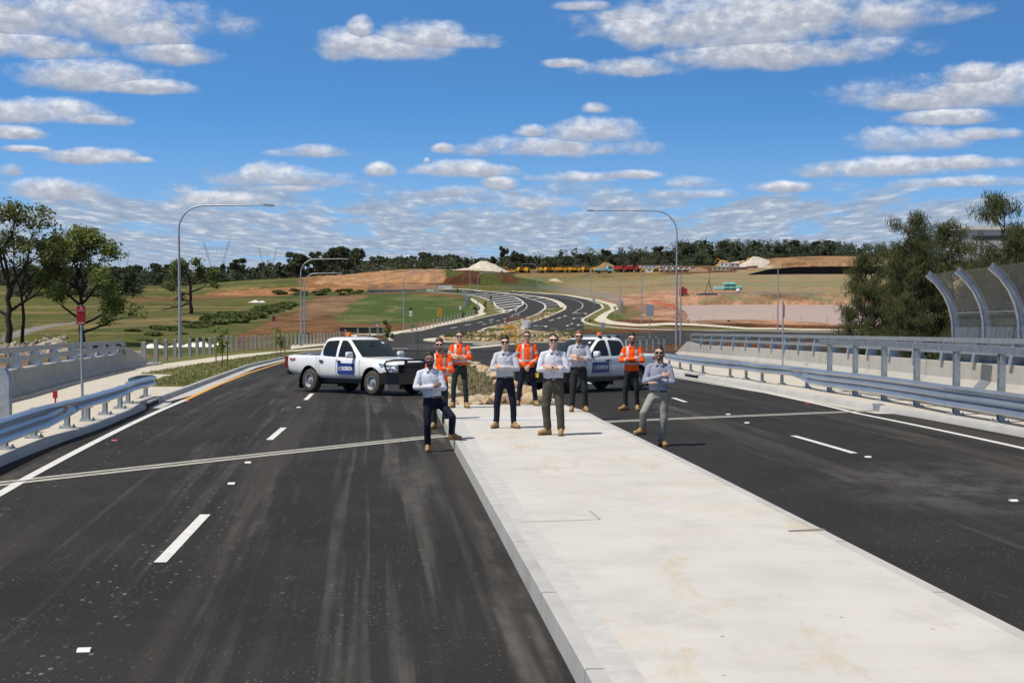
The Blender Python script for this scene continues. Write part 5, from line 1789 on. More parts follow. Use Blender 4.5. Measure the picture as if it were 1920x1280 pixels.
# ------------------------------------------------------------ the nine men
def skin_mat(name, c):
    return mat(name, c, .5, var=.10, vscale=25, spec=.4)
SK = {'fair': skin_mat('skin_fair', (.66, .41, .305)), 'tan': skin_mat('skin_tan', (.58, .35, .25)), 'brown': skin_mat('skin_brown', (.25, .135, .085))}
HR = {'black': mat('hair_black', (.010, .008, .007), .55), 'dark': mat('hair_dark_brown', (.018, .011, .008), .6, var=.3, vscale=60), 'brown': mat('hair_brown', (.055, .032, .019), .6, var=.3, vscale=60),
      'stubble': mat('short_beard', (.105, .058, .036), .7, var=.3, vscale=60), 'ginger': mat('hair_ginger', (.20, .085, .035), .6, var=.3, vscale=60)}
def cloth(name, c, var=.10, sc=20, **k):
    return mat(name, c, .85, var=var, vscale=sc, bump=.15, bscale=70, spec=.2, **k)
CL = {'blue_white': cloth('shirt_blue_white', (.58, .61, .69), .07), 'grey_white': cloth('shirt_grey_white', (.50, .52, .57), .10, 45), 'lilac_white': cloth('shirt_lilac_white', (.60, .60, .67), .08, 45),
      'lilac_grey': cloth('shirt_lilac_grey', (.42, .43, .51), .12, 45), 'slate': cloth('shirt_slate_blue', (.27, .285, .36), .16, 55), 'hivis': cloth('hivis_orange', (.95, .105, .014), .07),
      'navy': cloth('trousers_navy', (.0105, .0125, .027), .25, 10), 'olive': cloth('trousers_olive', (.075, .070, .050), .2, 10), 'charcoal': cloth('trousers_charcoal', (.026, .027, .028), .3, 9),
      'green_jean': cloth('jeans_dark_green', (.026, .034, .033), .4, 9), 'stone': cloth('trousers_stone_grey', (.27, .265, .235), .14, 12)}
M_BOOT = mat('tan_suede_boot', (.33, .20, .085), .85, var=.25, vscale=14, bump=.4, bscale=40)
M_SOLE = mat('boot_sole', (.10, .065, .035), .8)
M_BELT = mat('belt_leather', (.02, .014, .010), .5)
M_TAPE = mat('reflective_tape', (.45, .45, .44), .45, var=.08, vscale=30)
M_SHADES = mat('dark_lens', (.006, .006, .007), .08)
M_LIP = mat('lips', (.30, .10, .085), .5)
M_TEETH = mat('smiling_mouth', (.46, .33, .29), .5)
M_WATCH = mat('watch_black', (.02, .02, .02), .3)
M_LINE = cloth('collar_lining', (.035, .042, .06), .1)

def loft(mb, st, n=24, cap=True):
    """closed stack of ellipses (z, rx, ry, cx, cy)"""
    o = len(mb.v)
    for z, rx, ry, cx, cy in st:
        for k in range(n):
            a = 2 * math.pi * k / n
            mb.v.append((cx + rx * math.cos(a), cy + ry * math.sin(a), z))
    for i in range(len(st) - 1):
        for k in range(n):
            k2 = (k + 1) % n
            mb.f.append((o + i * n + k, o + i * n + k2, o + (i + 1) * n + k2, o + (i + 1) * n + k))
    if cap:
        mb.f.append(tuple(o + k for k in range(n))[::-1])
        e = o + (len(st) - 1) * n
        mb.f.append(tuple(e + k for k in range(n)))
def fuse(mb, name, vox, smooth=3, fac=.5):
    """one continuous surface from overlapping volumes"""
    me = mb.mesh(name)
    o = link(name, me, None)
    m = o.modifiers.new('r', 'REMESH'); m.mode = 'VOXEL'; m.voxel_size = vox; m.use_smooth_shade = True
    if smooth:
        q = o.modifiers.new('s', 'SMOOTH'); q.iterations = smooth; q.factor = fac
    out = evalmesh(o, name)
    bpy.data.meshes.remove(me)
    return out
def npverts(me):
    a = np.empty(len(me.vertices) * 3, np.float32); me.vertices.foreach_get('co', a); return a.reshape(-1, 3)
def npnorm(me):
    a = np.empty(len(me.vertices) * 3, np.float32); me.vertices.foreach_get('normal', a); return a.reshape(-1, 3)
def vn3(P, f, seed):
    """cheap 3-D value noise in [-1, 1]"""
    X, Y, Z = (P * np.array(f)).T + 100 + seed
    k = np.floor(Z); t = Z - k; t = t * t * (3 - 2 * t)
    a = vnoise(X + k * 17.3, Y + k * 9.1, seed); b = vnoise(X + (k + 1) * 17.3, Y + (k + 1) * 9.1, seed)
    return 2 * (a * (1 - t) + b * t) - 1
def wrinkle(me, amp, f, seed, fn=None):
    P, N = npverts(me), npnorm(me)
    r = 1 - np.abs(vn3(P, f, seed)) * 2
    r2 = vn3(P, [q * 2.1 for q in f], seed + 5)
    d = amp * (r * .85 + r2 * .22)
    if fn is not None:
        d = d * fn(P)
    me.vertices.foreach_set('co', (P + N * d[:, None]).astype(np.float32).ravel())
    me.update()
def ik(a, c, l1, l2, pole):
    a, c, pole = Vector(a), Vector(c), Vector(pole)
    d = c - a; L_ = min(d.length, l1 + l2 - .004)
    d = d.normalized()
    x = (l1 * l1 - l2 * l2 + L_ * L_) / (2 * L_)
    h = math.sqrt(max(l1 * l1 - x * x, 0))
    p = (pole - d * pole.dot(d)).normalized()
    return a + d * x + p * h
def hand(mb, w, d, n, side, curl=.5, thumb=1):
    """w wrist, d along the hand, n out of the back of the hand; side = +1 / -1 puts the thumb along +- d x n"""
    w, d, n = Vector(w), Vector(d).normalized(), Vector(n)
    n = (n - d * n.dot(d)).normalized()
    s = d.cross(n).normalized() * side
    M = Matrix((s, n, d)).transposed()
    mb.rcone(w - d * .03, .026, w + d * .02, .027, 12)
    mb.ball(w + d * .052, (.040, .017, .052), 14, 9, M)
    for i, (off_, ln) in enumerate(((.030, .074), (.010, .082), (-.011, .076), (-.030, .060))):
        a = w + d * (.092 - abs(off_) * .25) + s * off_
        p = a
        cu = curl * (1 + .12 * (i - 1))
        for k, fr in enumerate((.45, .32, .23)):
            an = cu * (.35 + .75 * k)
            dd = (d * math.cos(an) - n * math.sin(an)).normalized()
            q = p + dd * ln * fr
            mb.rcone(p, .0092 - .0008 * k, q, .0085 - .0008 * k, 8, 2)
            p = q
    t0 = w + d * .022 + s * .030 - n * .004
    t1 = t0 + (d * .62 + s * .62 - n * .25).normalized() * .042
    t2 = t1 + (d * .85 + s * .25 - n * .35).normalized() * .034
    mb.rcone(t0, .013, t1, .011, 8, 2); mb.rcone(t1, .0105, t2, .009, 8, 2)

def person(name_loc, H, yaw, spec):
    s = H / 1.8
    root = empty('person', name_loc, yaw, s)
    tag(root, spec['label'], 'person', None)
    seed = spec.get('seed', 1)
    lean = spec.get('hipx', 0.0)
    hipz = spec.get('hipz', .93)
    dz = hipz - .93
    hx = lambda side: Vector((lean + side * .088, .0, hipz))
    # legs
    legs = {}
    for side, key in ((-1, 'R'), (1, 'L')):
        fx_, fy_, fz_, toe = spec[key]
        an = Vector((fx_, fy_, fz_ + .10))
        tv = Vector((math.sin(R(toe)), -math.cos(R(toe)), 0))
        pole = Vector(spec['pole']) if fz_ > .1 else tv + Vector((side * .12, 0, 0))
        kn = ik(hx(side), an, *((.435, .42) if fz_ > .1 else (.424, .408)), pole)
        legs[key] = (hx(side), kn, an, tv, fz_)
    tw = spec.get('twist', 0.0)      # sideways set of the chest over the hips
    cx = lambda z: lean * (1 - min(1, max(0, (z - hipz) / .45))) + tw * min(1, max(0, (z - hipz) / .45))
    fat = spec.get('fat', 1.0)
    # arms
    arms = {}
    for side, key in ((-1, 'aR'), (1, 'aL')):
        el, wr, hd, hn, cu = spec[key]
        arms[key] = (Vector((tw + side * .18 * (1 + (fat - 1) * .5), .015, 1.425 + dz)), Vector(el) + Vector((tw, 0, dz)), Vector(wr) + Vector((tw, 0, dz)), Vector(hd), Vector(hn), cu, side)
    hd0 = Vector((tw, spec.get('heady', 0), dz))
    # ---- body: one continuous skin
    b = MB()
    loft(b, [(hipz - .08, .12, .075, lean, .01), (hipz, .135, .085, lean, .01), (1.10 + dz, .125 * fat, .085, cx(1.1), .005), (1.28 + dz, .145 * fat, .09, tw, 0), (1.40 + dz, .135, .075, tw, .01), (1.47 + dz, .07, .055, tw, .02)])
    for key, (sh, el, wr, hd, hn, cu, side) in arms.items():
        b.rcone(sh, .048, el, .037); b.rcone(el, .040, wr, .027)
        hand(b, wr, hd, hn, spec.get('thumb' + key, side), cu)
    for key, (h_, k_, a_, tv, fz_) in legs.items():
        b.rcone(h_, .072, k_, .048); b.rcone(k_, .046, a_, .034); b.rcone(a_ + Vector((0, 0, -.05)), .03, a_ + tv * .10 + Vector((0, 0, -.055)), .028)
    V3 = lambda x, y, z: Vector((x, y, z)) + hd0
    pv = hd0 + Vector((0, .01, 1.50))
    def big(mb):
        mb.v = [tuple(pv + (Vector(v) - pv) * 1.075 + Vector((0, 0, -.022))) for v in mb.v]
        return mb
    b0, b = b, MB()
    b.rcone(V3(0, .022, 1.45), .064, V3(0, .006, 1.60), .054)
    b.ball(V3(0, .008, 1.700), (.0735, .092, .104), 20, 14)
    b.rcone(V3(0, -.025, 1.648), .055, V3(0, -.047, 1.610), .036)
    b.rcone(V3(-.036, .0, 1.625), .032, V3(-.012, -.055, 1.598), .022); b.rcone(V3(.036, .0, 1.625), .032, V3(.012, -.055, 1.598), .022)
    b.ball(V3(0, -.070, 1.594), (.022, .018, .016))
    for q in (-1, 1):
        b.ball(V3(q * .034, -.058, 1.660), (.027, .026, .026)); b.ball(V3(q * .030, -.076, 1.722), (.026, .013, .010))
        b.ball(V3(q * .077, .012, 1.682), (.010, .020, .032))
        b.ball(V3(q * .011, -.092, 1.661), (.009, .010, .008))
    b.rcone(V3(0, -.084, 1.712), .009, V3(0, -.106, 1.668), .012)
    b.ball(V3(0, -.082, 1.634), (.026, .012, .009)); b.ball(V3(0, -.079, 1.622), (.022, .012, .008))
    big(b); b0.add(b.v, b.f); b = b0
    me = fuse(b, 'body', .0072, 2, .45)
    link('body', me, SK[spec['skin']], root)
    # eyes, mouth
    m = MB()
    for q in (-1, 1): m.ball(V3(q * .031, -.080, 1.702), (.014, .010, .007))
    big(m).build('eyes', mat('eyes', (.05, .035, .03), .3), root, 180)
    big(MB().ball(V3(0, -.0905, 1.629), (.023, .006, .0050))).build('mouth', M_TEETH if spec.get('smile') else M_LIP, root, 180)
    # ---- hair, beard
    hv = spec.get('hairvol', 1.0)
    hm = MB().ball(V3(0, .014, 1.712), (.0805, .0985, .104), 44, 30)
    out = []
    for x, y, z in hm.v:
        p = Vector((x, y, z)) - hd0 - Vector((0, .014, 1.712))
        line = .058 + .012 * math.cos(p.x * 60) * spec.get('part', 1)
        face = p.y < -.035 and p.z < line - max(0, (-.035 - p.y)) * .10
        side_ = p.z < (-.012 if p.y < .02 else -.06)
        up = max(0, p.z) / .104
        g = 1 + (hv - 1) * up * (1.5 if p.y < .02 else 1)
        nz = 1 + .035 * mnoise.noise(Vector((x, y, z)) * 45 + Vector((seed, 0, 0)))
        f = .86 if (face or side_) else g * nz
        out.append(tuple(hd0 + Vector((0, .014, 1.712)) + p * f))
    hm.v = out
    big(hm).build('hair', HR[spec['hair']], root, 180)
    if spec.get('beard'):
        full = spec['beard']
        bm_ = MB()
        g = .004 + .007 * full
        bm_.rcone(V3(0, -.027, 1.640), .055 + g * .8, V3(0, -.050, 1.604), .036 + g * 1.2, 24, 6)
        bm_.rcone(V3(-.052, .0, 1.660), .020 + g, V3(-.018, -.052, 1.596), .022 + g * 1.2, 16, 5); bm_.rcone(V3(.052, .0, 1.660), .020 + g, V3(.018, -.052, 1.596), .022 + g * 1.2, 16, 5)
        hm2 = fuse(bm_, 'beard', .006, 2)
        P = npverts(hm2); L0 = P - np.array(hd0)
        top = 1.650 + .055 * np.clip((np.abs(L0[:, 0]) - .030) / .03, 0, 1)
        inn = (L0[:, 2] > top) & (L0[:, 1] < .02)
        c = np.array(V3(0, -.01, 1.635))
        mouth = (np.abs(L0[:, 0]) < .024) & (np.abs(L0[:, 2] - 1.630) < .009) & (L0[:, 1] < -.06)
        P[inn] = c + (P[inn] - c) * .62
        P[mouth] = c + (P[mouth] - c) * .86
        P = np.array(pv) + (P - np.array(pv)) * 1.075 + np.array((0, 0, -.022))
        hm2.vertices.foreach_set('co', P.astype(np.float32).ravel()); hm2.update()
        link('beard', hm2, HR[spec.get('beardcol', spec['hair'])], root)
        big(MB().ball(V3(0, -.086, 1.6455), (.030, .010, .0065 + .002 * full))).build('moustache', HR[spec.get('beardcol', spec['hair'])], root, 180)
    # ---- sunglasses or spectacles
    if spec['eyewear'] == 'shades':
        g = MB()
        for q in (-1, 1):
            g.ball(V3(q * .0335, -.0915, 1.700), (.0305, .009, .0205), 16, 10, (0, 0, q * .22))
            g.tube([V3(q * .060, -.082, 1.708), V3(q * .079, -.040, 1.706), V3(q * .082, .015, 1.700)], .0042, 6)
        g.tube([V3(-.02, -.099, 1.708), V3(0, -.103, 1.710), V3(.02, -.099, 1.708)], .005, 6)
        big(g).build('sunglasses', M_SHADES, root, 180)
    else:
        g = MB()
        for q in (-1, 1):
            c0 = V3(q * .033, -.098, 1.700)
            g.tube([c0 + Vector((.029 * math.cos(a), .004 * math.cos(a) * -q, .021 * math.sin(a))) for a in np.linspace(0, 2 * math.pi, 17)], .0028, 6, False)
            g.tube([V3(q * .062, -.092, 1.706), V3(q * .080, -.04, 1.705), V3(q * .083, .015, 1.700)], .003, 6)
        g.tube([V3(-.006, -.101, 1.703), V3(.006, -.101, 1.703)], .0028, 6)
        big(g).build('spectacles', mat('spectacle_frame', (.35, .33, .31), .3, .5), root, 180)
    # ---- shirt
    sm_ = MB()
    tz = lambda z: z + dz
    tor = [(tz(.985), .152 * fat, .108 * fat, cx(.985), .004), (tz(1.03), .166 * fat, .122 * fat, cx(1.03), .002), (tz(1.10), .168 * fat, .125 * fat, cx(1.10), .0), (tz(1.20), .172 * (.5 + .5 * fat), .125 * fat, cx(1.2), 0),
           (tz(1.32), .183, .126, tw, .004), (tz(1.40), .176, .112, tw, .010), (tz(1.455), .125, .086, tw, .018), (tz(1.49), .078, .070, tw, .020)]
    if spec.get('untuck'):
        tor = [(tz(.93), .172 * fat, .13 * fat, cx(.93), .004)] + tor[1:]
    loft(sm_, tor, 32)
    sleeve = spec.get('sleeve', 1.0)
    for key, (sh, el, wr, hd, hn, cu, side) in arms.items():
        sm_.rcone(sh + Vector((-side * .012, 0, -.006)), .067, sh.lerp(el, .5), .058, 16); sm_.rcone(sh.lerp(el, .5), .058, el, .053, 16); sm_.rcone(Vector((tw + side * .045, .02, tz(1.465))), .050, sh + Vector((-side * .03, 0, .012)), .052, 14)
        end = el.lerp(wr, .93 if sleeve == 1 else sleeve)
        sm_.rcone(el, .055, end, .042 if sleeve == 1 else .052, 16)
        if sleeve < 1:
            t = (wr - el).normalized()
            sm_.tube([end - t * .035, end + t * .012], .056, 16)
    sh_me = fuse(sm_, 'shirt', .0095, 3)
    wrinkle(sh_me, .0062, (6.5, 6.5, 10), seed)
    shirt = link('shirt', sh_me, CL[spec['shirt']], root)
    # collar: band and two points, placket, pocket
    cm = MB()
    for k in range(25):
        a = R(-90 + 26 + k * (308 / 24))
        for rr, zz_ in ((.064, 1.492), (.067, 1.532), (.075, 1.528), (.083, 1.492)):
            cm.v.append((tw + rr * math.cos(a), .012 + hd0.y * .3 + rr * 1.02 * math.sin(a) - (.012 if math.sin(a) < 0 else 0), tz(zz_ + .006 * math.sin(a))))
    for k in range(24):
        for j in range(3):
            q = 4 * k + j
            cm.f.append((q, q + 4, q + 5, q + 1))
    for q in (-1, 1):
        cm.add([(tw + q * .030, -.074, tz(1.522)), (tw + q * .072, -.052, tz(1.515)), (tw + q * .066, -.094, tz(1.458)), (tw + q * .020, -.095, tz(1.480)),
                (tw + q * .030, -.064, tz(1.520)), (tw + q * .072, -.042, tz(1.512)), (tw + q * .066, -.086, tz(1.455)), (tw + q * .020, -.086, tz(1.478))],
               [(0, 1, 2, 3), (4, 7, 6, 5), (0, 4, 5, 1), (1, 5, 6, 2), (2, 6, 7, 3), (3, 7, 4, 0)])
    cm.build('collar', CL[spec['shirt']], shirt, 50)
    if spec.get('lining'):
        lm = MB()
        for q in (-1, 1):
            lm.add([(tw + q * .022, -.078, tz(1.508)), (tw + q * .062, -.073, tz(1.488)), (tw + q * .046, -.100, tz(1.452)), (tw + q * .004, -.098, tz(1.466))], [(0, 1, 2, 3)])
        lm.build('collar_lining', M_LINE, shirt)
    P = npverts(sh_me)
    pts = []
    for z in np.linspace(tz(1.02), tz(1.455), 16):
        sel = P[(np.abs(P[:, 2] - z) < .014) & (np.abs(P[:, 0] - cx(z - dz)) < .02) & (P[:, 1] > -.16)]
        if len(sel):
            pts.append((float(cx(z - dz)), float(sel[:, 1].min()) - .0015, float(z)))
    if len(pts) > 3:
        pm = MB()
        for x, y, z in pts:
            pm.v += [(x - .015, y, z), (x + .015, y, z)]
        pm.f = [(2 * i, 2 * i + 1, 2 * i + 3, 2 * i + 2) for i in range(len(pts) - 1)]
        pm.build('placket', CL[spec['shirt']], shirt, 60)
        for x, y, z in pts[::3]:
            MB().ball((x, y - .002, z), (.006, .003, .006), 8, 5).build('button', M_LINE if not spec.get('tape') else M_TAPE, shirt)
    # ---- reflective tape, cut from the shirt's own surface
    if spec.get('tape'):
        bmx = bmesh.new(); bmx.from_mesh(sh_me)
        keep = []
        segs = [(k_, a_[0], a_[1], a_[2]) for k_, a_ in arms.items()]
        for f in bmx.faces:
            c = f.calc_center_median()
            best, bt_, lab = 9, 0, None
            for k_, a0, a1, a2 in segs:
                for q, (p0, p1) in enumerate(((a0, a1), (a1, a2))):
                    d = p1 - p0; t = max(0, min(1, (c - p0).dot(d) / d.length_squared))
                    ds = (c - p0 - d * t).length
                    if ds < best: best, bt_, lab = ds, t * d.length, q
            z = c.z - dz
            on_arm = best < .078 and (abs(c.x - tw) > .17 or c.y < -.135)
            ok = False
            if on_arm:
                ok = (lab == 0 and .115 < bt_ < .170) or (lab == 1 and (.100 < bt_ < .150) and sleeve == 1)
            else:
                ok = (.075 < abs(c.x - tw) < .125 and z > 1.10) or (1.075 < z < 1.125)
            if ok: keep.append(f)
        if keep:
            ks = set(keep)
            bmesh.ops.delete(bmx, geom=[f for f in bmx.faces if f not in ks], context='FACES')
            for v in bmx.verts: v.co += v.normal * .0035
            tm = bpy.data.meshes.new('reflective_tape'); bmx.to_mesh(tm)
            link('reflective_tape', tm, M_TAPE, shirt)
        bmx.free()
    # ---- trousers
    t = MB()
    loft(t, [(hipz + .075, .150 * fat, .112 * fat, lean, .004), (hipz + .03, .162 * fat, .120 * fat, lean, .004), (hipz - .05, .170 * fat, .122 * fat, lean, .008), (hipz - .11, .155, .10, lean, .01), (hipz - .15, .10, .075, lean, .01)], 28)
    wid = spec.get('leg', 1.0)
    for key, (h_, k_, a_, tv, fz_) in legs.items():
        t.rcone(h_ + Vector((0, 0, -.01)), .090 * wid, k_, .066 * wid, 18); t.rcone(k_, .066 * wid, a_ + Vector((0, 0, .03)) + tv * -.005, .056 * wid, 18)
        t.ball(h_ + Vector((0, .055, -.04)), (.085, .075, .10), 14, 9)
    tm = fuse(t, 'trousers', .010, 3)
    kz = (legs['L'][1].z + legs['R'][1].z) / 2
    wrinkle(tm, .0075, (5, 5, 10), seed + 3, lambda P: .45 + .8 * np.exp(-((P[:, 2] - kz) / .10) ** 2) + .9 * np.exp(-((P[:, 2] - .16) / .09) ** 2) + .3 * np.exp(-((P[:, 2] - .85) / .06) ** 2))
    tro = link('trousers', tm, CL[spec['legs']], root)
    if not spec.get('untuck'):
        bl = MB(); loft(bl, [(hipz + .058, .158 * fat, .118 * fat, lean, .004), (hipz + .062, .163 * fat, .1225 * fat, lean, .004), (hipz + .092, .161 * fat, .121 * fat, lean, .004), (hipz + .096, .156 * fat, .116 * fat, lean, .004)], 32)
        be = bl.build('belt', mat('belt_brown', (.06, .03, .018), .5) if spec.get('brownbelt') else M_BELT, root, 60)
        MB().box((lean, -.1225 * fat, hipz + .077), (.045, .012, .034)).build('buckle', mat('buckle_metal', (.25, .24, .22), .4, .8), be)
    # ---- boots
    for key, (h_, k_, a_, tv, fz_) in legs.items():
        lt = Vector((-tv.y, tv.x, 0))
        g = Vector((a_.x, a_.y, fz_))
        at = lambda f, l, z: g + tv * f + lt * l + Vector((0, 0, z))
        bo = MB()
        bo.rcone(at(-.045, 0, .052), .043, at(.05, 0, .060), .044, 14); bo.rcone(at(.05, 0, .058), .045, at(.155, 0, .045), .043, 14)
        bo.rcone(at(-.02, 0, .06), .048, at(-.015, 0, .165), .056, 14); bo.rcone(at(0, 0, .12), .045, at(.08, 0, .075), .036, 12)
        bm2 = fuse(bo, 'boot', .009, 2)
        P = npverts(bm2); P[:, 2] = np.maximum(P[:, 2], fz_ + .018); bm2.vertices.foreach_set('co', P.ravel()); bm2.update()
        bt = link('boot', bm2, M_BOOT, root)
        so = MB()
        outl = [(-.085, .0), (-.075, .032), (-.03, .040), (.04, .043), (.11, .049), (.16, .042), (.190, .018), (.195, 0), (.190, -.018), (.16, -.042), (.11, -.049), (.04, -.043), (-.03, -.040), (-.075, -.032)]
        so.prism(outl, lambda a, c, h: at(a, c, h), .001, .026)
        so.build('sole', M_SOLE, bt, 30)
        lc = MB()
        for i in range(4):
            f0 = .035 + i * .022
            lc.tube([at(f0, -.022, .116 - i * .010), at(f0 + .004, 0, .124 - i * .0105), at(f0, .022, .116 - i * .010)], .004, 5)
        lc.build('laces', M_SOLE, bt)
    if spec.get('watch'):
        sh, el, wr, hd, hn, cu, side = arms[spec['watch']]
        tdir = (wr - el).normalized()
        c = el.lerp(wr, .93)
        MB().tube([c - tdir * .012, c + tdir * .012], .034, 16).ball(c + Vector((0, -.033, .008)), (.018, .008, .018)).build('watch', M_WATCH, root, 60)
    return root

# folded arms; "top" is the side whose forearm lies in front
def folded(top, hi=0.0, inn=0.0):
    o = -top
    outer = ((top * .250, -.075, 1.175), (-top * .055, -.238, 1.205 + hi), (-top * .95, .18, .28), (-top * .10, -.9, .25), .38)
    inner = ((o * .250, -.070, 1.170), (top * .045 + inn, -.178, 1.195 - hi * .4), (top * .95, .10, .12), (top * .1, -.9, .3), .30)
    return (outer, inner) if top < 0 else (inner, outer)     # (right arm, left arm)
def man(px, row, h, H, yaw, label, **k):
    p = gp(px, row, h) if isinstance(h, (int, float)) else h
    k['label'] = label
    return person(p, H, yaw, k)
MED = .205
aR, aL = folded(-1, .0)
man(804, 846, 0, 1.76, .10, 'bearded man in a pale blue shirt, one tan boot up on the kerb', skin='brown', hair='black', hairvol=1.06, beard=1.0, smile=False, eyewear='specs', shirt='blue_white', legs='navy',
    aR=aR, aL=aL, R=(-.02, .0, 0, -5), L=(.42, -.02, .205, 62), hipx=.08, twist=.02, hipz=.915, pole=(.55, -1, 0), seed=2, brownbelt=True, leg=1.0)
aR, aL = folded(1, .0)
man(824, 803, 0, 1.88, .05, 'bearded man in orange high visibility shirt half hidden behind the pale blue shirt', skin='fair', hair='brown', hairvol=1.10, beard=.2, beardcol='stubble', eyewear='shades', shirt='hivis', tape=True, legs='green_jean',
    aR=aR, aL=aL, R=(-.11, 0, 0, -20), L=(.11, 0, 0, 15), untuck=True, seed=3)
aR, aL = folded(1, .02)
man(862, 764, MED, 1.80, 0, 'clean shaven man in orange high visibility shirt with bare forearms and dark jeans', skin='fair', hair='brown', hairvol=1.05, smile=True, eyewear='shades', shirt='hivis', tape=True, sleeve=.28, legs='green_jean',
    aR=aR, aL=aL, R=(-.155, .02, 0, -22), L=(.155, -.02, 0, 20), seed=4, leg=.93)
aR, aL = folded(1, .0)
man(947, 802, MED, 1.77, -.03, 'dark haired young man in a light grey shirt and navy trousers on the slab', skin='fair', hair='black', hairvol=1.12, smile=True, eyewear='shades', shirt='grey_white', lining=True, legs='navy',
    aR=aR, aL=aL, R=(-.175, .0, 0, -25), L=(.175, .0, 0, 35), seed=5, watch='aR')
man(988, 760, MED, 1.79, 0, 'man in orange high visibility shirt with his hands clasped in front', skin='tan', hair='dark', eyewear='shades', shirt='hivis', tape=True, legs='navy',
    aR=((-.262, .0, 1.14), (-.055, -.165, .985), (.45, -.25, -.85), (-.25, -.9, .2), .5), aL=((.262, .0, 1.14), (.060, -.185, .995), (-.5, -.2, -.85), (.25, -.9, .2), .5), R=(-.21, 0, 0, -18), L=(.21, 0, 0, 22), untuck=True, seed=6, fat=1.03)
aR, aL = folded(1, .0)
man(1037, 815, MED, 1.85, .04, 'man in a white lilac shirt and olive trousers, nearest on the slab', skin='fair', hair='dark', hairvol=.97, smile=True, eyewear='shades', shirt='lilac_white', lining=True, sleeve=.45, legs='olive',
    aR=aR, aL=aL, R=(-.10, .02, 0, -62), L=(.14, -.06, 0, -8), seed=7, watch='aL', leg=1.14, fat=1.06)
aR, aL = folded(1, .03)
man(1085, 771, MED, 1.81, -.03, 'ginger haired man in a lilac grey shirt with bare forearms, before the second ute', skin='fair', hair='ginger', hairvol=1.06, beard=.15, beardcol='ginger', smile=True, eyewear='shades', shirt='lilac_grey', lining=True, sleeve=.30, legs='charcoal',
    aR=aR, aL=aL, R=(-.15, 0, 0, -10), L=(.15, 0, 0, 15), seed=8, watch='aL', brownbelt=True, leg=1.04, fat=1.03)
aR, aL = folded(-1, .02)
man(1184, 769, 0, 1.93, -.05, 'curly haired man in orange high visibility shirt standing on the road by the ute', skin='fair', hair='dark', hairvol=1.16, beard=.14, beardcol='stubble', eyewear='shades', shirt='hivis', tape=True, legs='charcoal',
    aR=aR, aL=aL, R=(-.14, 0, 0, -58), L=(.13, 0, 0, 5), untuck=True, seed=9, leg=.92)
aR, aL = folded(-1, .08)
man(1237, 836, 0, 1.83, -.12, 'man in a slate blue shirt and stone trousers, one boot up on the median', skin='tan', hair='dark', hairvol=1.04, beard=.18, beardcol='stubble', smile=True, eyewear='shades', shirt='slate', lining=False, legs='stone',
    aR=aR, aL=aL, R=(-.31, -.03, .205, -52), L=(.03, .0, 0, 28), hipx=-.03, twist=-.02, hipz=.925, pole=(-.28, -1, 0), seed=10, leg=1.02)
# ------------------------------------------------------------ trees, shrubs, rocks
def leaf_mat(name, a, b, sc=.5):
    m = mat(name, a, .75, var=.5, vscale=sc, col2=b, spec=.2, detail=6)
    nt = m.node_tree; N, L = nt.nodes, nt.links      # light comes through a leaf as well as off it
    pr = N['Principled BSDF']; tr = N.new('ShaderNodeBsdfTranslucent'); mx = N.new('ShaderNodeMixShader'); mx.inputs[0].default_value = .38
    L.new(pr.inputs['Base Color'].links[0].from_socket, tr.inputs['Color'])
    L.new(pr.outputs[0], mx.inputs[1]); L.new(tr.outputs[0], mx.inputs[2]); L.new(mx.outputs[0], N['Material Output'].inputs['Surface'])
    return m
M_EUC = leaf_mat('gum_leaves', (.105, .140, .036), (.270, .310, .092), .45)
M_EUC2 = leaf_mat('dark_gum_leaves', (.070, .092, .030), (.200, .222, .078), .4)
M_CAS = leaf_mat('she_oak_needles', (.058, .074, .026), (.150, .158, .064), .5)
M_FAR = leaf_mat('far_leaves', (.055, .074, .042), (.130, .146, .082), .12)  # slight blue-grey of aerial haze is put into the far leaf colour
M_FAR2 = leaf_mat('far_leaves_olive', (.066, .076, .044), (.140, .145, .084), .12)
M_BARK = mat('grey_bark', (.085, .068, .052), .9, var=.4, vscale=2, stretch=(1, 1, .2))
M_BARKD = mat('dark_bark', (.030, .023, .018), .9, var=.4, vscale=2, stretch=(1, 1, .2))
M_BUSH = leaf_mat('bush_leaves', (.060, .084, .026), (.160, .190, .062), .8)

def leaf_cloud(mb, c, r, n, size, rg, droop=0.0, lean=None):
    for _ in range(n):
        d = Vector((rg.gauss(0, 1), rg.gauss(0, 1), rg.gauss(0, 1)))
        d = d.normalized() * (rg.random() ** .45)
        p = Vector(c) + Vector((d.x * r[0], d.y * r[1], d.z * r[2]))
        s = size * rg.uniform(.6, 1.35)
        if droop:
            t = Vector((rg.gauss(0, .35), rg.gauss(0, .35), -1 if rg.random() < droop else rg.uniform(-1, .9))).normalized()
            w = t.cross(Vector((rg.gauss(0, 1), rg.gauss(0, 1), .1))).normalized()
            a, b = t * s, w * s * .065
        else:
            a = Vector((rg.gauss(0, 1), rg.gauss(0, 1), rg.gauss(0, .8))).normalized()
            b = a.cross(Vector((rg.gauss(0, 1), rg.gauss(0, 1), rg.gauss(0, 1)))).normalized() * s * .38
            a = a * s * .62
        mb.add([p - a, p + b, p + a, p - b], [(0, 1, 2, 3)])

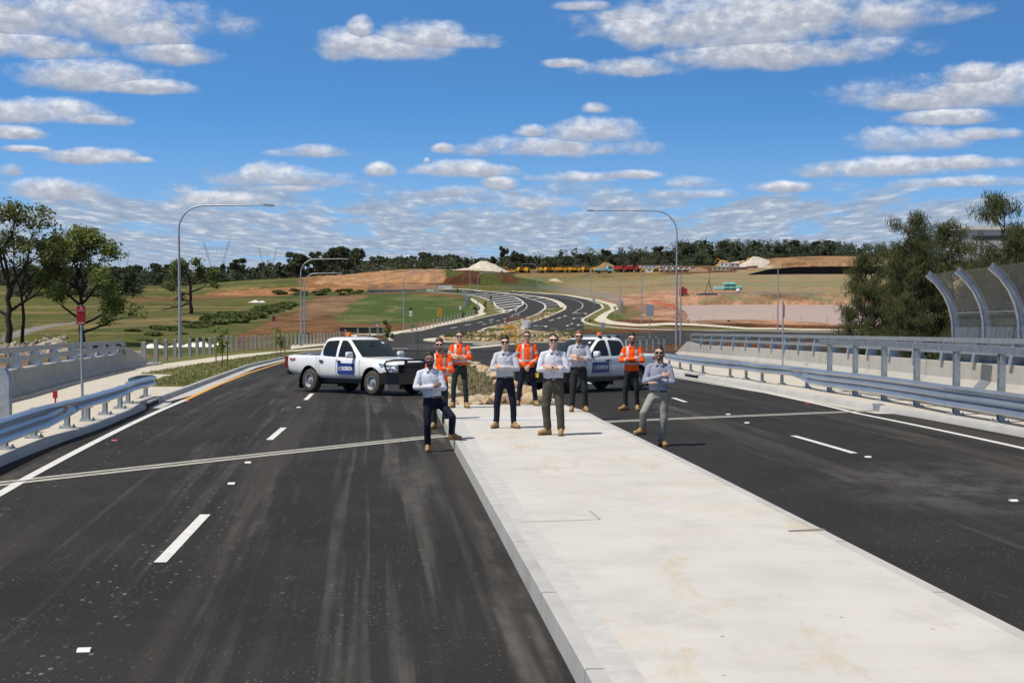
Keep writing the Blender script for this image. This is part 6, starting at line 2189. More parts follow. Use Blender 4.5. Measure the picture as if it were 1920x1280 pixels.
def grow(tr, tips, p, d, ln, r, lvl, rg, spread, up):
    n = 4
    pts, rs = [p], [r]
    for i in range(n):
        d = (d + Vector((rg.gauss(0, .13), rg.gauss(0, .13), rg.gauss(0, .06) + up * .05))).normalized()
        p = p + d * ln / n
        pts.append(p); rs.append(r * (1 - .42 * (i + 1) / n))
    tr.tube(pts, rs, 7 if r > .1 else 5, False)
    if lvl == 0:
        tips.append(p); tips.append(pts[2])
        return
    k = rg.choice((2, 3, 3))
    a0 = rg.uniform(0, 6.28)
    for i in range(k):
        a = a0 + 6.28 * i / k + rg.uniform(-.4, .4)
        x = d.orthogonal().normalized(); y = d.cross(x)
        dd = (d + (x * math.cos(a) + y * math.sin(a)) * spread * rg.uniform(.6, 1.3)).normalized()
        dd.z = dd.z * .8 + up * .25
        grow(tr, tips, pts[-1] if i else pts[-2], dd.normalized(), ln * rg.uniform(.58, .82), rs[-1] * .72, lvl - 1, rg, spread, up)

def big_tree(loc, H, trunk_h, r, seed, label, leafm, barkm, limbs, leaf=.30, nleaf=60, cr=(1.3, 1.3, .8), spread=.62, lvl=3, tilt=(0, 0), ln=.26):
    """limbs: [(height fraction, azimuth, elevation, length fraction, levels)]"""
    rg = random.Random(seed)
    root = empty('tree', loc)
    tag(root, label, 'tree')
    tr, tips = MB(), []
    P = [Vector((0, 0, -.3))]
    for i in range(1, 7):
        P.append(Vector((tilt[0] * i / 6 + rg.gauss(0, .10), tilt[1] * i / 6 + rg.gauss(0, .10), trunk_h * i / 6)))
    rs = [r * 1.25] + [r * (1 - .45 * i / 6) for i in range(1, 7)]
    tr.tube(P, rs, 10, False)
    for hf, az_, el_, lf, lv in limbs:
        z = hf * trunk_h
        i = min(5, int(hf * 6)); q = P[i].lerp(P[i + 1], hf * 6 - i) if hf < 1 else P[-1]
        d = Vector((math.cos(R(az_)) * math.cos(R(el_)), math.sin(R(az_)) * math.cos(R(el_)), math.sin(R(el_))))
        grow(tr, tips, q, d, H * lf, r * (.5 if hf < .98 else .6), lv, rg, spread, .5)
    tr.build('trunk', barkm, root, 60)
    lv_ = MB()
    for t in tips:
        if rg.random() < .9:
            k = rg.uniform(.6, 1.25)
            leaf_cloud(lv_, t + Vector((0, 0, .2)), (cr[0] * k, cr[1] * k, cr[2] * k), int(nleaf * k), leaf, rg)
    lv_.build('crown', leafm, root)
    return root
q = tp(18, 655)
fan = lambda a0, e, l, lv, h=1.0, n=3: [(h, a0 + 360 * i / n, e, l, lv) for i in range(n)]
big_tree(q, 17, 7.2, .42, 11, 'tall dark gum tree with a thick trunk beside the rubble heap', M_EUC2, M_BARKD, fan(20, 66, .25, 3) + [(.55, 170, 30, .20, 2), (.62, 15, 35, .2, 2), (.8, 90, 40, .2, 2)], .30, 38, (1.15, 1.1, .75), .55)
q = tp(44, 654)
big_tree(q, 14.5, 7.0, .24, 12, 'slender gum tree with a thin dark trunk, second from the rubble end', M_EUC2, M_BARKD, fan(60, 62, .22, 2) + [(.75, 0, 35, .22, 2), (.9, 30, 45, .22, 2)], .30, 52, (1.15, 1.1, .75), .6)
q = tp(154, 648)
big_tree(q, 15.6, 6.4, .36, 13, 'broad green gum tree with spreading crown behind the red parking sign', M_EUC, M_BARKD,
         fan(0, 60, .205, 3) + [(.98, 150, 66, .22, 2), (.42, 8, 14, .19, 2), (.25, -8, 10, .20, 2), (.5, 185, 20, .18, 2), (.75, 200, 40, .18, 2), (.8, -20, 36, .18, 2)], .32, 66, (1.35, 1.25, .85), .52)
q = tp(358, 588)
big_tree(q, 13.5, 6.8, .42, 14, 'old gum tree with a broken limb on the ground, behind the tall lamp', M_EUC2, M_BARKD,
         fan(40, 45, .20, 2) + [(.62, 190, 20, .22, 2), (.7, -15, 22, .26, 2), (.85, 100, 40, .2, 2), (.4, 175, 8, .16, 1)], .42, 46, (1.3, 1.2, .8), .62)
mb = MB()
o = tp(352, 581)
mb.tube([(0, 0, 1.6), (-1.6, 0, .9), (-3.2, -.2, .7), (-4.8, -.2, .25), (-6.4, -.3, .05)], [.28, .24, .2, .15, .06], 7).tube([(-3.2, -.2, .7), (-4.6, .4, 1.2), (-5.6, .5, 1.0)], [.15, .1, .05], 6).tube([(-4.8, -.2, .25), (-5.6, -.8, .7)], [.1, .04], 5)
q = mb.build('fallen_branch', M_BARKD, None, 60); q.location = o; tag(q, 'bare fallen branch propped on the grass below the old gum tree', 'branch')

# she-oaks beyond the far parapet: three stems of the kind, copied
def sheoak(seed, H, dense):
    rg = random.Random(seed)
    root = empty('she_oak', (0, 0, 0))
    tr, lv_ = MB(), MB()
    for sx in range(2 if seed % 2 else 1):
        x0 = rg.uniform(-.6, .6)
        P = [Vector((x0, rg.uniform(-.3, .3), -.4))]
        for i in range(1, 9):
            P.append(P[-1] + Vector((rg.gauss(0, .16), rg.gauss(0, .16), H * .96 / 8 * (1 if sx == 0 else .85))))
        tr.tube(P, [.17 * (1 - .9 * i / 8.2) for i in range(9)], 7, False)
        for k in range(62):
            f = rg.uniform(.12, .99)
            i = min(7, int(f * 8)); q = P[i].lerp(P[i + 1], f * 8 - i)
            a = rg.uniform(0, 6.283)
            ln = (1 - f) ** .6 * H * .26 + .5
            ln *= rg.uniform(.6, 1.2)
            d = Vector((math.cos(a), math.sin(a), rg.uniform(.35, .95)))
            e1 = q + d * ln * .6; e2 = e1 + Vector((d.x, d.y, d.z * .5)) * ln * .4
            tr.tube([q, e1, e2], [.045, .028, .012], 5, False)
            for c, w in ((e1, .8), (e2, 1.0), (e1.lerp(e2, .5), .8)):
                if rg.random() < dense:
                    leaf_cloud(lv_, c, (.74 * w, .74 * w, .66 * w), int(52 * w), .34, rg, .35)
    tr.build('trunk', M_BARK, root, 60)
    lv_.build('crown', M_CAS, root)
    return root
so = [sheoak(3, 13.0, .86), sheoak(8, 12.0, .95), sheoak(5, 14.0, .72)]
SP = [(2, 1688, 118, 14.6, 'thin-crowned she-oak with bare pale stems, tallest of the clump beside the pond'), (1, 1648, 124, 11.6, 'bushy she-oak at the pond end of the clump'), (0, 1722, 122, 13.2, 'she-oak in the clump between the pond and the tall pointed one'),
      (1, 1612, 120, 8.6, 'lowest she-oak of the clump, its branches hanging over the pond'), (1, 1797, 126, 14.6, 'dense pointed she-oak behind the first curved screen post'), (0, 1850, 130, 11.5, 'lower she-oak before the white roofed building'),
      (2, 1905, 104, 15.5, 'tall open she-oak at the edge of the picture above the screens'), (1, 1885, 112, 11.0, 'dark bushy she-oak behind the curved mesh screens'), (0, 1945, 116, 13.5, 'she-oak rising behind the nearest mesh screen'),
      (1, 1700, 108, 8.0, 'short she-oak in front of the clump behind the parapet rail'), (0, 1820, 106, 8.5, 'short she-oak close behind the second screen post')]
for i, (k, px, y, H, lb) in enumerate(SP):
    r_ = so[k]
    if r_.get('used'):
        r_ = copy_tree(r_)
    r_['used'] = True
    x = (px - 960) / F * y
    r_.location = (x, y, gz(x, y))
    b0 = (13.0, 12.0, 14.0)[k]
    r_.scale = (H / b0 * 1.05, H / b0 * 1.05, H / b0)
    r_.rotation_euler = (0, 0, i * 1.7)
    tag(r_, lb, 'tree', 'she-oaks beyond the parapet')
for r_ in [x for x in COL.objects if x.name.startswith('she_oak')]:
    if 'used' in r_: del r_['used']

def bush(seed, n, size, rx, rz, leafm, nm='shrub'):
    rg = random.Random(seed)
    mb = MB()
    for k in range(7):
        a = rg.uniform(0, 6.28); rr = rg.uniform(0, .6)
        leaf_cloud(mb, (rx * rr * math.cos(a), rx * rr * math.sin(a), rz * rg.uniform(.3, .65)), (rx * .5, rx * .5, rz * .36), n // 7, size, rg)
    return mb.mesh(nm)
bme = [bush(21, 420, .42, 1.0, 1.0, M_BUSH), bush(22, 360, .40, 1.2, .8, M_BUSH)]
for b in bme: b.materials.append(M_BUSH)
def put_bush(p, sx, sz, label, group, k=0):
    o = bpy.data.objects.new('shrub', bme[k % 2]); COL.objects.link(o)
    o.location = p; o.scale = (sx, sx, sz); o.rotation_euler = (0, 0, rng.uniform(0, 6))
    return tag(o, label, 'shrub', group)
for i in range(46):
    t = rng.random()
    px = 395 + 150 * t + rng.uniform(-14, 14); row = 606 - 32 * t ** 1.4 + rng.uniform(-7, 5)
    p = tp(px, row)
    put_bush(p, rng.uniform(1.4, 2.8), rng.uniform(.8, 1.7), 'dark green shrub in the thicket along the gully of the field', 'shrubs along the gully', i)
for i in range(18):
    p = tp(rng.uniform(250, 400), rng.uniform(603, 640))
    put_bush(p, rng.uniform(.9, 1.8), rng.uniform(.35, .8), 'low dark shrub in the grass behind the row of square posts', 'shrubs behind the posts', i)
for i in range(18):
    p = tp(rng.uniform(520, 700), rng.uniform(545, 554))
    put_bush(p, rng.uniform(1.6, 3), rng.uniform(.8, 1.5), 'green shrub in the strip before the orange earthworks', 'shrubs before the earthworks', i)
for i in range(16):
    x = rng.uniform(24, 46); y = rng.uniform(88, 104)
    put_bush((x, y, gz(x, y)), rng.uniform(1.8, 2.8), rng.uniform(3.6, 5.4), 'dark undergrowth bush below the she-oaks behind the parapet', 'bushes below the she-oaks', i)

# far trees
def far_tree(seed, n, wide, tall, stem, leafm):
    rg = random.Random(seed)
    root = empty('tree', (0, 0, 0))
    tr, lv_ = MB(), MB()
    tr.tube([(0, 0, -1), (rg.gauss(0, .3), 0, tall * .45), (rg.gauss(0, .5), 0, tall * .75)], [.32, .22, .1], 6, False)
    k = 11
    for i in range(k):
        a = rg.uniform(0, 6.28); rr = wide * rg.uniform(.15, .75); z = tall * rg.uniform(stem, .86)
        s = rg.uniform(.7, 1.2) * (1.15 - .5 * z / tall)
        leaf_cloud(lv_, (rr * math.cos(a), rr * math.sin(a), z), (wide * .42 * s, wide * .42 * s, tall * .13 * s), n // k, .95, rg)
        tr.tube([(0, 0, z * .7), (rr * math.cos(a) * .6, rr * math.sin(a) * .6, z)], [.12, .05], 4, False)
    tr.build('trunk', M_BARK, root)
    lv_.build('crown', leafm, root)
    return root
ftree = [far_tree(31, 820, 4.2, 13, .22, M_FAR), far_tree(32, 760, 3.4, 15, .35, M_FAR2), far_tree(33, 900, 5.4, 12, .2, M_FAR), far_tree(34, 560, 2.6, 16, .5, M_FAR2)]
for f in ftree: f['base'] = 1
used = set()
def put_far(k, px, y, h, label, group, dz=0.0, wf=1.0):
    b = ftree[k]
    r_ = b if k not in used else copy_tree(b)
    used.add(k)
    if 'base' in r_: del r_['base']
    x = (px - 960) / F * y
    s = h / (13, 15, 12, 16)[k]
    r_.location = (x, y, gz(x, y) + dz)
    r_.scale = (s * wf, s * wf, s)
    r_.rotation_euler = (0, 0, rng.uniform(0, 6.28))
    tag(r_, label, 'tree', group)
def wood(px0, px1, step, y0, y1, h0, h1, label, group, ks=(0, 0, 1, 2, 2, 3), wf=1.15):
    px = px0
    while px < px1:
        put_far(rng.choice(ks), px + rng.uniform(-step, step) * .5, rng.uniform(y0, y1), rng.uniform(h0, h1), label, group, 0, wf)
        px += step
def forest(px0, px1, y0, y1, hf, n, label, m):
    """the depth of a far wood: crowns that nobody could count"""
    rg = random.Random(int(px0 + y0))
    mb = MB()
    for i in range(n):
        px = rg.uniform(px0, px1); y = rg.uniform(y0, y1)
        x = (px - 960) / F * y; h = hf * rg.uniform(.62, 1.0); w = rg.uniform(2.6, 4.4)
        g = gz(x, y)
        leaf_cloud(mb, (x, y, g + h * .55), (w, w, h * .40), 42, 1.45, rg)
        leaf_cloud(mb, (x + rg.gauss(0, 1.5), y, g + h * .2), (w * 1.1, w, h * .22), 16, 1.6, rg)
    o = mb.build('forest', m)
    tag(o, label, 'forest', None, 'stuff')
forest(-30, 560, 800, 1000, 13, 330, 'dark wood behind the grass field', M_FAR)
forest(30, 255, 470, 600, 10.5, 90, 'dark belt of trees behind the gum trees', M_FAR)
forest(550, 850, 840, 1080, 12, 130, 'wood above the earthworks', M_FAR)
forest(840, 1290, 1090, 1320, 13.5, 330, 'long dark wood behind the machine yard', M_FAR)
forest(1270, 1680, 1180, 1430, 14, 330, 'wooded hill behind the gravel works', M_FAR)
wood(40, 250, 16, 460, 520, 9.5, 12, 'dark tree in the belt behind the broad gum trees', 'trees behind the gums', (0, 2, 2), 1.2)
wood(-20, 560, 17, 780, 900, 11, 15, 'dark tree in the far wood beyond the grass field', 'trees beyond the field', (0, 2, 2, 1))
wood(556, 668, 9, 740, 800, 13, 17, 'dark tree in the wood above the orange earthworks', 'trees above the earthworks')
wood(668, 845, 10, 930, 1060, 11, 15, 'far tree on the skyline between the earthworks and the gravel stockpile', 'trees behind the earthworks')
wood(840, 975, 12, 1080, 1180, 11, 14, 'far tree behind the white gravel stockpile', 'trees behind the stockpile')
wood(968, 1275, 8.5, 1070, 1200, 11, 15, 'far tree in the long wood behind the machine yard', 'trees behind the yard', (0, 1, 2, 2))
wood(1255, 1560, 8, 1180, 1330, 12, 16, 'tree on the wooded hill behind the gravel works', 'trees on the hill', (0, 1, 2, 2))
wood(1540, 1660, 10, 1180, 1260, 12, 16, 'tree on the skyline beyond the bare hill', 'trees beyond the bare hill')
put_far(3, 945, 1150, 23, 'lone tall slim tree rising over the stockpile skyline', None, 0, 1.1)
put_far(3, 965, 1180, 19, 'second lone slim tree beside the tallest one over the stockpile', None, 0, 1.1)
put_far(1, 1136, 1150, 20, 'taller tree standing out of the long wood behind the yard', None, 0, 1.5)
put_far(1, 1238, 1180, 23, 'tallest round tree of the long wood beside the lamp post', None, 0, 1.4)
put_far(2, 1553, 1150, 19, 'big round tree on the skyline of the bare hill', None, 0, 1.1)
put_far(3, 800, 1000, 14, 'small dark conifer-like tree beside the gravel stockpile', None, 0, .7)

# rocks
def rock_mesh(seed):
    rg = random.Random(seed)
    bmx = bmesh.new()
    bmesh.ops.create_icosphere(bmx, subdivisions=2, radius=1)
    cuts = [(Vector((rg.gauss(0, 1), rg.gauss(0, 1), rg.gauss(0, 1))).normalized(), rg.uniform(.55, .85)) for _ in range(9)]
    for v in bmx.verts:
        for n, d in cuts:
            q = v.co.dot(n) - d
            if q > 0: v.co -= n * q
        v.co *= 1 + .08 * mnoise.noise(v.co * 3 + Vector((seed, 0, 0)))
    me = bpy.data.meshes.new('rock'); bmx.to_mesh(me); bmx.free()
    me.shade_smooth(); me.set_sharp_from_angle(angle=R(28))
    return me
M_ROCK = mat('sandstone', (.40, .29, .17), .9, var=.35, vscale=2.2, bump=.5, bscale=6, col2=(.52, .44, .32))
M_ROCK2 = mat('sandstone_tan', (.36, .21, .10), .9, var=.35, vscale=2.2, bump=.5, bscale=6, col2=(.50, .38, .24))
rks = [rock_mesh(i) for i in range(6)]
for i, r_ in enumerate(rks): r_.materials.append(M_ROCK if i % 3 else M_ROCK2)
def put_rock(x, y, z, s, label, group, flat=.7):
    o = bpy.data.objects.new('rock', rng.choice(rks)); COL.objects.link(o)
    o.location = (x, y, z + s * flat * .45)
    o.scale = (s * rng.uniform(.8, 1.3), s * rng.uniform(.8, 1.2), s * flat * rng.uniform(.8, 1.25))
    o.rotation_euler = (rng.uniform(-.3, .3), rng.uniform(-.3, .3), rng.uniform(0, 6.28))
    tag(o, label, 'rock', group)
ctr = lambda y, t: float(ML(y) + .30 + (MR(y) - ML(y) - .5) * t)
for i in range(34):
    y = 33.75 + rng.uniform(0, 1.7); x = ctr(y, rng.uniform(.02, .98))
    put_rock(x, y, float(zroad(y)) + .14, rng.uniform(.10, .25), 'sandstone rock in the band where the planted bed meets the slab', 'rocks at the slab end of the bed')
for i in range(46):
    y = 35.2 + 38 * rng.random() ** 1.3; x = ctr(y, rng.uniform(.80, .99))
    put_rock(x, y, float(zroad(y)) + .14, rng.uniform(.14, .30), 'sandstone rock edging the planted bed along the right carriageway', 'rocks along the far kerb of the bed')
for i in range(22):
    y = 35.2 + 30 * rng.random(); x = ctr(y, rng.uniform(.01, .14))
    put_rock(x, y, float(zroad(y)) + .14, rng.uniform(.13, .28), 'sandstone rock edging the planted bed on the side of the ute with the sign', 'rocks along the near kerb of the bed')
def tufts(name, places, h, col, label):
    mb = MB()
    for x, y, z in places:
        for _ in range(7):
            a = rng.uniform(0, 6.28); l = h * rng.uniform(.5, 1.2); w = .012 + h * .03
            dx, dy = math.cos(a), math.sin(a)
            bx, by = x + rng.gauss(0, h * .3), y + rng.gauss(0, h * .3)
            mb.add([(bx - dy * w, by + dx * w, z), (bx + dy * w, by - dx * w, z), (bx + dx * l * .5, by + dy * l * .5, z + l)], [(0, 1, 2)])
    o = mb.build(name, col)
    tag(o, label, 'grass', None, 'stuff')
M_TUFT = mat('dry_grass_blades', (.24, .20, .09), .9, var=.5, vscale=1.5, col2=(.11, .15, .045))
M_GREENB = mat('green_grass_blades', (.125, .160, .045), .9, var=.4, vscale=.5, col2=(.23, .21, .085))
pl = []
for i in range(520):
    y = 35 + 48 * rng.random() ** 1.4; x = ctr(y, rng.uniform(.12, .82))
    pl.append((x, y, float(zroad(y)) + .155))
tufts('grass', pl, .11, M_TUFT, 'dry grass and weeds growing in the planted median bed')
# roundabout planting and stones
for i in range(96):
    a = 2 * math.pi * i / 96 + rng.uniform(-.03, .03)
    for k, (rx, ry, hh) in enumerate(((11.6, 9.3, .45), (7.4, 6.0, 1.0))):
        if k and i % 2: continue
        x, y = 1 + rx * math.cos(a), 205 + ry * math.sin(a)
        put_rock(x, y, gz(x, y) + hh - .2, rng.uniform(.28, .5), 'pale sandstone block in the low ring walls of the roundabout', 'sandstone blocks of the roundabout')
pl = []
for i in range(700):
    a = rng.uniform(0, 6.28); k = rng.choice((1, 1, .72))
    x, y = 1 + 10.4 * k * math.cos(a) + rng.gauss(0, .5), 205 + 8.4 * k * math.sin(a) + rng.gauss(0, .5)
    pl.append((x, y, gz(x, y) + .35 + (1 - k) * 1.6))
tufts('groundcover_plants', pl, .75, M_BUSH, 'low green plants between the sandstone rings of the roundabout')
# planted median beyond
pts = []
A_, B_ = [tp(a, b) for a, b in ((925, 614.5), (960, 605), (1000, 596), (1022, 588))], [tp(a, b) for a, b in ((980, 616), (1000, 605), (1030, 595), (1045, 586))]
for i in range(130):
    k = rng.randrange(3); t = rng.random(); u = rng.random()
    p = A_[k].lerp(A_[k + 1], t).lerp(B_[k].lerp(B_[k + 1], t), u)
    if i < 44:
        put_rock(p.x, p.y, gz(p.x, p.y), rng.uniform(.25, .5), 'sandstone rock scattered on the planted median past the roundabout', 'rocks on the far median')
    pts.append((p.x, p.y, gz(p.x, p.y) + .1))
tufts('groundcover_plants', pts, .8, M_BUSH, 'low plants on the sandy median past the roundabout')
# soil under that planting
poly_strip('median_bed', [(915, 616), (960, 604.5), (1003, 593), (1012, 586)], [(985, 616), (998, 605), (1032, 594), (1050, 584)], .09, mat('sandy_bed', (.36, .26, .15), .95, var=.35, vscale=.7), 30, 3)
# blades on the verge nearest the camera
pl = []
for i in range(1700):
    y = 46 + 70 * rng.random() ** 1.5
    a = float(KL(y)) - 1.9 if y < 58 else float(PLo(y)) + .05
    x = rng.uniform(a, float(KL(y)) - .2)
    pl.append((x, y, float(zroad(y)) + .155))
tufts('grass', pl, .085, M_GREENB, 'short mown grass on the verge between the footpath and the kerb')
# saplings with stakes
def sapling(px, row, h, label, fn=tp, full=1.0):
    p = fn(px, row); p = Vector((p.x, p.y, p.z))
    root = empty('sapling', p); tag(root, label, 'sapling', 'staked saplings on the verges')
    rg = random.Random(int(px))
    MB().tube([(0, 0, 0), (.05, 0, h * .5), (-.03, 0, h)], [.03, .022, .01], 6).build('stem', M_BARK, root)
    for s in (-1, 1):
        MB().box((s * .28, 0, h * .36), (.05, .05, h * .72)).build('stake', mat('hardwood_stake', (.30, .18, .08), .8), root)
    mb = MB()
    for i in range(9):
        leaf_cloud(mb, (rg.gauss(0, .2), rg.gauss(0, .2), h * rg.uniform(.4, 1.0)), (.25, .25, .22), int(22 * full), .13 + .03 * h, rg)
    mb.build('foliage', M_EUC, root)
sapling(416, 690, 1.9, 'thin staked sapling on the mulch patch of the near grass verge', gl2, .5)
sapling(526, 669, 1.9, 'thin staked sapling behind the tail of the left-hand ute', gl2, .5)
sapling(728, 652, 3.0, 'leafy young sapling just above the windscreen of the ute', tp, 1.6)
sapling(868, 604, 2.6, 'staked sapling by the footpath below the turf')
sapling(891, 596, 2.8, 'bushy staked sapling at the footpath bend', tp, 1.6)
sapling(909, 589, 3.0, 'bushy sapling at the kerb beside the hatched stripes', tp, 1.8)
sapling(921, 577, 3.0, 'dark sapling beside the grey sign back at the hatched stripes', tp, 1.4)
sapling(857, 553, 3.0, 'tiny distant sapling at the top of the turf')
# ------------------------------------------------------------ things far off
M_YEL = mat('machine_yellow', (.60, .30, .02), .5, var=.25, vscale=.6)
M_RED = mat('truck_red', (.36, .022, .018), .5, var=.2, vscale=.6)
M_RUB = mat('machine_tyre', (.03, .027, .024), .9)
M_SITE = mat('site_white', (.66, .66, .63), .6, var=.08, vscale=.5)
M_GWIN = mat('far_window', (.03, .035, .045), .2)
M_BLUEP = mat('pale_blue_paint', (.32, .58, .66), .5)
def wheel_row(root, xs, r, w, yy):
    for x in xs:
        for s in (-1, 1):
            MB().lathe([(.001, -w / 2), (r * .9, -w / 2), (r, -w / 4), (r, w / 4), (r * .9, w / 2), (.001, w / 2)], 14, Matrix.Translation((x, s * yy, r)) @ Matrix.Rotation(R(90), 4, 'X')).build('wheel', M_RUB, root, 40)
def dump_truck(m, label=None):
    root = empty('dump_truck', (0, 0, 0))
    MB().box((0, 0, 1.5), (8.4, 1.6, .6)).build('chassis', M_RUB, root)
    MB().prism([(-4.6, 2.2), (-3.6, 1.9), (1.4, 1.9), (1.9, 3.9), (2.6, 3.9), (2.6, 3.7), (-4.9, 3.4)], lambda a, b, h: Vector((a, h, b)), -1.6, 1.6).build('dump_body', m, root)
    MB().prism([(2.0, 1.5), (4.6, 1.4), (4.6, 2.3), (3.3, 2.5), (2.0, 2.5)], lambda a, b, h: Vector((a, h, b)), -1.35, 1.35).build('bonnet', m, root)
    c = MB().prism([(1.6, 2.4), (3.3, 2.4), (3.0, 3.6), (1.7, 3.6)], lambda a, b, h: Vector((a, h, b)), -1.1, 1.1).build('cab', m, root)
    MB().prism([(1.8, 2.7), (3.0, 2.7), (2.85, 3.35), (1.85, 3.35)], lambda a, b, h: Vector((a, h, b)), -1.13, 1.13).build('window', M_GWIN, c)
    wheel_row(root, (3.2, -1.4, -3.2), .9, .7, 1.25)
    return root
def excavator(label=None):
    root = empty('excavator', (0, 0, 0))
    for s in (-1, 1):
        MB().prism([(-2.0, 0), (2.0, 0), (2.4, .5), (2.0, 1.0), (-2.0, 1.0), (-2.4, .5)], lambda a, b, h: Vector((a, s * 1.2 + h, b)), -.35, .35).build('track', M_RUB, root)
    MB().prism([(-2.6, 1.2), (1.2, 1.2), (1.2, 2.1), (-2.2, 2.5), (-2.6, 2.2)], lambda a, b, h: Vector((a, h, b)), -1.3, 1.3).build('house', M_YEL, root)
    c = MB().prism([(.2, 1.3), (1.7, 1.3), (1.5, 3.0), (.3, 3.0)], lambda a, b, h: Vector((a, h - .7, b)), -.5, .5).build('cab', M_YEL, root)
    MB().prism([(.4, 1.9), (1.55, 1.9), (1.42, 2.8), (.45, 2.8)], lambda a, b, h: Vector((a, h - .7, b)), -.53, .53).build('window', M_GWIN, c)
    bo = MB().tube([(1.2, .3, 1.6), (3.2, .3, 4.6), (5.6, .3, 4.4)], [.42, .40, .26], 6, flat=.6).build('boom', M_YEL, root)
    MB().tube([(5.5, .3, 4.6), (6.6, .3, 1.6)], [.30, .18], 6).build('stick', M_YEL, bo)
    MB().prism([(6.2, 1.7), (7.1, 1.8), (7.2, .9), (6.5, .5), (6.0, .9)], lambda a, b, h: Vector((a, h + .3, b)), -.6, .6).build('bucket', M_RUB, bo)
    return root
def light_truck(m):
    root = empty('work_truck', (0, 0, 0))
    MB().prism([(.9, .7), (2.6, .7), (2.6, 1.5), (2.1, 2.3), (.9, 2.3)], lambda a, b, h: Vector((a, h, b)), -1.0, 1.0).build('cab', m, root)
    MB().prism([(1.2, 1.5), (2.45, 1.5), (2.05, 2.15), (1.2, 2.15)], lambda a, b, h: Vector((a, h, b)), -1.02, 1.02).build('window', M_GWIN, root)
    MB().box((-1.0, 0, 1.1), (3.7, 2.1, .25)).box((-1.0, 0, 1.4), (3.7, 2.1, .4)).build('tray', m, root)
    wheel_row(root, (1.8, -1.7), .45, .3, .9)
    return root
def site_hut(w, d, h, m):
    root = empty('site_hut', (0, 0, 0))
    b = MB().box((0, 0, h / 2), (w, d, h)).build('walls', m, root)
    MB().box((0, 0, h + .08), (w + .3, d + .3, .16)).build('roof', M_SITE, root)
    n = max(1, int(w / 3))
    for i in range(n):
        MB().box((-w / 2 + w * (i + .5) / n, -d / 2 - .02, h * .58), (1.1, .06, h * .34)).build('window', M_GWIN, root)
    return root
YARD = lambda px, row: tp(px, row)
def put(root, px, row, rz, label, cat, group, sc=1.0, y=None):
    p = tp(px, row)
    root.location = (p.x, p.y, gz(p.x, p.y))
    root.rotation_euler = (0, 0, rz)
    root.scale = (sc, sc, sc)
    return tag(root, label, cat, group)
dy = dump_truck(M_YEL); dr = dump_truck(M_RED); ex = excavator(); lw = light_truck(M_SITE)
spots = [(977, 511.5, 3.4, 'second'), (988, 511.8, 3.0, ''), (1012, 511.5, 3.3, ''), (1026, 511.4, 2.8, ''), (1041, 511.2, 3.2, ''), (1055, 511.0, .2, ''), (1068, 511.0, .1, ''), (1081, 511, 3.2, ''), (1097, 510.8, 2.9, ''), (1114, 510.6, 3.3, '')]
for i, (px, row, rz, _) in enumerate(spots):
    o = dy if i == 0 else copy_tree(dy)
    put(o, px, row, -1.57 + rng.uniform(-.75, .75), 'yellow dump truck parked in the long row of machines before the wood', 'dump truck', 'yellow dump trucks in the yard', 1.0)
put(dr, 1166, 510.5, -.8, 'red dump truck in the yard, the one nearer the pale blue truck', 'dump truck', None, 1.25)
put(copy_tree(dr), 1186, 510.3, -.7, 'red dump truck in the yard, beside the yellow machines', 'dump truck', None, 1.25)
put(ex, 1134, 510, .0, 'yellow excavator with raised arm behind the pale blue truck', 'excavator', None, 1.0)
put(copy_tree(ex), 1208, 509.5, 2.6, 'yellow excavator between the red truck and the white hut', 'excavator', None, .9)
put(copy_tree(ex), 1229, 508.8, .6, 'yellow excavator behind the small white hut', 'excavator', None, .9)
put(copy_tree(ex), 1357, 497.2, 2.9, 'yellow excavator on the earth bank above the white site huts', 'excavator', None, 1.0)
put(copy_tree(ex), 1394, 497, .1, 'yellow excavator digging at the pale gravel heap', 'excavator', None, 1.15)
put(copy_tree(ex), 958, 513, 2.8, 'yellow excavator at the stockpile end of the machine row', 'excavator', None, .8)
lb = light_truck(M_BLUEP)
put(lb, 1133, 512.2, .15, 'pale blue truck parked in front of the yellow machines', 'truck', None, 2.1)
for i, (px, row) in enumerate(((1246, 509.8), (1258, 509.4), (1269, 509.2), (1279, 509), (1290, 508.8))):
    put(lw if i == 0 else copy_tree(lw), px, row, rng.uniform(-.3, .3), 'white work truck parked in the row beside the brown heap', 'truck', 'white work trucks in the yard', 1.25)
h1 = site_hut(5.2, 3, 2.8, M_SITE); put(h1, 1217, 511, 0, 'small white site hut in front of the yellow machines', 'hut', None)
h1 = site_hut(6, 3, 3.0, M_SITE); put(h1, 1358, 500.8, -.2, 'white site hut with dark windows on the gravel pad', 'hut', None, 1.0)
h1 = site_hut(7, 3, 2.6, mat('hut_grey', (.45, .46, .45), .6)); put(h1, 1377, 500.8, .1, 'grey white site hut beside the windowed one on the gravel pad', 'hut', None, 1.0)
h1 = site_hut(12, 5, 2.8, mat('hut_sand', (.42, .33, .20), .7)); put(h1, 1352, 508, -.1, 'low sand coloured building below the white huts', 'building', None, 1.0)
h1 = site_hut(46, 6, 2.0, M_SITE); put(h1, 1225, 502.5, .02, 'long low pale roofed shed at the edge of the wood', 'shed', None, .9)
for px, row, w, h, m in ((1388, 505.3, 10, 1.3, 'a'), (1410, 502.6, 8, 1.3, 'b')):
    p = tp(px, row)
    q = MB().prism([(-w / 2, 0), (w / 2, 0), (w / 2, h + .5), (-w / 2, h)], lambda a, b, t: Vector((a, t, b)), -.3, .3).build('retaining_wall', mat('maroon_wall', (.16, .07, .06), .8))
    q.location = p; tag(q, 'low maroon wall ' + ('beside the sand coloured building' if m == 'a' else 'right of the white site huts'), 'wall')

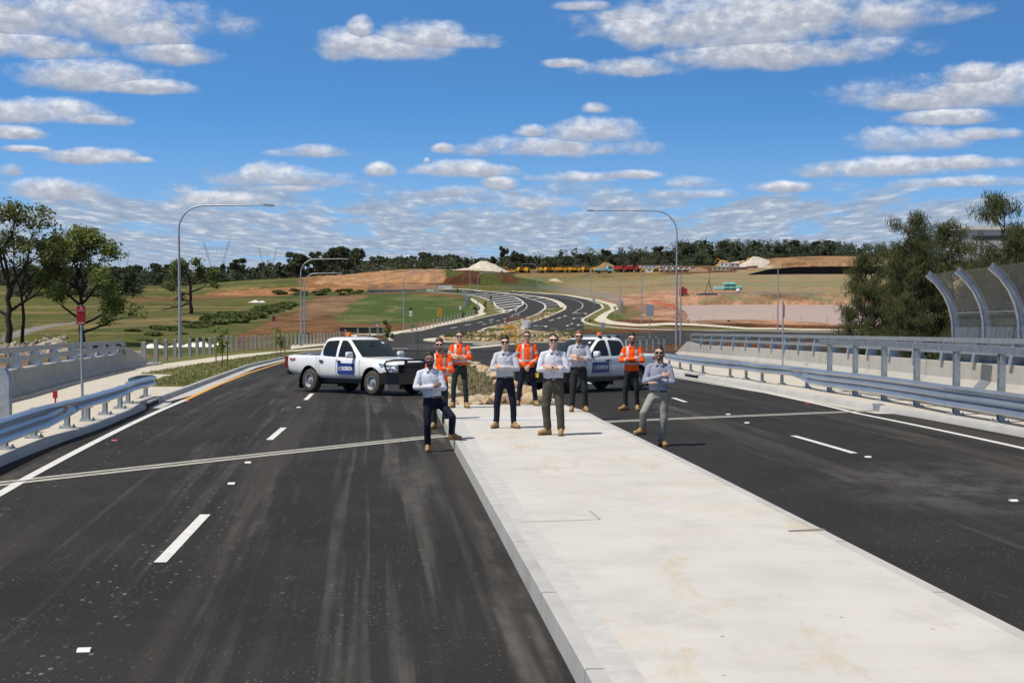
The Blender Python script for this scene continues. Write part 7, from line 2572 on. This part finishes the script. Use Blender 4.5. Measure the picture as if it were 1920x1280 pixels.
# heaps
def heap(name, px, row, w, d, h, m, label, cat='heap', seed=0, peak=0.0, y=None):
    p = tp(px, row)
    if y:
        x = (px - 960) / F * y; p = Vector((x, y, gz(x, y)))
    n, k = 40, 16
    mb = MB()
    for i in range(k + 1):
        r_ = i / k
        for j in range(n):
            a = 2 * math.pi * j / n
            rr = r_ * (1 + .10 * mnoise.noise(Vector((math.cos(a) * 2, math.sin(a) * 2, seed))))
            x, y = w / 2 * rr * math.cos(a) + peak * w * (1 - r_), d / 2 * rr * math.sin(a)
            hh = h * (1 - r_) ** .85 if r_ > .12 else h * (1 - .12) ** .85
            hh += .10 * h * mnoise.noise(Vector((x * .25, y * .25, seed + 3))) * (1 - r_)
            gx, gy = p.x + x, p.y + y
            mb.v.append((x, y, gz(gx, gy) - p.z + hh - .3 * r_))
    for i in range(k):
        for j in range(n):
            j2 = (j + 1) % n
            mb.f.append((i * n + j, i * n + j2, (i + 1) * n + j2, (i + 1) * n + j))
    o = mb.build(name, m, None, 60); o.location = p
    return tag(o, label, cat)
M_GRAV = mat('crushed_white_gravel', (.50, .45, .37), .95, var=.2, vscale=.3, bump=1, bscale=.8)
M_GRAV2 = mat('crushed_pale_gravel', (.46, .41, .34), .95, var=.2, vscale=.3)
M_EHEAP = mat('brown_earth_heap', (.24, .15, .08), .95, var=.3, vscale=.3)
heap('gravel_stockpile', 912, 507.5, 36, 26, 9.6, M_GRAV, 'large pale gravel stockpile in front of the wood, above the dark earth mound', seed=1, peak=-.06, y=900)
heap('gravel_stockpile', 880, 509, 44, 22, 4.2, M_GRAV, 'low tail of pale gravel beside the large stockpile', seed=2, y=895)
heap('gravel_stockpile', 1413, 496.5, 25, 18, 6.4, M_GRAV2, 'steep pale gravel heap on the pad by the digging excavator', seed=4)
heap('earth_heap', 1310, 508.8, 16, 12, 3.4, M_EHEAP, 'brown earth heap between the white trucks and the sand coloured building', seed=5)
heap('earth_heap', 1137, 503, 17, 12, 5.0, M_EHEAP, 'brown earth heap at the wood behind the raised excavator arm', seed=6)
heap('earth_heap', 1042, 527, 9, 7, 1.5, mat('sand_heap', (.46, .36, .23), .9), 'small pale sand heap on the field edge', seed=7)
heap('earth_heap', 705, 509, 26, 20, 2.6, M_EHEAP, 'brown spoil heap on top of the orange earthworks', seed=8)
heap('earth_heap', 1352, 498, 14, 9, 4.5, mat('ochre_heap', (.38, .24, .11), .9), 'ochre earth heap behind the white site huts', seed=9)
# black lined embankment
b0 = [tp(a, b) for a, b in ((1408, 515.5), (1450, 514.5), (1500, 514.2), (1560, 514), (1660, 514))]
mb = MB()
for i, p in enumerate(b0):
    hgt = (0.3, 3.4, 4.8, 5.0, 5.2)[i]
    g = gz(p.x, p.y)
    mb.v += [(p.x, p.y, g - .2), (p.x, p.y + 9, g + hgt), (p.x, p.y + 14, g + hgt), (p.x, p.y + 24, g - .5)]
for i in range(4):
    for k in range(3):
        q = i * 4 + k
        mb.f.append((q, q + 4, q + 5, q + 1))
o = mb.build('lined_embankment', mat('black_liner', (.004, .004, .005), .95, spec=.02)); tag(o, 'black plastic lined embankment on the far side of the field', 'embankment')
mb = MB()
for i, p in enumerate(b0[:2] + [tp(1480, 513)]):
    pass
# bales
M_TEAL = mat('teal_wrap', (.16, .42, .38), .45, var=.2, vscale=1.2)
M_TEALP = mat('teal_wrap_pale', (.40, .62, .60), .45, var=.1, vscale=1.2)
def bale(L_, r, m):
    o = MB().lathe([(.001, 0), (r * .9, 0), (r, .12), (r * 1.01, L_ / 2), (r, L_ - .12), (r * .9, L_), (.001, L_)], 20).build('wrapped_bale', m, None, 40)
    return o
p = tp(1360, 543.5); k = F / p.y
bl = bale(2.3, .72, M_TEAL); bs = bale(1.5, .62, M_TEALP)
for i, (dx, dz) in enumerate(((-.2, 0), (2.15, 0), (4.4, 0), (.0, 1.36), (2.2, 1.36))):
    o = bl if i == 0 else bl.copy()
    if i: COL.objects.link(o)
    o.location = (p.x + dx - .7, p.y, p.z + .72 + dz); o.rotation_euler = (0, R(90), 0)
    tag(o, 'teal plastic wrapped bale lying in the upper course of the stack' if dz else 'teal plastic wrapped bale lying in the bottom course of the stack', 'bale', 'upper teal bales' if dz else 'lower teal bales')
for i in range(3):
    o = bs if i == 0 else bs.copy()
    if i: COL.objects.link(o)
    o.location = (p.x - 3.6 + i * 1.28, p.y + .2, p.z + .62); o.rotation_euler = (R(90), 0, 0)
    tag(o, 'pale teal bale standing end on at the open end of the stack', 'bale', 'pale end-on bales')
# pump, mast, tank at the pond bank
p = tp(1281, 554)
root = empty('trailer_pump', p); tag(root, 'red pump on a frame at the pond bank', 'pump')
MB().box((0, 0, 1.4), (2.4, 1.4, 1.6)).build('housing', M_RED, root); MB().box((0, 0, .45), (3.0, 1.2, .2)).tube([(1.2, 0, .6), (3.6, 0, .5)], .06, 6).build('frame', M_RUB, root)
MB().ball((-.3, 0, 2.3), (.7, .6, .7)).build('motor', M_RED, root, 180); wheel_row(root, (-.5,), .42, .25, .8)
p = tp(1330, 552)
root = empty('mast', p); tag(root, 'dark slim mast with stays standing on a floating platform at the pond bank', 'mast')
MB().tube([(0, 0, 0), (0, 0, 14)], .05, 5).build('pole', M_RUB, root)
MB().tube([(-1.6, 0, 0), (0, 0, 5)], .09, 5).tube([(1.2, .5, 0), (0, 0, 4)], .09, 5).build('stay', M_RUB, root)
MB().prism([(-4.2, 0), (-1.8, .35), (1.8, .35), (2.6, .1), (1.6, -.1), (-1.6, -.1)], lambda a, b, h: Vector((a, h, b + .1)), -.9, .9).build('platform', M_RUB, root)
p = tp(1384, 549)
o = MB().ball((0, 0, .7), (.75, .75, .75), 16, 10).box((0, 0, .05), (.5, .5, .14)).build('float_tank', M_SITE, None, 180); o.location = p; tag(o, 'white ball float lying on the bank below the teal bales', 'float')
# long green skip and white banner
p = tp(685, 624.5)
root = empty('skip_bin', p); tag(root, 'long low dark green skip bin with yellow rim on the brown earth', 'skip')
mg = mat('skip_green', (.020, .028, .014), .6)
MB().prism([(-3.1, 0), (3.1, 0), (3.4, .95), (-3.1, .95)], lambda a, b, h: Vector((a, h, b)), -.9, .9).build('bin', mg, root)
MB().box((0, -.92, .98), (6.5, .1, .1)).build('rim', mat('skip_rim', (.30, .26, .10), .6), root)
MB().box((3.5, 0, .75), (.5, 1.6, 1.6)).build('end_gate', mat('skip_end_red', (.20, .03, .015), .6), root)
MB().box((-3.6, 0, .5), (.9, 1.4, .9)).build('lifting_frame', M_RUB, root)
p = tp(835, 542)
o = MB().box((0, 0, .85), (5.6, .05, 1.3)).box((-2.7, 0, .5), (.1, .1, 1.7)).box((2.7, 0, .5), (.1, .1, 1.7)).build('banner', M_SITE); o.location = p; tag(o, 'white banner on posts at the top of the turf, before the dark mound', 'banner')
# sheeting and litter of the works
def sheeting(px, row, w, h, label):
    p = tp(px, row); rg = random.Random(int(px))
    mb = MB(); n, m = 18, 8
    for i in range(n):
        for j in range(m):
            x = w * (i / (n - 1) - .5); y = 2.2 * (j / (m - 1) - .5)
            e = math.sin(math.pi * i / (n - 1)) * math.sin(math.pi * j / (m - 1))
            z = h * e * (.65 + .8 * mnoise.noise(Vector((x * .9, y * .9, px)))) + .03
            mb.v.append((x, y, z))
    for i in range(n - 1):
        for j in range(m - 1):
            q = i * m + j; mb.f.append((q, q + m, q + m + 1, q + 1))
    o = mb.build('plastic_sheeting', M_SITE, None, 60); o.location = p; tag(o, label, 'sheeting')
sheeting(290, 652, 3.0, .6, 'crumpled white sheeting behind the first square posts')
sheeting(330, 650, 1.8, .5, 'small crumple of white sheeting just left of the tall lamp')
sheeting(372, 650, 4.2, .8, 'largest crumple of white sheeting behind the square posts')
sheeting(408, 649, 3.0, .5, 'white sheeting trailing behind the middle square posts')
sheeting(482, 567, 5.5, .8, 'white sheeting lying at the end of the shrub thicket')
# rubble heap
mb = MB(); bm0 = rock_mesh(77)
tv = [v.co.copy() for v in bm0.vertices]; tf = [tuple(q.vertices) for q in bm0.polygons]
for i in range(520):
    t = rng.random(); px = -30 + 300 * t
    hh = 1.9 * math.exp(-((px - 105) / 34) ** 2) + 1.2 * math.exp(-((px - 40) / 60) ** 2) + .35
    y = 150 + rng.uniform(-3.5, 3.5); x = (px - 960) / F * y
    k = 1 - abs(y - 150) / 3.6
    z = gz(x, y) + hh * k * rng.uniform(.5, 1.0)
    s = rng.uniform(.18, .42)
    mt = Euler((rng.uniform(0, 6), rng.uniform(0, 6), rng.uniform(0, 6))).to_matrix()
    mb.add([mt @ v * s + Vector((x, y, z)) for v in tv], tf)
for i in range(60):
    px0, px1 = -30 + i * 5, -25 + i * 5
hm = MB(); n = 60
for i in range(n):
    px = -35 + 310 * i / (n - 1)
    hh = 1.9 * math.exp(-((px - 105) / 34) ** 2) + 1.2 * math.exp(-((px - 40) / 60) ** 2) + .25
    for y, f in ((146.2, 0), (148, .7), (150, 1), (152, .7), (154, 0)):
        x = (px - 960) / F * y
        hm.v.append((x, y, gz(x, y) + hh * .8 * f - .1))
for i in range(n - 1):
    for k in range(4):
        q = i * 5 + k; hm.f.append((q, q + 5, q + 6, q + 1))
mb.add(hm.v, hm.f)
o = mb.build('rubble', mat('grey_rubble', (.26, .225, .175), .95, var=.45, vscale=.8)); tag(o, 'long heap of grey broken rubble below the gum trees', 'rubble', None, 'stuff')
# pylons
def pylon(px, row, toprow, wpx, y, label):
    x = (px - 960) / F * y; k = F / y
    H = (row - toprow) / k; W = wpx / k
    root = empty('power_pylon', (x, y, gz(x, y)))
    H = H + (gz(x, y) * 0)
    tag(root, label, 'pylon', 'lattice power pylons')
    ms = mat('pylon_steel', (.16, .17, .18), .6, .3)
    r = .20
    L_ = MB(); zb = H * .80; w1 = W * .36
    for s in (-1, 1):
        for o_ in (-.9, .9):
            L_.tube([(s * 2.2 + o_ * .8, 0, 0), (s * w1 + o_, 0, H)], r * .8, 4)
        n = 12
        for i in range(n):
            a, b = i / n, (i + 1) / n
            f = lambda t, o_: (s * 2.2 + (s * w1 - s * 2.2) * t + o_ * (.8 + .2 * t), 0, H * t)
            L_.tube([f(a, -.9), f(b, .9)], r * .45, 3)
    L_.build('legs', ms, root)
    A = MB()
    for dz in (0, 2.4):
        A.tube([(-W / 2 + (3 if dz else 0), 0, zb + dz), (W / 2 - (3 if dz else 0), 0, zb + dz)], r * .8, 4)
    for i in range(14):
        xx = -W / 2 + 3 + (W - 6) * i / 14
        A.tube([(xx, 0, zb), (xx + (W - 6) / 28, 0, zb + 2.4)], r * .4, 3)
    A.build('crossarm', ms, root)
    for xx in (-W / 2, 0, W / 2):
        MB().tube([(xx, 0, zb), (xx, 0, zb - 5)], r * .5, 4).build('insulator', ms, root)
    W_ = []
pylon(407, 528, 457, 66, 1500, 'nearer large lattice power pylon above the far wood')
pylon(503, 526, 469, 47, 1900, 'smaller lattice power pylon next to the large one')
pylon(232, 528, 476, 36, 2300, 'faint small lattice pylon behind the broad gum tree')
# houses and shed on the skyline
def house(px, row, w, h, y, label, m=M_SITE):
    x = (px - 960) / F * y
    root = empty('building', (x, y, -(row - 515) * y / F)); tag(root, label, 'building')
    MB().box((0, 0, h / 2 - 3), (w, w * .5, h + 6)).build('walls', m, root)
    MB().prism([(-w * .54, h), (w * .54, h), (w * .44, h * 1.25), (-w * .44, h * 1.25)], lambda a, b, t: Vector((a, t, b)), -w * .28, w * .28).build('roof', M_SITE, root)
    MB().box((0, -w * .25 - .05, h * .5), (w * .7, .1, h * .25)).build('window', M_GWIN, root)
house(540, 516, 20, 5, 1150, 'long low white building in the gap of the far wood')
house(563, 515, 9, 4, 1180, 'small white building beside the long low one in the far wood')
house(1862, 462, 30, 6, 520, 'white roofed industrial building behind the she-oaks', mat('shed_grey', (.42, .43, .44), .6))
